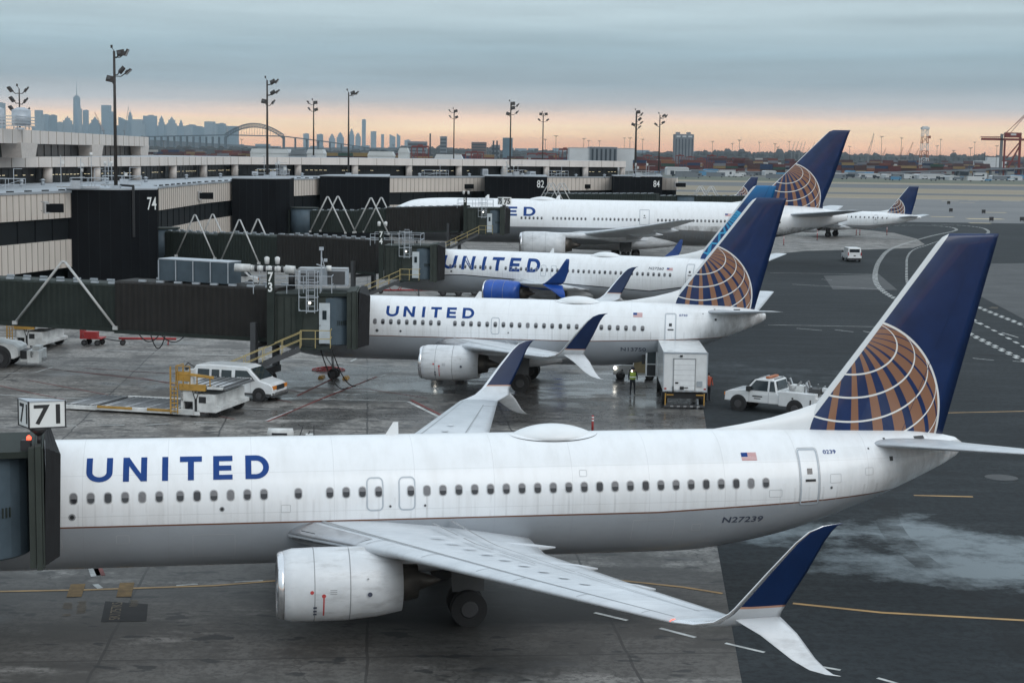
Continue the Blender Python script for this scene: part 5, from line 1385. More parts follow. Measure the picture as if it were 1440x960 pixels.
# bridge at gate 75 (wide-body)
B = rootb(-15, 222, 'long boarding bridge docked to the wide-body airliner, with two boxy numbers on its roof')
a_, b_ = Vector((-29.5, 229)), Vector((-6.5, 217)); d = (b_ - a_).normalized()
wb(tunnel((-35, 232.0), (-31, 229.8), 2.5, 3.3, M['tun_green'], 3.0, 3.0), 'link_corridor', B, B); rotunda(B, a_.x, a_.y, 3.1, 3.4, 1.9)
wb(tunnel(a_ + d * 1.7, a_ + d * 10, 2.2, 3.0, M['tun_green'], 3.3, 3.5), 'inner_tunnel', B, B)
wb(tunnel(a_ + d * 9.8, a_ + d * 14.5, 2.4, 3.2, M['tun_green'], 3.5, 3.7), 'middle_tunnel', B, B)
wb(tunnel(a_ + d * 14.3, b_, 2.7, 3.4, M['tun_brown'], 3.65, 4.2), 'outer_tunnel', B, B)
cab(B, -.55, 213.2, 4.1, 3.45, .0, depth=4.5, stairlen=7.5, pillar='75'[1:] )
bogie(B, -8, 217.8, 4.0, math.atan2(d.y, d.x))
aframe(B, at(468, 300, 223.5).to_2d(), 2.9, 8.3, 3.5, d, 1.25, r=.1); aframe(B, at(529, 300, 220.5).to_2d(), 2.8, 8.3, 3.6, d, 1.3, r=.1)
pn = at(710, 284, 213.8)
S_ = empty('gate_number_sign', (pn.x, pn.y, 7.6), label='white box sign reading 75 above the wide-body nose bridge', cat='sign')
bd = MB(M['sign_white']).prism([(-.95, .2), (-.3, -.5), (.85, -.2)], .25, 1.25, plane='xy').build('sign_face', S_)
for a, b in (((-.95, .2), (-.3, -.5)), ((-.3, -.5), (.85, -.2))):
    a, b = Vector(a), Vector(b); dd = (b - a); L = dd.length; dd /= L; n = Vector((dd.y, -dd.x)); mb = MB(M['black']); v, f = text_verts('75', .7, 1, .04); w = max(p[0] for p in v); kk = L * .75 / w
    mb.add([(a.x + dd.x * (L * .12 + p[0] * kk) + n.x * .02, a.y + dd.y * (L * .12 + p[0] * kk) + n.y * .02, .4 + p[1]) for p in v], f, M['black']); mb.build('number', bd)
MB(M['black']).cyl((-.1, -.1, .25), (-.1, -.1, -.1), .3, .08, n=10).build('funnel', S_)

# far bridges seen over the wide-body
def far_bridge(u0, u1, Y, y_t, label, frames, drum):
    a, b = at(u0, y_t, Y), at(u1, y_t, Y - 6); B = rootb((a.x + b.x) / 2, (a.y + b.y) / 2, label)
    wb(tunnel((a.x, a.y), (b.x, b.y), 2.6, 3.2, M['tun_green'], a.z - 3.2, b.z - 3.2), 'outer_tunnel', B, B)
    p = at(drum, y_t, Y - 1.5); rotunda(B, p.x, p.y - 1.3, a.z - 3.2, 3.35, 2.0)
    dd = (b - a).to_2d().normalized()
    for f in frames: p = at(f, y_t, Y - 3); aframe(B, p.to_2d(), 2.4, a.z + 1.9, a.z - 2, dd, 1.2, r=.09)
    bogie(B, b.x - 3, b.y + .3, a.z - 3.2)
far_bridge(890, 1060, 300, 275, 'dark boarding bridge far behind the wide-body, below gate number 84', (985, 1000), 965)
far_bridge(765, 925, 292, 272, 'dark boarding bridge behind the wide-body, below gate number 82', (775, 790), 905)
# ------------------------------------------------------------------ vehicles and ground equipment
M['carwhite'] = MT('car_white', (.70, .72, .73), .25, 0, .5); M['carwhite'].b.inputs['Coat Weight'].default_value = .4
_n = M['carwhite'].noise(1.2, 4); M['carwhite'].base(M['carwhite'].ramp(_n, [(.3, (.60, .61, .61)), (.7, (.74, .76, .77))])); M['carwhite'] = M['carwhite'].m
M['tail_red'] = simple('tail_lamp', (.35, .02, .02), .3, 0, 0)
M['amber'] = simple('amber_lamp', (.6, .2, .03), .3, 0, 0)
M['chrome'] = simple('chrome', (.6, .6, .6), .2, .9, 0)
M['vest'] = simple('hi_vis_vest', (.25, .33, .05), .7, 0, .2, 6)
M['navycloth'] = simple('dark_workwear', (.016, .018, .025), .9, 0, .3, 6)
M['skin'] = simple('skin', (.42, .25, .18), .6, 0, .1, 8)
M['orangecloth'] = simple('orange_jacket', (.33, .07, .04), .8, 0, .2, 6)
M['tan'] = simple('tan_body', (.42, .34, .2), .6, 0, .3)
M['roller'] = simple('roller_steel', (.24, .25, .26), .45, .5, .3, 4)

def wheel(parent, x, y, r, w=.22, side=-1):
    mb = MB(M['rubber']).cyl((x, y - w / 2, r), (x, y + w / 2, r), r, n=22)
    for s in (-1, 1): mb.cyl((x, y + s * w / 2, r), (x, y + s * (w / 2 + .015), r), r * .55, r * .48, n=16, m=M['hub'])
    return mb.build('wheel', parent)
def shell(prof, hw, zs, narrow, m, mname='body', parent=None, bevel=.05):
    """car body: side profile (x,z) extruded, narrowing above zs"""
    zt = max(p[1] for p in prof); f = lambda a, b: 1 if b <= zs else 1 - narrow * (b - zs) / (zt - zs)
    return MB(m).prism(prof, -hw, hw, top=f).build(mname, parent, bevel=bevel)

def van(name, loc, rz, label):
    R = empty(name, loc, rz, label=label, cat='van')
    L = 5.7; hw = .98
    prof = [(0, .45), (.02, 1.0), (.08, 1.75), (.3, 2.08), (1.2, 2.15), (3.6, 2.12), (3.95, 2.02), (4.75, 1.30), (5.35, 1.14), (5.6, 1.0), (5.68, .75), (5.66, .42), (4.95, .38), (3.9, .38), (1.6, .38), (.6, .38)]
    shell(prof, hw, 1.15, .14, M['carwhite'], parent=R, bevel=.06)
    zf = lambda z: hw * (1 - .14 * max(0, z - 1.15) / 1.0)
    for s in (-1, 1):
        for (x0, x1) in ((.45, 1.25), (1.42, 1.95), (2.1, 2.8)):
            mb = MB(M['glass']); mb.add([(x0, s * (zf(1.3) + .012), 1.3), (x1, s * (zf(1.3) + .012), 1.3), (x1, s * (zf(1.85) + .012), 1.85), (x0, s * (zf(1.85) + .012), 1.85)], [(0, 1, 2, 3)]); mb.build('side_window', R)
        MB(M['glass']).add([(3.05, s * (zf(1.28) + .012), 1.28), (4.45, s * (zf(1.28) + .012), 1.28), (3.85, s * (zf(1.88) + .012), 1.88), (3.05, s * (zf(1.88) + .012), 1.88)], [(0, 1, 2, 3)]).build('door_window', R)
        d = MB(M['seam']); 
        for x in (3.0, 4.12, 2.02, 1.34): d.bx(x, x + .015, s * (hw + .001), s * (hw + .006), .5, 1.2)
        d.build('door_gap', R); MB(M['black']).bx(3.1, 3.25, s * (hw + .002), s * (hw + .03), 1.12, 1.16).build('handle', R)
        MB(M['black']).bx(4.05, 4.25, s * (hw + .02), s * (hw + .28), 1.3, 1.55).build('mirror', R)
        MB(M['darkgrey']).bx(.1, 5.55, s * (hw - .05), s * (hw + .012), .38, .52).build('sill', R)
        MB(M['amber']).bx(5.5, 5.69, s * .72 - .2, s * .72 + .22, .78, 1.0).build('headlight', R)
        for x in (1.15, 4.72):
            arch = MB(M['black']); arch.cyl((x, s * (hw - .12), .42), (x, s * (hw + .014), .42), .46, n=24); arch.build('wheel_arch', R); wheel(R, x, s * (hw - .08), .37, .24)
    MB(M['glass']).add([(4.68, -.80, 1.34), (4.68, .80, 1.34), (4.02, .76, 1.98), (4.02, -.76, 1.98)], [(0, 1, 2, 3)]).build('windscreen', R).location = (.045, 0, .03)
    MB(M['black']).bx(5.6, 5.72, -.5, .5, .74, 1.0).build('grille', R); MB(M['chrome']).bx(5.55, 5.8, -.97, .97, .45, .62).build('bumper', R, bevel=.03)
    MB(M['darkgrey']).bx(5.5, 5.74, -.95, .95, .3, .45).build('valance', R)
    return R
v_ = G(377, 566) - G(283, 560); ang = math.atan2(v_.y, v_.x); fr = Vector((-14.1, 93.1)); dx = Vector((math.cos(ang), math.sin(ang))); nn = Vector((-dx.y, dx.x))
o_ = fr - dx * 4.95 + nn * .9
V_ = van('passenger_van', (o_.x, o_.y, .025), ang, 'white passenger van with dark side windows, parked behind the yellow cargo loader'); V_.scale = (.93, 1, .94)

# ---- cargo loader
def loader(loc, rz, label, full=True):
    mapx = lambda x: x if x < 4.1 else 4.1 + (x - 4.1) * .55
    R = empty('cargo_loader', loc, rz, label=label, cat='cargo loader')
    # x to the right, y away. main platform over the chassis at the right end
    Lx = 9.0; W = 4.0
    ch = MB(M['dirtywhite']).bx(4.1, Lx - 2.0, 0, .12, .12, .5).bx(4.1, Lx - 2.0, W - .12, W, .12, .5); ch.bx(Lx - 2.6, Lx - .3, 0, W, .35, 1.5); ch.bx(4.2, 4.5, 0, W, .2, .5).build('chassis', R, bevel=.03)
    eng = MB(M['dirtywhite']).prism([(Lx - .3, .35), (Lx + .25, .5), (Lx + .25, .72), (Lx - .3, .8)], 0, W).bx(Lx - .31, Lx - .27, 0, W, .8, 1.5).build('end_skirt', R)
    b = MB(M['dirtywhite']).bx(5.0, Lx - 2.55, .02, .2, 1.0, 1.85).bx(5.0, 5.25, .02, .3, .3, 1.9).bx(Lx - 2.7, Lx - 2.55, .0, .3, .2, 1.9); b.build('side_panel', R)
    MB(M['black']).bx(5.2, Lx - 2.7, .25, .3, .25, 1.0).build('wheel_bay', R)
    for x in (6.1,): wheel(R, x, .4, .42, .3)
    wheel(R, 6.1, W - .3, .42, .3); wheel(R, 8.3, .45, .36, .3); wheel(R, 8.3, W - .45, .36, .3)
    p = MB(M['roller']).bx(5.1, Lx + .8, .1, W - .1, 1.82, 1.95)
    for i in range(16): x = 5.3 + i * .28; p.cyl((x, .25, 1.98), (x, W - .25, 1.98), .07, n=8, m=M['steel'] if i % 3 else M['darkgrey'])
    p.build('upper_deck', R)
    MB(M['yellow']).bx(4.9, 7.7, -.08, .06, 1.72, 2.12).build('deck_skirt', R); MB(M['dirtywhite']).bx(7.9, Lx + .5, -.1, .06, 1.86, 2.0).bx(7.9, Lx + .5, W - .1, W + .05, 1.86, 2.0).build('deck_guide', R)
    g = MB(M['black']).bx(Lx - 2.05, Lx - 1.3, -.02, .03, .95, 1.35).bx(Lx - 2.5, Lx - 2.25, -.02, .03, .4, 1.2).build('control_cover', R)
    h = MB(M['cable']); pr = Vector((Lx - 2.7, -.03, 1.75)); 
    for i in range(1, 7): c = Vector((Lx - 2.7 + i * .11, -.03, 1.75 - .6 * math.sin(PI * i / 6))); h.cyl(pr, c, .035, n=6); pr = c
    h.build('hose', R)
    # operator station
    y = MB(M['yellow']).bx(4.6, 6.0, -.05, .02, 2.3, 2.9)
    for x in (4.55, 5.3, 6.05): y.bar((x, -.05, 1.9), (x, -.05, 3.25), .06)
    for z in (2.75, 3.25): y.bar((4.55, -.05, z), (6.05, -.05, z), .05).bar((4.55, -.05, z), (4.55, .9, z), .05)
    y.bar((4.55, .9, 1.9), (4.55, .9, 3.25), .06).bar((6.05, -.05, 2.75), (8.3, .3, 2.55), .1, .16).bar((6.6, .2, 1.9), (6.6, .2, 2.7), .08).bar((7.9, .3, 1.9), (7.9, .3, 2.6), .08); y.build('guard_rail', R)
    MB(M['dirtywhite']).bx(5.75, 6.25, .0, .5, 1.9, 3.05).bx(5.4, 5.75, .1, .5, 2.2, 2.95).build('control_console', R, bevel=.03); MB(M['black']).bar((5.2, .3, 3.2), (5.7, .2, 3.45), .05).bar((5.7, .2, 3.45), (6.2, .4, 3.15), .05).box((5.5, .3, 3.05), (.3, .2, .15)).build('control_levers', R)
    l = MB(M['yellow']).bar((4.05, -.1, .2), (4.05, -.1, 3.2), .07).bar((4.75, -.1, .2), (4.75, -.1, 3.2), .07)
    for i in range(8): l.bar((4.05, -.1, .35 + i * .26), (4.75, -.1, .35 + i * .26), .05)
    l.bar((4.05, .35, .2), (4.05, .35, 1.8), .05).build('ladder', R)
    # long low bridge deck
    d = MB(M['dirtywhite']).bx(-.5, 4.2, .0, .14, .14, .42).bx(-.5, 4.2, W - .14, W, .14, .42).build('lower_deck_rail', R, bevel=.02)
    MB(M['yellow']).bx(-.4, 1.7, -.03, .0, .28, .44).bx(2.6, 4.0, -.03, .0, .28, .44).build('deck_edge_stripe', R)
    d = MB(M['darkgrey']).bx(-.45, 4.2, .14, W - .14, .2, .3)
    for i in range(18): x = -.3 + i * .24; d.cyl((x, .2, .36), (x + .25, W - .2, .36), .05, n=8, m=M['steel'] if i % 5 == 1 else M['roller'])
    d.build('lower_deck', R)
    if full:
        d = MB(M['darkgrey']).bx(-2.6, -.6, .25, W + .1, .2, .3); d.bx(-2.6, -.5, .1, .24, .1, .34, M['dirtywhite'])
        for i in range(8): x = -2.45 + i * .24; d.cyl((x, .3, .36), (x + .25, W, .36), .05, n=8, m=M['steel'] if i % 5 == 1 else M['roller'])
        d.build('tail_deck', R)
    for o in R.children:
        if o.name.startswith('wheel') and not o.name.startswith('wheel_bay'):
            cx = sum(v.co.x for v in o.data.vertices) / len(o.data.vertices); o.location.x = mapx(cx) - cx
        else:
            for v in o.data.vertices: v.co.x = mapx(v.co.x)
    R.scale = (1, 1, .86)
    return R
g0 = G(200, 584); g1 = G(308, 590); an = math.atan2(g1.y - g0.y, g1.x - g0.x)
g1 = G(303, 589)
loader((g1.x - 6.63 * math.cos(an), g1.y - 6.63 * math.sin(an), .025), an, 'white and yellow cargo loader with long low roller deck, in front of the passenger van')
loader((-40.4, 116.6, .025), -.12, 'partly hidden white cargo loader behind the tow truck, under the boarding bridge', False)
rc = empty('baggage_cart', (-31.9, 118.8, .025), -.1, label='red baggage cart end beside the hidden cargo loader, below the boarding bridge', cat='cart')
MB(M['red']).bx(0, 1.6, 0, 1.2, .5, .6).bx(0, .06, 0, 1.2, .6, 1.25).bx(.3, 1.3, .05, .5, .6, 1.05).build('tray', rc, bevel=.02); MB(M['darkgrey']).bar((1.6, .6, .5), (2.9, .6, .35), .08).build('tow_bar', rc)
for x in (.3, 1.3):
    for y in (.1, 1.1): wheel(rc, x, y, .22, .12)
rb = empty('tow_bar', (-29.2, 119.5, .025), .15, label='long red tow bar on the ground beyond the red baggage cart', cat='tow bar')
MB(M['red']).cyl((0, 0, .5), (4.2, 0, .45), .09, n=8).bar((.3, 0, .5), (.3, 0, .1), .1).bar((3.6, .3, .1), (3.6, -.3, .1), .08).bar((3.6, 0, .1), (3.6, 0, .45), .08).build('bar', rb); wheel(rb, .3, .2, .2, .1); wheel(rb, .3, -.2, .2, .1)

# ---- tow truck at the left edge
R = empty('tow_truck', (-37.6, 107.2, .025), .02, label='big white tow truck with dark windscreen, cut by the left picture edge', cat='tow truck')
shell([(-1.5, .7), (-1.5, 1.5), (.6, 1.5), (.9, 2.55), (2.2, 2.6), (2.4, 2.5), (3.0, 1.78), (4.6, 1.55), (4.95, 1.35), (5.0, .75), (4.7, .6), (2.9, .6)], 1.15, 1.6, .12, M['dirtywhite'], parent=R, bevel=.05)
MB(M['glass']).add([(2.52, -.98, 1.86), (2.52, .98, 1.86), (2.98, 1.02, 1.8), (2.98, -1.02, 1.8)], [(0, 1, 2, 3)]).add([(2.36, -.95, 2.48), (2.36, .95, 2.48), (2.98, 1.03, 1.83), (2.98, -1.03, 1.83)], [(0, 1, 2, 3)]).build('windscreen', R).location = (.04, 0, .02)
for s in (-1, 1):
    MB(M['glass']).add([(1.1, s * 1.165, 1.7), (2.7, s * 1.165, 1.7), (2.2, s * 1.06, 2.42), (1.15, s * 1.06, 2.42)], [(0, 1, 2, 3)]).build('side_window', R)
    MB(M['black']).cyl((3.75, s * 1.0, .72), (3.75, s * 1.17, .72), .78, n=22).build('wheel_arch', R); wheel(R, 3.75, s * 1.05, .62, .4); wheel(R, -.3, s * 1.05, .62, .4)
MB(M['dirtywhite']).bx(5.0, 5.5, -.9, .9, .35, .55).bx(5.5, 6.3, -1.0, 1.0, .3, 1.15).bx(5.75, 6.2, -.55, .55, 1.15, 1.4).build('front_bumper', R, bevel=.05); MB(M['black']).bx(5.0, 5.5, -.7, .7, .55, 1.1).build('winch', R); MB(M['steel']).bx(6.3, 6.5, -.25, .25, .4, .6).build('tow_hook', R)
MB(M['amber']).cyl((1.5, 0, 2.6), (1.5, 0, 2.8), .1, n=10).build('beacon', R); MB(M['dirtywhite']).bx(5.75, 5.95, -1.0, -.9, .7, 1.1, M['black']).build('vent', R)

# ---- box truck seen from behind
R = empty('box_truck', (8.78, 93.0, .025), -.035, label='tall white box truck seen from behind, beside the second airliner', cat='box truck')
MB(M['carwhite']).bx(0, 2.55, 0, 6.4, .98, 3.28).build('box_body', R, bevel=.04)
f = MB(M['galv']); f.bx(-.01, 2.56, -.03, .0, .98, 1.06).bx(-.01, 2.56, -.03, 0, 3.2, 3.29).bx(-.015, .04, -.02, .0, .98, 3.28).bx(2.51, 2.565, -.02, 0, .98, 3.28); f.build('rear_frame', R)
f = MB(M['white']).bx(.62, 1.82, -.035, -.005, 1.1, 2.88); f.build('roller_door', R); f = MB(M['seam']); f.bx(.57, .62, -.045, -.004, 1.08, 2.93).bx(1.82, 1.87, -.045, -.004, 1.08, 2.93).bx(.57, 1.87, -.045, -.004, 2.88, 2.93); [f.bx(.62, 1.82, -.04, -.036, 1.35 + i * .3, 1.36 + i * .3) for i in range(5)]; f.build('door_frame', R)
MB(M['black']).bx(.98, 1.2, -.1, -.036, 1.12, 1.3).bx(1.2, 1.45, -.08, -.036, 1.22, 1.26).bx(.7, .88, -.05, -.036, 1.45, 1.55).bx(.55, .62, -.1, -.03, .98, 1.3).build('door_latch', R); MB(M['galv']).bx(1.95, 2.27, -.04, -.004, 1.3, 1.62).build('placard', R)
MB(M['black']).bx(.95, 1.1, -.08, -.004, 3.02, 3.12).build('rear_camera', R)
[MB(M['steel']).bx(.15 + i * .38, .4 + i * .38, -.05, -.031, .99, 1.05).build('reflector', R) for i in range(6)]
f = MB(M['black']).bx(.25, 2.3, .25, 6.3, .55, .97); f.build('chassis', R); MB(M['yellow']).bx(.12, .18, -.1, .0, .1, .9).bx(.2, .62, -.1, -.03, .78, .84).bx(2.36, 2.42, -.1, .0, .1, .9).bx(1.92, 2.34, -.1, -.03, .78, .84).build('lift_gate_arm', R)
MB(M['darkgrey']).bx(.1, 2.45, -.12, .3, .1, .2).build('under_ride_bar', R); f = MB(M['steel']); [f.bx(.45 + i * .38, .62 + i * .38, -.125, -.1, .11, .19) for i in range(5)]; f.build('bar_marking', R)
MB(M['tail_red']).bx(.08, .2, -.03, .0, 1.12, 1.2).bx(2.36, 2.48, -.03, 0, 1.12, 1.2).build('tail_lamp', R)
for x in (.18, 2.37):
    for y in (1.4, 6.9): wheel(R, 0, 0, .48, .3).matrix_local = Matrix.Translation((x, y, 0)) @ Matrix.Rotation(PI / 2, 4, 'Z')
MB(M['carwhite']).bx(.25, 2.3, 6.45, 8.2, .8, 2.3).build('cab', R, bevel=.1)
d = MB(M['carwhite']).bx(-.72, .0, 6.6, 6.68, .95, 2.6).build('open_door', R); MB(M['glass']).bx(-.62, -.1, 6.57, 6.598, 1.75, 2.5).build('pane', d); MB(M['black']).bx(-.62, -.1, 6.57, 6.598, 1.0, 1.68).build('door_lining', d)
MB(M['black']).bx(-.95, -.75, 6.7, 6.8, 1.7, 2.3).build('mirror', R)

# ---- pickup
fw, rw = Vector((12.93, 92.7)), Vector((16.1, 90.8)); d = (fw - rw).normalized(); an = math.atan2(d.y, d.x); o_ = rw - d * 1.2 - Vector((-d.y, d.x)) * .95 * 1
o_ = rw - d * 1.3 + Vector((d.y, -d.x)) * .95
R = empty('pickup_truck', (o_.x, o_.y, .025), an, label='white service pickup truck with orange light bar, right of the box truck', cat='pickup truck')
shell([(0, .55), (0, 1.12), (2.35, 1.12), (2.45, 1.3), (2.6, 1.9), (2.8, 1.95), (3.6, 1.95), (3.85, 1.88), (4.35, 1.28), (5.3, 1.18), (5.6, 1.05), (5.65, .55)], 1.0, 1.15, .14, M['carwhite'], parent=R, bevel=.05)
MB(M['carwhite']).bx(.1, 2.3, -1.05, -.6, .5, 1.35).bx(.1, 2.3, .6, 1.05, .5, 1.35).build('tool_locker', R, bevel=.04)
for s in (-1, 1):
    MB(M['glass']).add([(3.0, s * 1.005, 1.27), (4.2, s * 1.005, 1.27), (3.75, s * .88, 1.84), (3.0, s * .88, 1.84)], [(0, 1, 2, 3)]).build('side_window', R); MB(M['glass']).add([(2.5, s * 1.005, 1.27), (2.88, s * 1.005, 1.27), (2.88, s * .88, 1.84), (2.66, s * .88, 1.84)], [(0, 1, 2, 3)]).build('side_window', R)
    MB(M['black']).bx(4.0, 4.2, s * 1.03, s * 1.28, 1.22, 1.5).build('mirror', R); MB(M['amber']).bx(5.5, 5.66, s * .8 - .15, s * .8 + .17, .85, 1.02).build('headlight', R)
    MB(M['seam']).bx(2.92, 2.94, s * 1.001, s * 1.008, .6, 1.2).bx(4.1, 4.12, s * 1.001, s * 1.008, .6, 1.2).build('door_gap', R); MB(M['black']).bx(3.3, 3.9, s * 1.0, s * 1.01, .9, .97).bx(3.4, 3.8, s * 1.0, s * 1.01, .78, .83).build('door_lettering', R)
    MB(M['black']).bx(.35, .42, s * 1.05, s * 1.07, .7, 1.0).bx(1.4, 1.5, s * 1.05, s * 1.07, .95, 1.05).build('locker_latch', R)
    for x in (1.3, 4.75): MB(M['black']).cyl((x, s * .92, .45), (x, s * 1.056, .45), .5, n=22).build('wheel_arch', R); wheel(R, x, s * .95, .41, .26)
MB(M['glass']).add([(4.3, -.82, 1.36), (4.3, .82, 1.36), (3.9, .78, 1.86), (3.9, -.78, 1.86)], [(0, 1, 2, 3)]).build('windscreen', R).location = (.06, 0, .02); MB(M['glass']).add([(2.48, -.8, 1.35), (2.48, .8, 1.35), (2.6, .76, 1.85), (2.6, -.76, 1.85)], [(0, 1, 2, 3)]).build('rear_window', R).location = (-.03, 0, 0)
MB(M['orange']).bx(3.0, 3.25, -.7, .7, 1.96, 2.07).build('light_bar', R, bevel=.03); MB(M['steel']).bar((2.7, -.7, 1.97), (2.7, .7, 1.97), .05).bar((3.6, -.7, 1.97), (3.6, .7, 1.97), .05).build('roof_rack', R)
e = MB(M['steel']); rr = random.Random(2)
for i in range(14): a = Vector((rr.uniform(-.3, 2.0), rr.uniform(-.5, .5), 1.15)); e.bar(a, a + Vector((rr.uniform(-.7, .5), rr.uniform(-.3, .3), rr.uniform(.2, .85))), rr.uniform(.05, .12))
e.box((1.5, 0, 1.45), (.9, .7, .4), M['dirtywhite']).box((.4, .1, 1.4), (.6, .8, .35), M['darkgrey']); e.build('hoist_gear', R)
MB(M['white']).box((-.5, 0, 1.25), (.9, .4, .22), ry=.5).box((-.2, 0, 1.5), (.5, .3, .2)).bar((-.9, 0, .6), (-.2, 0, 1.5), .1).build('lifting_boom', R)
MB(M['black']).bx(-.1, .05, -.95, .95, .45, .65).build('bumper', R)

# ---- small van far out on the taxi lane
R = empty('small_van', (48.3, 229.2, .025), 0.0, label='small white van seen from behind, alone on the dark taxi lane', cat='van')
shell([(0, .4), (.1, 1.2), (.25, 1.95), (.5, 2.0), (3.0, 1.98), (3.6, 1.4), (4.5, 1.1), (4.6, .4)], .98, 1.1, .1, M['carwhite'], parent=R, bevel=.08).rotation_euler.z = PI / 2
MB(M['glass']).bx(-.7, .7, .1, .16, 1.35, 1.8).build('rear_window', R); MB(M['black']).bx(-.95, .95, -.06, .1, .3, .55).build('bumper', R)
for s in (-1, 1):
    MB(M['tail_red']).bx(s * .9 - .06, s * .9 + .06, .0, .1, .9, 1.35).build('tail_lamp', R); MB(M['black']).bx(s * 1.0, s * 1.25, 3.0, 3.1, 1.2, 1.4).build('mirror', R)
    for y in (.9, 3.7): wheel(R, 0, 0, .33, .22).matrix_local = Matrix.Translation((s * .87, y, 0)) @ Matrix.Rotation(PI / 2, 4, 'Z')
MB(M['black']).bx(-.15, .15, .04, .07, .8, .95).build('plate', R)

# ---- belt loader with headlamp under the second airliner
R = empty('belt_loader', (6.6, 104.6, .025), -.05, label='low white and tan belt loader with lit headlamp, under the second airliner', cat='belt loader')
MB(M['dirtywhite']).prism([(0, .35), (.05, .9), (.5, 1.0), (2.9, 1.0), (2.9, .35)], 0, 1.7).build('body', R, bevel=.05); MB(M['tan']).bx(1.35, 2.2, -.02, .4, .5, 1.25).build('side_panel', R); MB(M['black']).bx(.4, 1.3, .2, 1.5, 1.0, 1.35).build('seat', R)
MB(M['lamp_w']).cyl((.12, -.06, .8), (.12, -.01, .8), .10, n=12).build('headlamp', R); MB(M['black']).cyl((.6, -.03, .65), (.6, -.01, .65), .06, n=8).cyl((1.1, -.03, .65), (1.1, -.01, .65), .06, n=8).build('reflector', R)
c = MB(M['dirtywhite']); c.bar((1.0, 1.1, .9), (5.2, 2.6, 2.0), .15, .25).bar((1.0, 1.9, .9), (5.2, 3.4, 2.0), .15, .25).build('conveyor_frame', R); MB(M['black']).add([(1.0, 1.15, 1.05), (5.2, 2.65, 2.15), (5.2, 3.35, 2.15), (1.0, 1.85, 1.05)], [(0, 1, 2, 3)]).build('belt', R)
for x in (.5, 2.4):
    for y in (.1, 1.6): wheel(R, x, y, .3, .2)
# small tug nose at the engine of the second airliner
R = empty('baggage_tractor', (-5.3, 105.3, .025), .0, label='small tractor with one lit lamp, under the front of the second airliner', cat='tractor')
MB(M['dirtywhite']).bx(0, 2.4, 0, 1.3, .35, 1.0).build('body', R, bevel=.06); MB(M['black']).bx(.8, 1.6, .2, 1.1, 1.0, 1.4).build('seat', R); MB(M['lamp_w']).cyl((.3, -.05, .85), (.3, -.01, .85), .07, n=10).build('headlamp', R)
for x in (.5, 1.9):
    for y in (.0, 1.3): wheel(R, x, y, .32, .2)
def tractor(x, y, rz, label, m):
    R = empty('baggage_tractor', (x, y, .025), rz, label=label, cat='tractor')
    MB(m).prism([(0, .35), (0, 1.0), (1.2, 1.05), (1.3, .8), (2.6, .8), (2.6, .35)], 0, 1.5).build('body', R, bevel=.05); MB(M['black']).bx(.5, 1.1, .3, 1.2, 1.0, 1.5).build('seat', R); MB(M['steel']).bar((1.5, .75, .8), (1.3, .75, 1.3), .04).build('steering_column', R)
    for xx in (.5, 2.1):
        for yy in (.0, 1.5): wheel(R, xx, yy, .33, .22)
tractor(-7.6, 164.5, .1, 'dark baggage tractor beside the nose wheel of the third airliner', M['black'])
tractor(-4.4, 165.5, .1, 'second dark baggage tractor, right of the nose wheel of the third airliner', M['darkgrey'])
tractor(-3.5, 214.0, .1, 'dark tractor under the nose of the wide-body airliner', M['darkgrey'])
rb2 = empty('tow_bar', (-14.2, 166.6, .025), .0, label='red tow bar with wheels lying before the nose of the third airliner', cat='tow bar')
MB(M['red']).cyl((0, 0, .35), (6.0, 0, .45), .09, n=8).bar((2.6, 0, .4), (3.4, .2, 2.2), .07).bar((5.0, 0, .4), (4.2, .1, 1.9), .06).build('bar', rb2)
w_ = MB(M['red']); 
for i in range(16): a, b = 2 * PI * i / 16, 2 * PI * (i + 1) / 16; w_.bar((2.0 + .6 * math.cos(a), -.1, .95 + .6 * math.sin(a)), (2.0 + .6 * math.cos(b), -.1, .95 + .6 * math.sin(b)), .06)
w_.build('hose_reel', rb2); wheel(rb2, .6, 0, .25, .12)

# ---- white tank trailer just beyond the nearest airliner
R = empty('tank_trailer', tuple(G(376, 627) + Vector((0, 0, .025))), .03, label='small white tank trailer with levers, half hidden by the roof of the nearest airliner', cat='trailer')
MB(M['dirtywhite']).revolve([(0, .1), (.05, .26), (1.25, .26), (1.3, .1)], (0, 0, .62), 18, M['dirtywhite']).build('tank', R); MB(M['navycloth']).bx(.25, 1.0, -.275, -.262, .58, .68).build('stencil', R); MB(M['darkgrey']).bx(-.05, 2.2, -.3, .3, .28, .36).build('frame', R)
MB(M['darkgrey']).bar((1.55, 0, .36), (1.75, 0, .95), .05).bar((1.75, 0, .95), (1.5, 0, 1.1), .05).bar((2.3, 0, .3), (2.3, 0, 1.05), .05).bar((1.9, .0, .36), (2.1, 0, .75), .06).build('lever', R); MB(M['dirtywhite']).bx(1.9, 2.25, -.2, .2, .36, .6).build('pump', R)
for x in (.3, 1.8):
    for y in (-.4, .4): wheel(R, x, y, .2, .1)

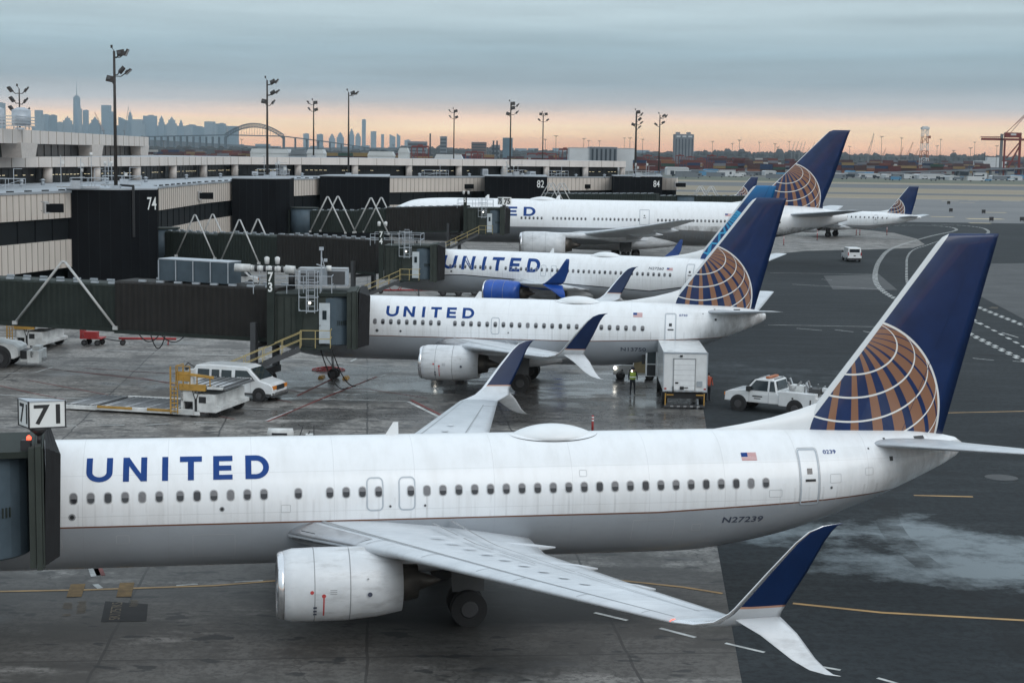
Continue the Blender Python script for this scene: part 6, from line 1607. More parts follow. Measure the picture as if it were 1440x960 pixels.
# ---- ground crew
def person(x, y, rz, label, top, legs, vest=None, h=1.76, lamp=False, arms='down'):
    R = empty('person', (x, y, .025), rz, label=label, cat='person')
    s = h / 1.76; me = bpy.data.meshes.new('body')
    V = [(0, 0, .95), (0, 0, 1.18), (0, 0, 1.42), (0, .01, 1.52), (0, .02, 1.62), (-.1, 0, .9), (-.12, -.02, .5), (-.13, .02, .09), (-.14, -.12, .05), (.1, 0, .9), (.13, .06, .5), (.15, .08, .09), (.16, -.06, .05),
         (-.2, 0, 1.42), (-.26, .0, 1.15), (-.24, -.12, .93), (.2, 0, 1.42), (.27, .0, 1.15), (.25, -.14, .95)]
    ed = [(0, 1), (1, 2), (2, 3), (3, 4), (0, 5), (5, 6), (6, 7), (7, 8), (0, 9), (9, 10), (10, 11), (11, 12), (2, 13), (13, 14), (14, 15), (2, 16), (16, 17), (17, 18)]
    rad = [.16, .15, .17, .06, .10, .11, .075, .05, .045, .11, .075, .05, .045, .07, .055, .045, .07, .055, .045]
    me.from_pydata([tuple(c * s for c in v) for v in V], ed, [])
    o = bpy.data.objects.new('body', me); COL.objects.link(o); o.parent = R
    m = o.modifiers.new('skin', 'SKIN')
    for i, sv in enumerate(me.skin_vertices[0].data): sv.radius = (rad[i] * s, rad[i] * s * .8); sv.use_root = (i == 0)
    o.modifiers.new('sub', 'SUBSURF').levels = 1; o.modifiers['sub'].render_levels = 2; me.materials.append(legs)
    dg = bpy.context.evaluated_depsgraph_get(); ev = o.evaluated_get(dg).to_mesh(); n = bpy.data.meshes.new('body'); n.from_pydata([tuple(v.co) for v in ev.vertices], [], [tuple(p.vertices) for p in ev.polygons]); o.evaluated_get(dg).to_mesh_clear()
    for k, q in enumerate((legs, top, M['skin'])): n.materials.append(q)
    for p in n.polygons: p.use_smooth = True; z = p.center.z / s; p.material_index = 2 if z > 1.5 else (1 if z > .98 and True else 0)
    o.modifiers.clear(); o.data = n
    MB(M['navycloth']).revolve([(-.03, .11), (.04, .115), (.1, .09), (.14, .02)], (0, .02, 1.62 * s), 14, M['navycloth'], ax='z').build('cap', R)
    if vest:
        rings = [[(.21 * s * k_ * math.cos(a), .155 * s * k_ * math.sin(a), z * s) for a in [2 * PI * i / 18 for i in range(18)]] for z, k_ in ((1.0, .95), (1.15, .92), (1.3, 1.0), (1.44, .9))]
        MB(vest).loft(rings, vest, cap=False).build('vest', R)
        MB(M['sign_white']).loft([[(.215 * s * .95 * math.cos(a), .16 * s * .95 * math.sin(a), z * s) for a in [2 * PI * i / 18 for i in range(18)]] for z in (1.12, 1.17)], cap=False).build('reflective_band', R)
    if lamp: MB(M['lamp_w']).revolve([(-.05, .01), (0, .06), (.05, .01)], (-.1, -.2, 1.52 * s), 8, M['lamp_w']).build('torch_lamp', R)
    return R
person(7.39, 97.9, .1, 'ground worker in yellow green vest with a bright lamp, left of the box truck', M['navycloth'], M['navycloth'], M['vest'], lamp=True)
person(11.75, 95.9, .4, 'ground worker in orange jacket, half hidden behind the right side of the box truck', M['orangecloth'], M['navycloth'])

# ---- marker posts and cones
def post(u, v, label=None, group=None, h=1.1, src=None):
    p = G(u, v)
    R = empty('marker_post', (p.x, p.y, .025), label=label, cat='marker post', group=group)
    MB(M['red']).cyl((0, 0, 0), (0, 0, h), .06, n=10).cyl((0, 0, 0), (0, 0, .06), .2, n=12, m=M['black']).build('post', R)
    MB(M['sign_white']).cyl((0, 0, h * .7), (0, 0, h * .78), .065, n=10).cyl((0, 0, h * .86), (0, 0, h * .93), .065, n=10).build('band', R)
post(833, 611, 'red and white marker post standing just beyond the nearest airliner, right of its roof dome', h=1.0)
post(1102, 345, 'orange marker post on the pale pad, under the tail of the wide-body airliner', h=1.6)
post(1149, 338, 'orange marker post beside the left wheel of the small regional airliner', h=1.8)
post(1204, 331, 'left one of the two orange marker posts standing close together under the regional airliner', h=1.6)
post(1209, 331, 'right one of the two orange marker posts standing close together under the regional airliner', h=1.6)
post(1247, 331, 'lone orange marker post below the tail of the regional airliner', h=1.6)
for i, (u, v, lab) in enumerate([(1334, 288, 'leftmost'), (1337, 299, 'second from left, lower'), (1383, 301, 'middle'), (1394, 312, 'fourth from left'), (1437, 312, 'rightmost')]):
    p = G(u, v); R = empty('taxiway_marker', (p.x, p.y, .03), label=f'small dark taxiway marker board on the far apron, {lab} of the five', cat='marker')
    MB(M['black']).bx(-.5, .5, -.1, .1, .25, 1.15).build('board', R); MB(M['darkgrey']).bx(-.4, -.3, -.05, .05, 0, .3).bx(.3, .4, -.05, .05, 0, .3).build('leg', R)

# vehicles parked at the foot of the gate 74 tower and small litter of the stands
V1 = dup(V_, loc=tuple(G(262, 404) + Vector((0, 0, .025))), rz=.2, label='white van by the terminal foot, under the left end of the roof air unit'); V1.scale = (.9, .9, .9)
V2_ = dup(V_, loc=tuple(G(300, 402) + Vector((0, 0, .025))), rz=.1, label='white van by the terminal foot, under the right end of the roof air unit'); V2_.scale = (.85, .85, .85)
def chock(x, y, rz, label):
    o = MB(M['yellow']).prism([(-.18, 0), (.18, 0), (.1, .18), (-.1, .18)], -.35, .35).build('wheel_chock', loc=(x, y, .025), rz=rz); tag(o, label, 'wheel chock', 'wheel chocks under the airliners')
for k_, (P_, x_, y_) in enumerate([((-15.51, 103.89, -.119), 4.9, 0), ((-15.51, 103.89, -.119), 3.3, 0), ((-12.80, 156.76, -.3636), 4.9, 0)]):
    c_, s_ = math.cos(P_[2]), math.sin(P_[2]); chock(P_[0] + x_ * c_, P_[1] + x_ * s_, P_[2], ('yellow chock behind the nose wheel of the second airliner', 'yellow chock ahead of the nose wheel of the second airliner', 'yellow chock at the nose wheel of the third airliner')[k_])
for i, (u, v, r, lab) in enumerate([(462, 521, .9, 'dark red hose coiled on the ground under the second boarding bridge')]):
    p = G(u, v); mb = MB(M['red'])
    for q in range(3):
        R0 = .9 - q * .22; pr = None
        for t in range(25):
            a = 2 * PI * t / 24; c_ = Vector((R0 * math.cos(a) * 1.2, R0 * math.sin(a), .05 + .06 * q))
            if pr: mb.cyl(pr, c_, .045, n=6)
            pr = c_
    tag(mb.build('hose_coil', loc=(p.x, p.y, .03)), lab, 'hose')
# ------------------------------------------------------------------ painted markings (structure, lying flat on the apron)
def mark(name, mb): return tag(mb.build(name), kind='structure')
def ln(pts, w, m, z=.032, mb=None):
    mb = mb or MB(m); return mb.strip([G(u, v) for u, v in pts], w, m, z)
w_ = MB(M['paint_w']); r_ = MB(M['paint_r']); y_ = MB(M['paint_y'])
W, Rr, Yy = M['paint_w'], M['paint_r'], M['paint_y']
# white stand lines
ln([(0, 526), (50, 524), (73, 517)], .18, W, mb=w_); ln([(-60, 552), (60, 559), (120, 561)], .16, W, mb=w_)
ln([(130, 492), (330, 500)], .16, W, mb=w_); ln([(330, 500), (440, 507), (560, 520)], .14, W, mb=w_)
ln([(340, 575), (412, 577), (374, 592), (345, 592)], .16, W, mb=w_)
for a in ((76, 600, 108, 599), (140, 598, 175, 598), (205, 598, 240, 596), (273, 594, 306, 594)): ln([(a[0], a[1]), (a[2], a[3])], .15, W, mb=w_)
ln([(440, 561), (574, 565)], .14, W, mb=w_); ln([(574, 565), (630, 593)], .22, W, mb=w_)
for a in ((493, 509, 509, 500), (500, 543, 508, 541), (515, 536, 526, 533), (534, 530, 543, 527), (552, 523, 563, 521), (470, 552, 480, 549)): ln([(a[0], a[1]), (a[2], a[3])], .18, W, mb=w_)
ln([(130, 797), (135, 811)], .34, W, mb=w_); ln([(134, 822), (141, 828)], .2, W, mb=w_)
ln([(330, 819), (370, 817)], .12, W, mb=w_); ln([(248, 824), (278, 822)], .12, W, mb=w_)
ln([(928, 884), (978, 897)], .16, W, mb=w_); ln([(836, 862), (882, 873)], .16, W, mb=w_); ln([(1020, 905), (1075, 918)], .14, W, mb=w_); ln([(1120, 932), (1182, 943)], .14, W, mb=w_); ln([(1234, 954), (1262, 962)], .14, W, mb=w_)
for a in ((1080, 457, 1240, 460), (1120, 462, 1156, 465), (1174, 464, 1200, 467), (1214, 466, 1240, 471), (1114, 400, 1242, 407), (1083, 384, 1236, 386), (1155, 393, 1170, 394), (1300, 513, 1330, 513), (1368, 504, 1398, 507), (1424, 508, 1445, 510), (1409, 468, 1432, 475), (1371, 453, 1380, 457)): ln([(a[0], a[1]), (a[2], a[3])], .16, W, mb=w_)
mark('white_marking', w_)
# red lines
ln([(40, 535), (180, 561), (330, 590)], .1, Rr, mb=r_); ln([(76, 520), (200, 532), (330, 558)], .1, Rr, mb=r_); ln([(-30, 536), (40, 552), (90, 562)], .1, Rr, mb=r_); ln([(120, 518), (260, 527), (420, 551)], .1, Rr, mb=r_); ln([(60, 518), (300, 545), (410, 566)], .1, Rr, mb=r_)
ln([(376, 593), (450, 562), (530, 530)], .16, Rr, mb=r_); ln([(418, 557), (478, 528)], .16, Rr, mb=r_); ln([(578, 563), (634, 591)], .2, Rr, mb=r_); ln([(1075, 459), (1075, 459.2)], .1, Rr, mb=r_)
ln([(136, 796), (142, 810)], .3, Rr, mb=r_); ln([(440, 546), (520, 548), (600, 560)], .08, Rr, mb=r_)
mark('red_marking', r_)
# yellow lead-in lines
ln([(-40, 833), (120, 830), (300, 824), (390, 817)], .17, Yy, mb=y_); ln([(790, 808), (960, 826), (1016, 835)], .17, Yy, mb=y_); ln([(1115, 849), (1240, 862), (1460, 874)], .19, Yy, mb=y_)
ln([(1285, 697), (1368, 699)], .18, Yy, mb=y_); ln([(1330, 581), (1470, 578)], .18, Yy, mb=y_)
mark('yellow_marking', y_)
M['paint_f2'] = simple('worn_amber_paint', (.20, .12, .04), .8, 0, .5, 3)
y2_ = MB(M['paint_f2']); ln([(104, 840), (110, 822)], .48, M['paint_f2'], mb=y2_, z=.036); ln([(174, 840), (179, 820)], .48, M['paint_f2'], mb=y2_, z=.036); mark('amber_marking', y2_)
M['paint_k'] = simple('road_paint_black', (.022, .022, .023), .8, 0, .3, 2)
M['paint_f'] = simple('faded_lettering', (.20, .165, .12), .8, 0, .4, 3)
k_ = MB(M['paint_k'])
for q in ([(148, 846), (208, 850), (206, 874), (142, 875)],): k_.add([tuple(G(u, v) + Vector((0, 0, .029))) for u, v in q], [(0, 1, 2, 3)])
mark('black_marking', k_)
f_ = MB(M['paint_f'])
def gtext(txt, u, v, du, dv, h, size, mb, m):
    o = G(u, v); r = (G(u + du, v + dv) - o).normalized(); n = Vector((-r.y, r.x, 0)); text_on(mb, txt, size, o + Vector((0, 0, .034)), r, n, m)
gtext('SK1757KS', 168, 872, 2.5, -14, 0, .34, f_, M['paint_f'])
def wornrows(u, v, n, w, gap, m=M['paint_f']):
    """worn, unreadable strokes of old lettering"""
    o = G(u, v); d = (G(u + 2.5, v - 14) - o).normalized(); nn = Vector((-d.y, d.x, 0)); r = random.Random(int(u))
    for k in range(n):
        if r.random() < .2: continue
        q = o + d * (gap * k); a = q + nn * (w / 2 * r.uniform(.6, 1)); b = q - nn * (w / 2 * r.uniform(.6, 1)); f_.strip([a, b], gap * .38, m, .034)
wornrows(93, 866, 13, .34, .13); wornrows(113, 864, 12, .34, .13); wornrows(188, 853, 6, .3, .13); wornrows(1398, 434, 4, 1.0, .5)
mark('ground_lettering', f_)
# road edged with zipper lines
def smooth(pts, n=10):
    P = [G(u, v) for u, v in pts]; out = []
    for i in range(len(P) - 1):
        p0, p1, p2, p3 = P[max(0, i - 1)], P[i], P[i + 1], P[min(len(P) - 1, i + 2)]
        for k in range(n): t = k / n; out.append(.5 * ((2 * p1) + (p2 - p0) * t + (2 * p0 - 5 * p1 + 4 * p2 - p3) * t * t + (3 * p1 - p0 - 3 * p2 + p3) * t ** 3))
    return out + [P[-1]]
def resample(P, step):
    out = [P[0]]; acc = 0
    for a, b in zip(P, P[1:]):
        L = (b - a).length; t = step - acc
        while t <= L: out.append(a.lerp(b, t / L)); t += step
        acc = L - (t - step)
    return out
def zipper(pts, z=.034, step=1.1, w=.32):
    mb = MB(M['paint_w']); P = resample(smooth(pts), step)
    for i in range(len(P) - 1):
        d = (P[i + 1] - P[i]).normalized(); n = Vector((-d.y, d.x, 0)); o = w / 2 * (1 if i % 2 else -1)
        q = P[i] + n * o; mb.box((q.x, q.y, z), (step * .98, w, .004), rz=math.atan2(d.y, d.x))
    return mark('zipper_marking', mb)
zipper([(1460, 517), (1400, 488), (1340, 458), (1300, 440), (1262, 422), (1240, 408), (1231, 394), (1232, 378), (1238, 365), (1250, 352), (1275, 342), (1310, 332), (1338, 326), (1345, 323), (1338, 320), (1318, 318), (1290, 317), (1250, 317.5)])
zipper([(1460, 466), (1420, 450), (1380, 434), (1345, 418), (1318, 400), (1307, 382), (1308, 368), (1318, 356), (1335, 346), (1360, 338), (1380, 332), (1390, 327), (1385, 322), (1370, 319), (1340, 316.5), (1300, 316)])
d_ = MB(M['paint_w']); P = resample(smooth([(1440, 488), (1392, 462), (1330, 430), (1290, 416), (1278, 404), (1275, 392), (1275, 376), (1276, 362), (1284, 352), (1303, 345), (1322, 339), (1345, 334), (1360, 330)]), 3.0)
for i in range(len(P) - 1):
    d = (P[i + 1] - P[i]).normalized(); q = P[i]; d_.box((q.x, q.y, .034), (1.4, .32, .004), rz=math.atan2(d.y, d.x))
mark('dashed_marking', d_)
# yellow blocks on the far taxiways
t_ = MB(M['paint_y2'])
for u, v, w in ((1240, 271, 5), (1336, 283, 6), (1360, 285, 5), (1400, 299, 6), (1325, 305, 6), (1378, 314, 5), (1200, 278, 5), (1330, 258, 6), (1424, 262, 6), (1140, 277, 4), (1276, 291, 5), (1422, 283, 7), (1369, 282, 4), (1385, 308, 9), (1348, 270, 5)):
    p = G(u, v); t_.box((p.x, p.y, .04), (w, w * .45, .004))
mark('taxi_marking', t_)
M['slab'] = farground('slab_patch', (.05, .053, .056), (.085, .088, .09), .2)
# manhole and slab patches
h_ = MB(M['concrete']); p = G(1408, 672); h_.add([(p.x + .75 * math.cos(a), p.y + .75 * math.sin(a), .036) for a in [2 * PI * i / 20 for i in range(20)]], [tuple(range(20))], M['slab']); mark('manhole', h_)
o = MB(M['slab']).add([tuple(G(u, v) + Vector((0, 0, .028))) for u, v in ((1158, 388), (1236, 386), (1262, 408), (1171, 407))], [(0, 1, 2, 3)]); mark('patch_slab', o)
o = MB(M['slab']).add([tuple(G(u, v) + Vector((0, 0, .030))) for u, v in ((1394, 371), (1480, 370), (1480, 470), (1375, 415))], [(0, 1, 2, 3)]); mark('patch_slab', o)
# ------------------------------------------------------------------ far background
RF = random.Random(11)
def bm_(name, c, r=.9): return simple(name, c, r, 0, .2, .05, .2)
M['sk1'] = bm_('tower_glass_blue', (.15, .22, .27)); M['sk2'] = bm_('tower_stone', (.19, .24, .27)); M['sk3'] = bm_('tower_slate', (.10, .155, .19))
def hz(u, X=None): return 216 + .0145 * (u - 720)
def skytower(u0, u1, ytop, Y, m, kind='flat', label='', ord_=''):
    """tower seen between u0 and u1 with its top at ytop, standing Y metres away"""
    p0 = at(u0, ytop, Y); p1 = at(u1, ytop, Y); w = p1.x - p0.x; h = p0.z; x = (p0.x + p1.x) / 2; d = w * .9
    R = empty('skyscraper', (x, Y, 0), RF.uniform(-.1, .1), label=label, cat='skyscraper')
    mb = MB(m)
    if kind == 'flat': mb.box((0, 0, h / 2), (w, d, h)); MB(M['sk3']).box((w * .1, 0, h + w * .04), (w * .4, d * .4, w * .08)).build('roof_plant', R)
    elif kind == 'step':
        mb.box((0, 0, h * .38), (w, d, h * .76)).box((0, 0, h * .82), (w * .68, d * .7, h * .12)).box((0, 0, h * .92), (w * .4, d * .4, h * .08)); MB(m).box((0, 0, h * .98), (w * .1, w * .1, h * .06)).build('spire', R)
    elif kind == 'point':
        mb.box((0, 0, h * .4), (w, d, h * .8)).box((0, 0, h * .85), (w * .7, d * .7, h * .1)); MB(m).box((0, 0, h * .95), (w * .45, w * .45, h * .1), taper=(.05, .05)).build('spire', R)
    elif kind == 'slant': mb.prism([(-w / 2, 0), (w / 2, 0), (w / 2, h * .86), (-w / 2, h)], -d / 2, d / 2)
    elif kind == 'notch': mb.box((-w * .12, 0, h / 2), (w * .76, d, h)).box((w * .38, 0, h * .43), (w * .24, d * .8, h * .86)); 
    elif kind == 'wtc':
        b = w / 2; vs = [(-b, -b, 0), (b, -b, 0), (b, b, 0), (-b, b, 0)]; t = b * .99; hh = h * .765
        vs += [(0, -t, hh), (t, 0, hh), (0, t, hh), (-t, 0, hh)]
        mb.add(vs, [(0, 1, 4), (1, 5, 4), (1, 2, 5), (2, 6, 5), (2, 3, 6), (3, 7, 6), (3, 0, 7), (0, 4, 7), (4, 5, 6, 7)])
        MB(m).cyl((0, 0, hh), (0, 0, hh + h * .02), w * .3, n=12).cyl((0, 0, hh), (0, 0, h), w * .07, w * .015, n=8).build('spire', R)
    mb.build('tower', R)
SKY = [ # u0 u1 ytop kind material words
 (-6, 6, 145, 'flat', 1, 'cut by the left picture edge'), (50, 62, 155, 'notch', 1, 'broad hazy tower left of the tall spired tower, first of that row'), (61, 68, 161, 'flat', 0, 'slim hazy tower touching the first broad one left of the spired tower'), (68, 79, 162, 'flat', 2, 'hazy block third in the row left of the spired tower'), (79, 88, 172, 'flat', 1, 'low hazy block left of the spired tower, lowest there'), (87, 103, 164, 'step', 1, 'stepped hazy block directly left of the spired tower'),
 (102.5, 112.5, 114, 'wtc', 0, 'tallest tapered tower of the skyline with a needle spire'), (111, 115, 153, 'flat', 1, 'thin hazy tower directly right of the spired tower'), (117, 124, 155, 'flat', 0, 'slim hazy tower left of the leaning orange crane'), (127, 140, 164, 'point', 2, 'pointed hazy tower beside the orange crane'), (144, 158, 148, 'notch', 0, 'bold hazy tower just left of the tallest floodlight mast'), (157, 163, 167, 'flat', 2, 'hazy block partly behind the tallest floodlight mast'), (168, 181, 165, 'slant', 2, 'slant-topped hazy tower right of the tallest floodlight mast'), (179, 187, 156, 'step', 0, 'stepped hazy tower behind the thin grey crane'),
 (187, 204, 168, 'notch', 1, 'wide hazy tower with notch right of the thin grey crane'), (203, 219, 163, 'flat', 0, 'wide flat-topped hazy slab left of the two pointed towers'), (223, 231, 162, 'point', 0, 'left one of the two pointed hazy towers before the bridge'), (235, 248, 164, 'point', 1, 'right one of the two pointed hazy towers before the bridge'), (251, 258, 168, 'step', 0, 'small round-shouldered hazy tower right of the pointed pair'), (257, 270, 177, 'flat', 1, 'low hazy block between the small tower and the bridge towers'),
 (283, 291, 180, 'flat', 2, 'low hazy block left of the wide pair before the arch bridge'), (289, 305, 171, 'notch', 1, 'broad hazy block just left of the arch bridge'), (304, 317, 174, 'flat', 2, 'hazy block touching the left end of the bridge arch'),
 (427, 434, 188, 'flat', 1, 'small hazy block left of the mast beside the bridge'), (446, 454, 189, 'flat', 2, 'small hazy block right of the mast beside the bridge'), (463, 471, 188, 'step', 1, 'low stepped hazy tower between two floodlight masts'), (474, 483, 186, 'step', 0, 'hazy stepped block left of the slim two-lamp mast'), (491, 498, 181, 'step', 0, 'stepped hazy tower at the slim two-lamp mast'), (500, 507, 186, 'point', 1, 'pointed hazy tower left of the lone thin skyscraper'), (509, 514.5, 168, 'flat', 0, 'lone very thin tall skyscraper over the containers'), (521.5, 529, 185, 'flat', 1, 'square hazy tower right of the thin skyscraper'), (536, 540, 189, 'flat', 0, 'small slim hazy tower right of the square one'), (548, 556, 189, 'slant', 1, 'slanted hazy tower in the middle of the right group'), (558, 563, 187.5, 'slant', 0, 'thin slanted hazy tower ending the right group'), (569, 577, 197, 'flat', 1, 'low hazy block right of the slim slanted towers')]
for i, (a, b, y, k, m, lab) in enumerate(SKY):
    w_ = lab if len(lab.split()) >= 4 else lab
    skytower(a, b, y, 13500 + 60 * (i % 7) if i != 6 else 13900, M[('sk1', 'sk2', 'sk3')[m]], k, ('hazy tower block ' + lab) if i == 0 else lab)
# base mass of the city behind
mb = MB(M['sk3']); u = 30
while u < 330:
    w = RF.uniform(5, 13); y = RF.uniform(174, 188); p = at(u, y, 14100); q = at(u + w, y, 14100); mb.box(((p.x + q.x) / 2, 14100, p.z / 2), (q.x - p.x, 150, p.z)); u += w * .9
while u < 1000:
    w = RF.uniform(6, 18); y = hz(u) - RF.uniform(3, 9); p = at(u, y, 12500); q = at(u + w, y, 12500); mb.box(((p.x + q.x) / 2, 12500, p.z / 2), (q.x - p.x, 150, p.z)); u += w * 1.1
tag(mb.build('far_city_mass'), 'low mass of far hazy city blocks along the horizon behind the towers', 'city', kind='stuff')

# mid-distance blocks
M['brickfar'] = bm_('far_brick', (.16, .12, .11)); M['greyfar'] = bm_('far_grey', (.17, .19, .21)); M['whitefar'] = bm_('far_white', (.55, .57, .58)); M['darkfar'] = bm_('far_window', (.035, .045, .055)); M['bluefar'] = bm_('far_blue', (.10, .25, .40))
def block(u0, u1, yt, Y, m, label, cat='building', depth=30, floors=0, name='far_building', base=None):
    p0, p1 = at(u0, yt, Y), at(u1, yt, Y); w = p1.x - p0.x; h = p0.z
    R = empty(name, ((p0.x + p1.x) / 2, Y, 0), 0, label=label, cat=cat)
    MB(m).box((0, depth / 2, h / 2), (w, depth, h)).build('wall', R); MB(M['galv']).box((0, depth / 2, h + .2), (w + .6, depth + .6, .4)).build('roof', R)
    if floors:
        f = MB(M['darkfar'])
        for i in range(floors): z = h * (i + .62) / (floors + .5); f.box((0, -.06, z), (w * .92, .1, h / floors * .42))
        f.build('window_band', R)
    return R, w, h
R, w, h = block(949, 976, 189, 2500, M['greyfar'], 'tall grey slab building with two small roof towers standing alone on the horizon', floors=0, depth=26)
for s in (-.36, .2): MB(M['greyfar']).box((w * s + 1, 6, h + 1.6), (6, 8, 3.6)).build('roof_house', R)
for x in (-.30, .0, .30): MB(M['whitefar']).box((w * x, -.1, h - 3), (w * .2, .12, 2.2)).build('sign_panel', R)
for i in range(6): MB(M['darkfar']).box((w * (-.42 + i * .168), -.06, h * .45), (1.3, .1, h * .82)).build('window', R)
block(573, 600, 199, 3400, M['greyfar'], 'grey flat block with mast between the thin towers and the roof-edge mast', floors=5)
block(604, 606, 188, 3420, M['darkfar'], 'thin dark chimney above the red gantries left of the horizon mast', cat='chimney', depth=3)
block(619, 628, 192, 3600, M['greyfar'], 'narrow hazy grey tower left of the lone horizon mast', floors=6)
block(663, 684, 200, 3300, M['brickfar'], 'flat brown apartment block right of the lone horizon mast', floors=6)
block(691, 703, 204, 3350, M['greyfar'], 'low grey building with two stubby chimneys near the gate 82 mast', floors=3)
for u, l in ((694, 'left'), (699, 'right')): block(u - 1.1, u + 1.1, 198, 3349, M['darkfar'], f'{l} one of two stubby far chimneys left of the gate 82 mast', cat='chimney', depth=4)
block(707, 721, 194, 3200, M['sk3'], 'bluish square tower right behind the gate 82 mast', floors=0)
for i, (a, b, y, Y, l) in enumerate([(801, 830, 208, 1500, 'pale grey left wing of the long shed behind gate 82'), (868, 893, 209, 1510, 'pale right wing of the long shed left of the thick mast')]): block(a, b, y, Y, M['whitefar'], l, cat='warehouse', depth=60, name='warehouse')
R, w, h = block(830, 868, 207, 1498, M['greyfar'], 'long shed with tall dark glass bays between its pale wings', cat='warehouse', depth=60, name='warehouse')
for i in range(6): MB(M['darkfar']).box((w * (-.41 + i * .165), -.1, h * .5), (w * .07, .15, h * .86)).build('glass_bay', R)
# low white sheds, hangars
sheds = [(352, 406, 209, 1150, 'w', 'long low pale shed beyond the roof left of the slim mast'), (408, 430, 211, 1140, 'g', 'low grey gabled shed right of the pale long shed'), (431, 455, 210, 1145, 'w', 'low pale shed directly right of the grey gabled one'),
 (517, 553, 213, 1100, 'w', 'low pale shed row above the pier roof, mid left'), (560, 574, 208, 1160, 'w', 'square white shed with tower left of the red gantry'), (611, 650, 217, 900, 'w', 'long white tank-like shed behind the pier roof'), (938, 969, 235, 1250, 'w', 'bright white rounded hangar left of the small blue roof'), (972, 990, 239, 1240, 'g', 'grey shed right of the bright white hangar'), (992, 1012, 238, 1235, 'b', 'blue roofed shed far beyond the runway'), (1162, 1180, 243, 1280, 'w', 'white shed left end of the row right of the wide-body tail'), (1194, 1204, 240, 1300, 'b', 'small blue roofed shed behind the right runway'), (1206, 1238, 244, 1290, 'w', 'long white shed right of the small blue roof'), (1246, 1290, 245, 1250, 'w', 'white terraced shed in the middle of the right row'), (1293, 1328, 245, 1240, 'w', 'long plain white shed at the right of the row'), (1076, 1092, 240, 1300, 'w', 'small white shed left of the wide-body tail, first'), (1052, 1074, 243, 1320, 'g', 'small grey shed left of the wide-body tail, second'), (1335, 1350, 252, 1180, 'w', 'tiny white shed apart below the right row'), (1400, 1438, 247, 1220, 'w', 'white shed at the right picture edge')]
for a, b, y, Y, m, l in sheds:
    mm = {'w': M['whitefar'], 'g': M['greyfar'], 'b': M['whitefar']}[m]
    p0, p1 = at(a, y, Y), at(b, y, Y); w = p1.x - p0.x; h = max(3.0, p0.z); R = empty('shed', ((p0.x + p1.x) / 2, Y, 0), 0, label=l, cat='shed')
    MB(mm).box((0, 9, h * .4), (w, 18, h * .8)).build('wall', R); MB(M['bluefar'] if m == 'b' else (M['whitefar'] if m == 'w' else M['greyfar'])).prism([(-w / 2 - .3, h * .8), (w / 2 + .3, h * .8), (w / 2 - 1, h), (-w / 2 + 1, h)], -.4, 18.4).build('roof', R)
    k = max(1, int(w / 7)); 
    for i in range(k): MB(M['darkfar']).box((-w / 2 + w * (i + .5) / k, -.06, h * .3), (3, .1, h * .5)).build('gate', R)
# containers: stacks across the port
cc = {'rust red': (.10, .028, .026), 'dark brown': (.07, .035, .03), 'ochre': (.22, .16, .07), 'navy blue': (.02, .04, .09), 'grey': (.16, .17, .19), 'dull green': (.035, .07, .055), 'orange': (.20, .08, .045), 'white': (.42, .42, .41)}
proto = {}
for k, c in cc.items():
    m = MB(bm_('container_' + k.replace(' ', '_'), c)); m.box((0, 0, 1.3), (12.1, 2.4, 2.55))
    for i in range(22): m.box((-5.8 + i * .55, -1.215, 1.3), (.2, .05, 2.3))
    o = m.build('shipping_container'); tag(o, f'{k} shipping container in the port yard stacks beyond the airfield', 'container', f'{k} containers in the port yard'); proto[k] = [o, False]
def put_c(x, y, z, rz=0, k=None):
    k = k or RF.choices(list(cc), (5, 4.5, 1.6, 2.5, 1.5, 1, .7, .8))[0]; o, used = proto[k]
    if used: o = o.copy(); COL.objects.link(o)
    proto[k][1] = True; o.location = (x, y, z); o.rotation_euler.z = rz
n = 0
def crow(u0, u1, Y, hmin, hmax, lean=0):
    global n
    x0, x1 = at(u0, 220, Y).x, at(u1, 220, Y).x; x = x0; hh = RF.randint(hmin, hmax)
    while x < x1 and n < 296:
        if RF.random() < .12: x += 14 * RF.randint(1, 2); continue
        if RF.random() < .45: hh = RF.randint(hmin, hmax)
        for k in range(hh):
            put_c(x + RF.uniform(-.2, .2), Y + RF.uniform(-.4, .4), .02 + k * 2.6); n += 1
        x += 12.5
crow(1240, 1440, 1560, 3, 4); crow(1060, 1110, 1600, 3, 4); crow(1175, 1240, 1620, 3, 4); crow(900, 945, 1450, 3, 4); crow(225, 345, 1300, 3, 4); crow(465, 520, 1350, 4, 5); crow(975, 1040, 1640, 3, 4)
# the remaining yard as one mass
mb = MB(); ms = [bm_('yard_mix_%d' % i, c) for i, c in enumerate([(.09, .028, .028), (.07, .035, .035), (.22, .15, .07), (.03, .045, .09), (.14, .15, .17), (.36, .36, .35), (.13, .04, .03)])]
for Y in (1700, 1850, 2000, 2250, 2550, 2900):
    x = at(180, 220, Y).x
    while x < at(1500, 220, Y).x:
        hh = RF.randint(2, 5)
        if RF.random() < .75:
            for k in range(hh): mb.box((x, Y + RF.uniform(-4, 4), 1.3 + 2.6 * k), (12.1 * RF.choice((1, 1, 2)), 2.4, 2.55), RF.choices(ms, (5, 4, 2.5, 2, 2, 1, 2))[0])
        x += RF.uniform(13, 30)
tag(mb.build('container_yard'), 'distant mass of mixed container stacks across the port', 'container yard', kind='stuff')
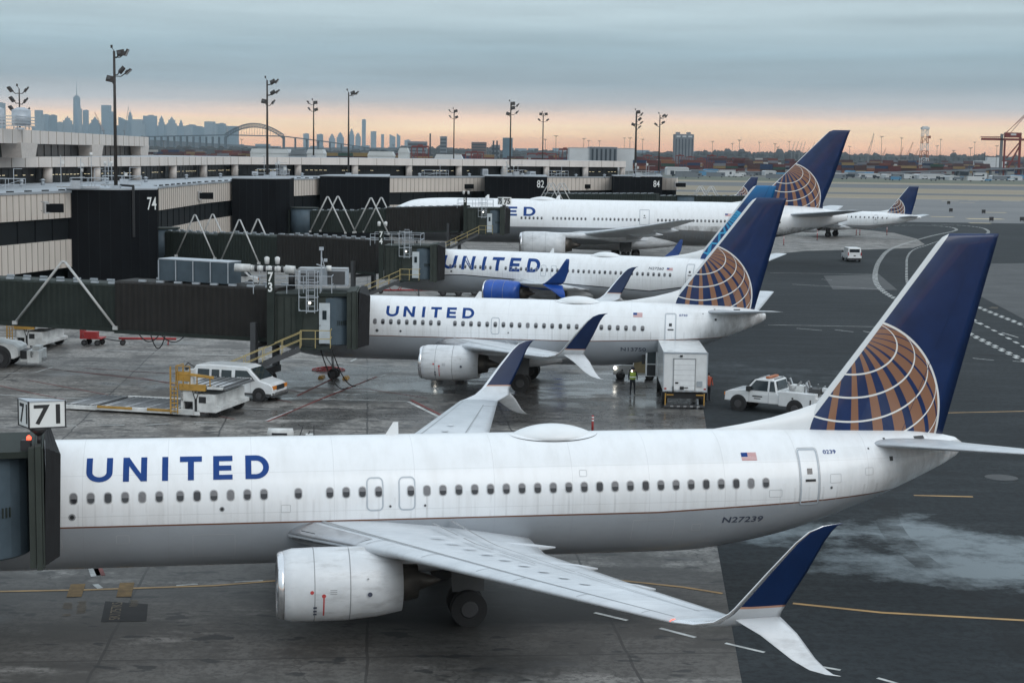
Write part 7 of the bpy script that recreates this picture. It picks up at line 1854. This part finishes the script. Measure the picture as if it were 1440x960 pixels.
# parked vehicles and clutter at the airfield edge
for i in range(60):
    u = RF.uniform(1040, 1440) if i % 3 else RF.uniform(900, 1060); Y = RF.uniform(1080, 1330); p = at(u, 240, Y); L = RF.choice((4.6, 4.6, 5.2, 7, 13)); hh = 1.7 if L < 6 else (2.6 if L < 10 else 3.5)
    col = RF.choice([M['whitefar'], M['greyfar'], M['greyfar'], M['darkfar'], M['bluefar']])
    R = empty('parked_truck' if L > 6 else 'parked_car', (p.x, Y, .02), RF.uniform(-.3, .3)); cn = {M['whitefar'].name: 'white', M['greyfar'].name: 'grey', M['darkfar'].name: 'dark', M['bluefar'].name: 'blue'}[col.name]; kind = 'truck' if L > 6 else 'car'
    kk = 'trailer truck' if L > 10 else kind
    tag(R, f'{cn} {"long trailer truck" if L > 10 else ("small lorry" if L > 6 else "parked car")} far off along the airfield perimeter', kind, f'{cn} {kk}s along the airfield perimeter')
    MB(col).box((0, 0, hh / 2 + .35), (L, 2.0, hh - .6)).build('body', R); MB(M['darkfar']).box((L * .36, 0, hh * .62), (L * .12, 2.04, hh * .25)).build('window', R)
    for x in (-L * .32, L * .32): MB(M['rubber']).cyl((x, -1.02, .4), (x, 1.02, .4), .4, n=10).build('wheel', R)
for i, (u, v, w, h, c, l) in enumerate([(1120, 247, 9, 5, 'whitefar', 'small white hut first from left below the wide-body fin'), (1215, 249, 14, 4, 'bluefar', 'low blue hut in front of the long white shed right of the wide-body fin'), (1262, 252, 8, 4, 'greyfar', 'small grey hut in front of the terraced white shed'), (1312, 250, 18, 3.5, 'greyfar', 'long grey low hut in front of the plain white shed'), (1352, 247, 12, 4, 'darkfar', 'dark hut right of the plain white shed'), (1378, 250, 10, 4, 'whitefar', 'small white hut between the dark hut and the crane'), (1022, 248, 12, 4.5, 'whitefar', 'white hut left of the second small grey shed'), (960, 249, 10, 4, 'greyfar', 'grey hut just in front of the bright white hangar')]):
    p = G(u, v); R = empty('hut', (p.x, p.y, 0), label=l, cat='hut'); MB(M[c]).box((0, 0, h / 2), (w, 6, h)).build('wall', R); MB(M['galv']).box((0, 0, h + .15), (w + .6, 6.6, .3)).build('roof', R); MB(M['darkfar']).box((w * .2, -3.05, h * .4), (1.6, .12, h * .7)).build('door', R)
# treeline
M['woods'] = simple('bare_winter_woods', (.05, .052, .05), .95, 0, .3, .03, .1)
mb = MB(M['woods'])
for Y, hm, us in ((3600, 17, (500, 1500)), (5200, 34, (560, 1500)), (4300, 20, (-40, 560))):
    x0, x1 = at(us[0], 220, Y).x, at(us[1], 220, Y).x; x = x0
    while x < x1:
        big = .55 + .45 * math.sin(x * .0021 + Y) * math.sin(x * .0057); r = RF.uniform(9, 20); h = hm * (.55 + .6 * big) * RF.uniform(.8, 1.15)
        ring = [(x + r * math.cos(a) * RF.uniform(.8, 1.1), Y + r * math.sin(a), 0) for a in [2 * PI * i / 7 for i in range(7)]]; r2 = [(q[0] + RF.uniform(-3, 3), q[1], h * RF.uniform(.6, .85)) for q in ring]; r3 = [(x + (q[0] - x) * .45, Y, h * RF.uniform(.9, 1.05)) for q in ring]
        mb.loft([ring, r2, r3], M['woods'], smooth=False); x += r * 1.2
tag(mb.build('far_woods'), 'dark far-off wooded rise along the whole horizon', 'woods', kind='stuff')
tag(MB(M['woods']).add([(-9000, 9000, 0), (12000, 9000, 0)] + [(12000 - i * 700, 9100, 30 + 26 * math.sin(i * .7) + 18 * math.sin(i * 1.9)) for i in range(31)], [tuple(range(33))], M['woods']).build('hills'), kind='structure')
# port light poles
def farpole(u, yt, Y, i):
    p = at(u, yt, Y); R = empty('port_light_pole', (p.x, Y, 0), label='thin high light pole with crossed lamps standing in the port', cat='light pole', group='light poles in the port')
    MB(M['darkgrey']).cyl((0, 0, 0), (0, 0, p.z), .38, .22, n=6).build('pole', R); MB(M['darkgrey']).box((0, 0, p.z), (5, .6, .5)).box((0, 0, p.z - .9), (2.6, .5, .4)).build('lamp_bar', R)
for i, (u, y) in enumerate([(782, 191), (767, 196), (821, 195), (828, 198), (843, 198), (878, 194), (886, 194), (904, 196), (1002, 199), (1030, 202), (1068, 200), (1040, 197), (1090, 202), (1094, 207), (1110, 199), (1195, 206), (1240, 192), (1268, 194), (1323, 196), (1318, 205), (1371, 200), (1365, 208), (1341, 212), (1402, 205), (340, 196), (553, 204), (447, 200), (230, 198)]): farpole(u, y, 1900 + (i * 137) % 700, i)
# leaning harbour cranes
M['craner'] = bm_('crane_red', (.18, .045, .04)); M['craneg'] = bm_('crane_grey', (.16, .17, .18)); M['craneo'] = bm_('crane_orange', (.28, .10, .05))
def lattice(mb, p, q, w, k):
    p, q = Vector(p), Vector(q); d = (q - p); n = Vector((-d.z, 0, d.x)).normalized() * w / 2
    mb.bar(p + n, q + n * .4, w * .12).bar(p - n, q - n * .4, w * .12)
    for i in range(k):
        a = p + d * (i / k) + n * (1 - .6 * i / k) * (1 if i % 2 else -1); b = p + d * ((i + 1) / k) + n * (1 - .6 * (i + 1) / k) * (-1 if i % 2 else 1); mb.bar(a, b, w * .09)
def boomcrane(u0, y0, u1, y1, Y, m, label, w=4):
    a, b = at(u0, y0, Y), at(u1, y1, Y); R = empty('harbour_crane', (a.x, Y, 0), label=label, cat='crane')
    mb = MB(m); lattice(mb, (0, 0, a.z), (b.x - a.x, 0, b.z), w, 9); mb.build('boom', R); MB(M['craneg']).bar((0, 0, 0), (0, 0, a.z), w * .8).box((-w * .3, 0, a.z), (w * 1.6, w, w * .9)).build('tower', R); MB(m).bar((-w, 0, a.z + w * .6), ((b.x - a.x) * .7, 0, a.z + (b.z - a.z) * .7 + .2), w * .07).build('stay_cable', R)
boomcrane(146, 184, 133, 158, 7000, M['craneo'], 'leaning orange lattice crane in front of the skyline', 7)
boomcrane(175, 184, 181, 150, 7000, M['craneg'], 'thin grey upright lattice crane in front of the skyline', 6)
boomcrane(1221, 218, 1229, 188, 2400, M['craneg'], 'grey leaning harbour crane right of the wide-body tail', 3)
boomcrane(1276, 220, 1284, 200, 2500, M['craneo'], 'orange leaning harbour crane left of the red and white tower', 2.5)
boomcrane(1265, 221, 1270, 207, 2500, M['craneo'], 'small orange harbour crane beside the larger orange one', 2)
boomcrane(1241, 220, 1246, 208, 2520, M['craneo'], 'short orange crane right of the grey leaning crane', 2)
boomcrane(1287, 220, 1292, 209, 2540, M['craneo'], 'small red orange crane just left of the red and white tower', 2)
for i, (a, b) in enumerate([(1113, 1118), (1118, 1123), (1124, 1128), (1128, 1133)]): boomcrane(a, 215, b, 199, 3300, M['craneg'], f'{("first", "second", "third", "fourth")[i]} from the left of four thin leaning grey crane booms', 2)
for i, (a, b, y) in enumerate([(1139, 1146, 200), (1134, 1139, 208)]): boomcrane(a, 215, b, y, 3200, M['craneo'], ('taller', 'shorter')[i] + ' thin orange crane boom just left of the wide-body tail tip', 2)
# red and white radar tower
p = at(1301, 182, 1900); R = empty('radar_tower', (p.x, 1900, 0), label='red and white lattice tower with white cab on top', cat='tower'); H_ = p.z
mb = MB()
for k in range(6):
    z0, z1 = H_ * k / 6, H_ * (k + 1) / 6; w0, w1 = 4.6 - .28 * k, 4.6 - .28 * (k + 1); mm = M['craneo'] if k % 2 == 0 else M['whitefar']
    for sx in (-1, 1):
        for sy in (-1, 1): mb.bar((sx * w0, sy * w0, z0), (sx * w1, sy * w1, z1), .6, m=mm)
        mb.bar((sx * w0, -w0, z0), (-sx * w1, -w1, z1), .4, m=mm).bar((-w0, sx * w0, z0), (w1, sx * w1, z1), .4, m=mm)
    mb.bx(-w1, w1, -w1, -w1 + .4, z1 - .3, z1 + .2, mm)
mb.build('lattice', R); MB(M['whitefar']).box((0, 0, H_ + 1), (8.5, 8.5, 2.4)).box((0, 0, H_ + 2.8), (6, 6, 1.2)).build('cab', R); MB(M['craneo']).box((5.5, 0, H_ * .82), (2.5, 2, 3)).box((5.5, 0, H_ * .25), (2.5, 2, 3)).build('antenna', R)
# gantries
def gantry(u0, u1, yt, Y, label, m=None):
    p0, p1 = at(u0, yt, Y), at(u1, yt, Y); w = p1.x - p0.x; h = p0.z; R = empty('yard_gantry', (p0.x, Y, 0), label=label, cat='gantry crane'); mb = MB(m or M['craner'])
    for x in (0, w * .33, w * .66, w): mb.bar((x, 0, 0), (x, 0, h), w * .05)
    mb.bar((0, 0, h), (w, 0, h), w * .06, h * .08).bar((0, 0, h * .55), (w, 0, h * .55), w * .03).bar((0, 0, 0), (w * .33, 0, h), w * .03).bar((w, 0, 0), (w * .66, 0, h), w * .03).box((w * .5, 0, h * 1.04), (w * .3, 3, h * .1)); mb.build('frame', R)
gantry(579, 603, 206, 1500, 'red yard gantry above the pier roof, left of the lone horizon mast'); gantry(786, 803, 210, 1550, 'red yard gantry left of the long shed'); gantry(655, 680, 214, 1700, 'low red gantry right of the lone horizon mast'); gantry(742, 782, 216, 1750, 'wide red gantry frame near the mast with square lamps')
for i in range(9): gantry(905 + i * 15, 917 + i * 15, 219 + (i % 3) * 2, 1690 + i * 12, f'red yard gantry, {("first", "second", "third", "fourth", "fifth", "sixth", "seventh", "eighth", "ninth")[i]} from the left of the long row under the grey slab building')
# big ship-to-shore crane at right
p = at(1410, 200, 1500); R = empty('container_crane', (p.x, 1500, 0), label='big red ship-to-shore container crane at the right picture edge', cat='crane'); z = p.z
mb = MB(M['craner']); x_l = at(1380, 196, 1500).x - p.x; zb = at(1400, 196, 1500).z
mb.bar((x_l, 0, zb), (40, 0, zb), 2.2, 2.0).bar((x_l, 3, zb + 2), (0, 3, zb + 2.2), .8)
for i in range(12): mb.bar((x_l + i * 1.8, 0, zb - .8), (x_l + i * 1.8 + 1.6, 0, zb + 1.8), .4)
mb.build('boom', R); mb = MB(M['craneg']).bar((-1, 0, 0), (-1, 0, zb + 5), 2.2).bar((16, 0, 0), (16, 0, zb + 2), 1.8, m=M['craner']).bar((2, 0, 0), (2, 0, zb), 1.4, m=M['craner']).bar((4, 0, 4), (16, 0, zb - 5), 1.2, m=M['craner']).bar((4, 0, zb * .5), (16, 0, zb - 2), 1.0, m=M['craner']).bar((-1, 0, zb * .42), (16, 0, zb * .42), 1.0, m=M['craner']); mb.build('leg', R)
MB(M['craner']).box((9, 0, zb + 4), (15, 4, 4.6)).build('machinery_house', R); MB(M['whitefar']).box((9, -2.1, zb + 4.6), (5, .2, 1.6)).build('panel', R)
mb = MB(M['craner']).bar((2, 0, zb + 5), (22, 0, zb + 26), .4).bar((6, 0, zb + 5), (24, 0, zb + 27), .4).bar((-1, 0, zb + 3), (24, 0, zb + 26), .3); mb.build('stay', R)
# ship superstructure near the crane
R = empty('ship', (at(1393, 216, 2300).x, 2300, 0), label='white ship superstructure showing left of the big red crane', cat='ship'); MB(M['whitefar']).box((0, 0, 9), (44, 14, 10)).box((4, 0, 16), (20, 12, 6)).build('superstructure', R); MB(M['craner']).box((0, 0, 2.5), (60, 16, 5)).build('hull', R); MB(M['darkgrey']).cyl((-8, 0, 14), (-8, 0, 26), .8, n=8).build('mast', R)
# arch bridge
Yb = 6400; M['steelfar'] = bm_('bridge_steel', (.05, .07, .085))
R = empty('arch_bridge', (at(357, 190, Yb).x, Yb, 0), label='steel arch bridge on the horizon between the skyline and the floodlight mast', cat='bridge'); ox = R.location.x
zd = at(357, 190.5, Yb).z; xa, xb = at(317, 190, Yb).x - ox, at(399, 190, Yb).x - ox; zc = at(350, 173.5, Yb).z; zc2 = at(350, 179, Yb).z; L = xb - xa
def arch(x, top): t = (x - xa) / L * 2 - 1; return (zd - 6) + ((zc if top else zc2) - zd + 6) * (1 - t * t) + (10 if top else -6) * abs(t) ** 3
N = 22
for yo in (-12, 12):
    mb = MB(M['steelfar'])
    for i in range(N):
        x0, x1 = xa + L * i / N, xa + L * (i + 1) / N
        for tp in (0, 1): mb.bar((x0, yo, arch(x0, tp)), (x1, yo, arch(x1, tp)), 2.6)
        mb.bar((x0, yo, arch(x0, 0)), (x1, yo, arch(x1, 1)), 1.7).bar((x0, yo, arch(x0, 0)), (x0, yo, arch(x0, 1)), 1.7)
    mb.build('arch', R)
mb = MB(M['steelfar'])
for i in range(1, N):
    x0 = xa + L * i / N
    if arch(x0, 0) > zd + 2: mb.bar((x0, 0, zd), (x0, 0, arch(x0, 0)), 1.0)
mb.build('hanger', R)
xl, xr = at(200, 191, Yb).x - ox, at(545, 206, Yb).x - ox
mb = MB(M['steelfar']).bar((xl, 0, zd - 12), (xa, 0, zd), 26, 4).bar((xa, 0, zd), (xb, 0, zd - 2), 26, 4).bar((xb, 0, zd - 2), (xb + (xr - xb) * .4, 0, zd - 20), 26, 4).bar((xb + (xr - xb) * .4, 0, zd - 20), (xr, 0, zd - 52), 26, 4); mb.build('deck', R)
for i in range(14):
    x = xl + (xa - xl) * i / 13; MB(M['steelfar']).box((x, 0, (zd - 8) / 2), (5 if i < 13 else 8, 20, zd - 8)).build('pier', R)
for i in range(9): x = xb + (xr - xb) * i / 9; MB(M['steelfar']).box((x, 0, (zd - 4 - i * 5) / 2), (5 if i else 8, 20, zd - 4 - i * 5)).build('pier', R)
# elevated road over the containers at right
R = empty('viaduct', (0, 0, 0), label='thin grey elevated roadway crossing over the containers at the right', cat='viaduct'); a, b, c = at(1236, 243, 1500), at(1345, 240, 1500), at(1460, 236, 1500)
MB(M['greyfar']).bar(a, b, 9, 1.2).bar(b, c, 9, 1.2).build('deck', R)
for i in range(11): q = a.lerp(c, i / 10); MB(M['greyfar']).box((q.x, 1500, q.z / 2 - .6), (1.6, 3, max(.5, q.z - 1.2))).build('pier', R)

# ------------------------------------------------------------------ haze
hzm = bpy.data.materials.new('haze'); hzm.use_nodes = True; t = hzm.node_tree; t.nodes.clear()
pv = t.nodes.new('ShaderNodeVolumePrincipled'); pv.inputs['Color'].default_value = (.64, .77, .86, 1); pv.inputs['Density'].default_value = HAZE_D; pv.inputs['Anisotropy'].default_value = 0.0
ou = t.nodes.new('ShaderNodeOutputMaterial'); t.links.new(pv.outputs[0], ou.inputs['Volume'])
tag(MB(hzm).bx(-15500, 15500, -400, 15600, -1, 620).build('haze'), kind='stuff')
bpy.data.objects['haze']['label'] = 'thin pale haze over the whole airfield and skyline'
bpy.data.objects['haze']['category'] = 'haze'
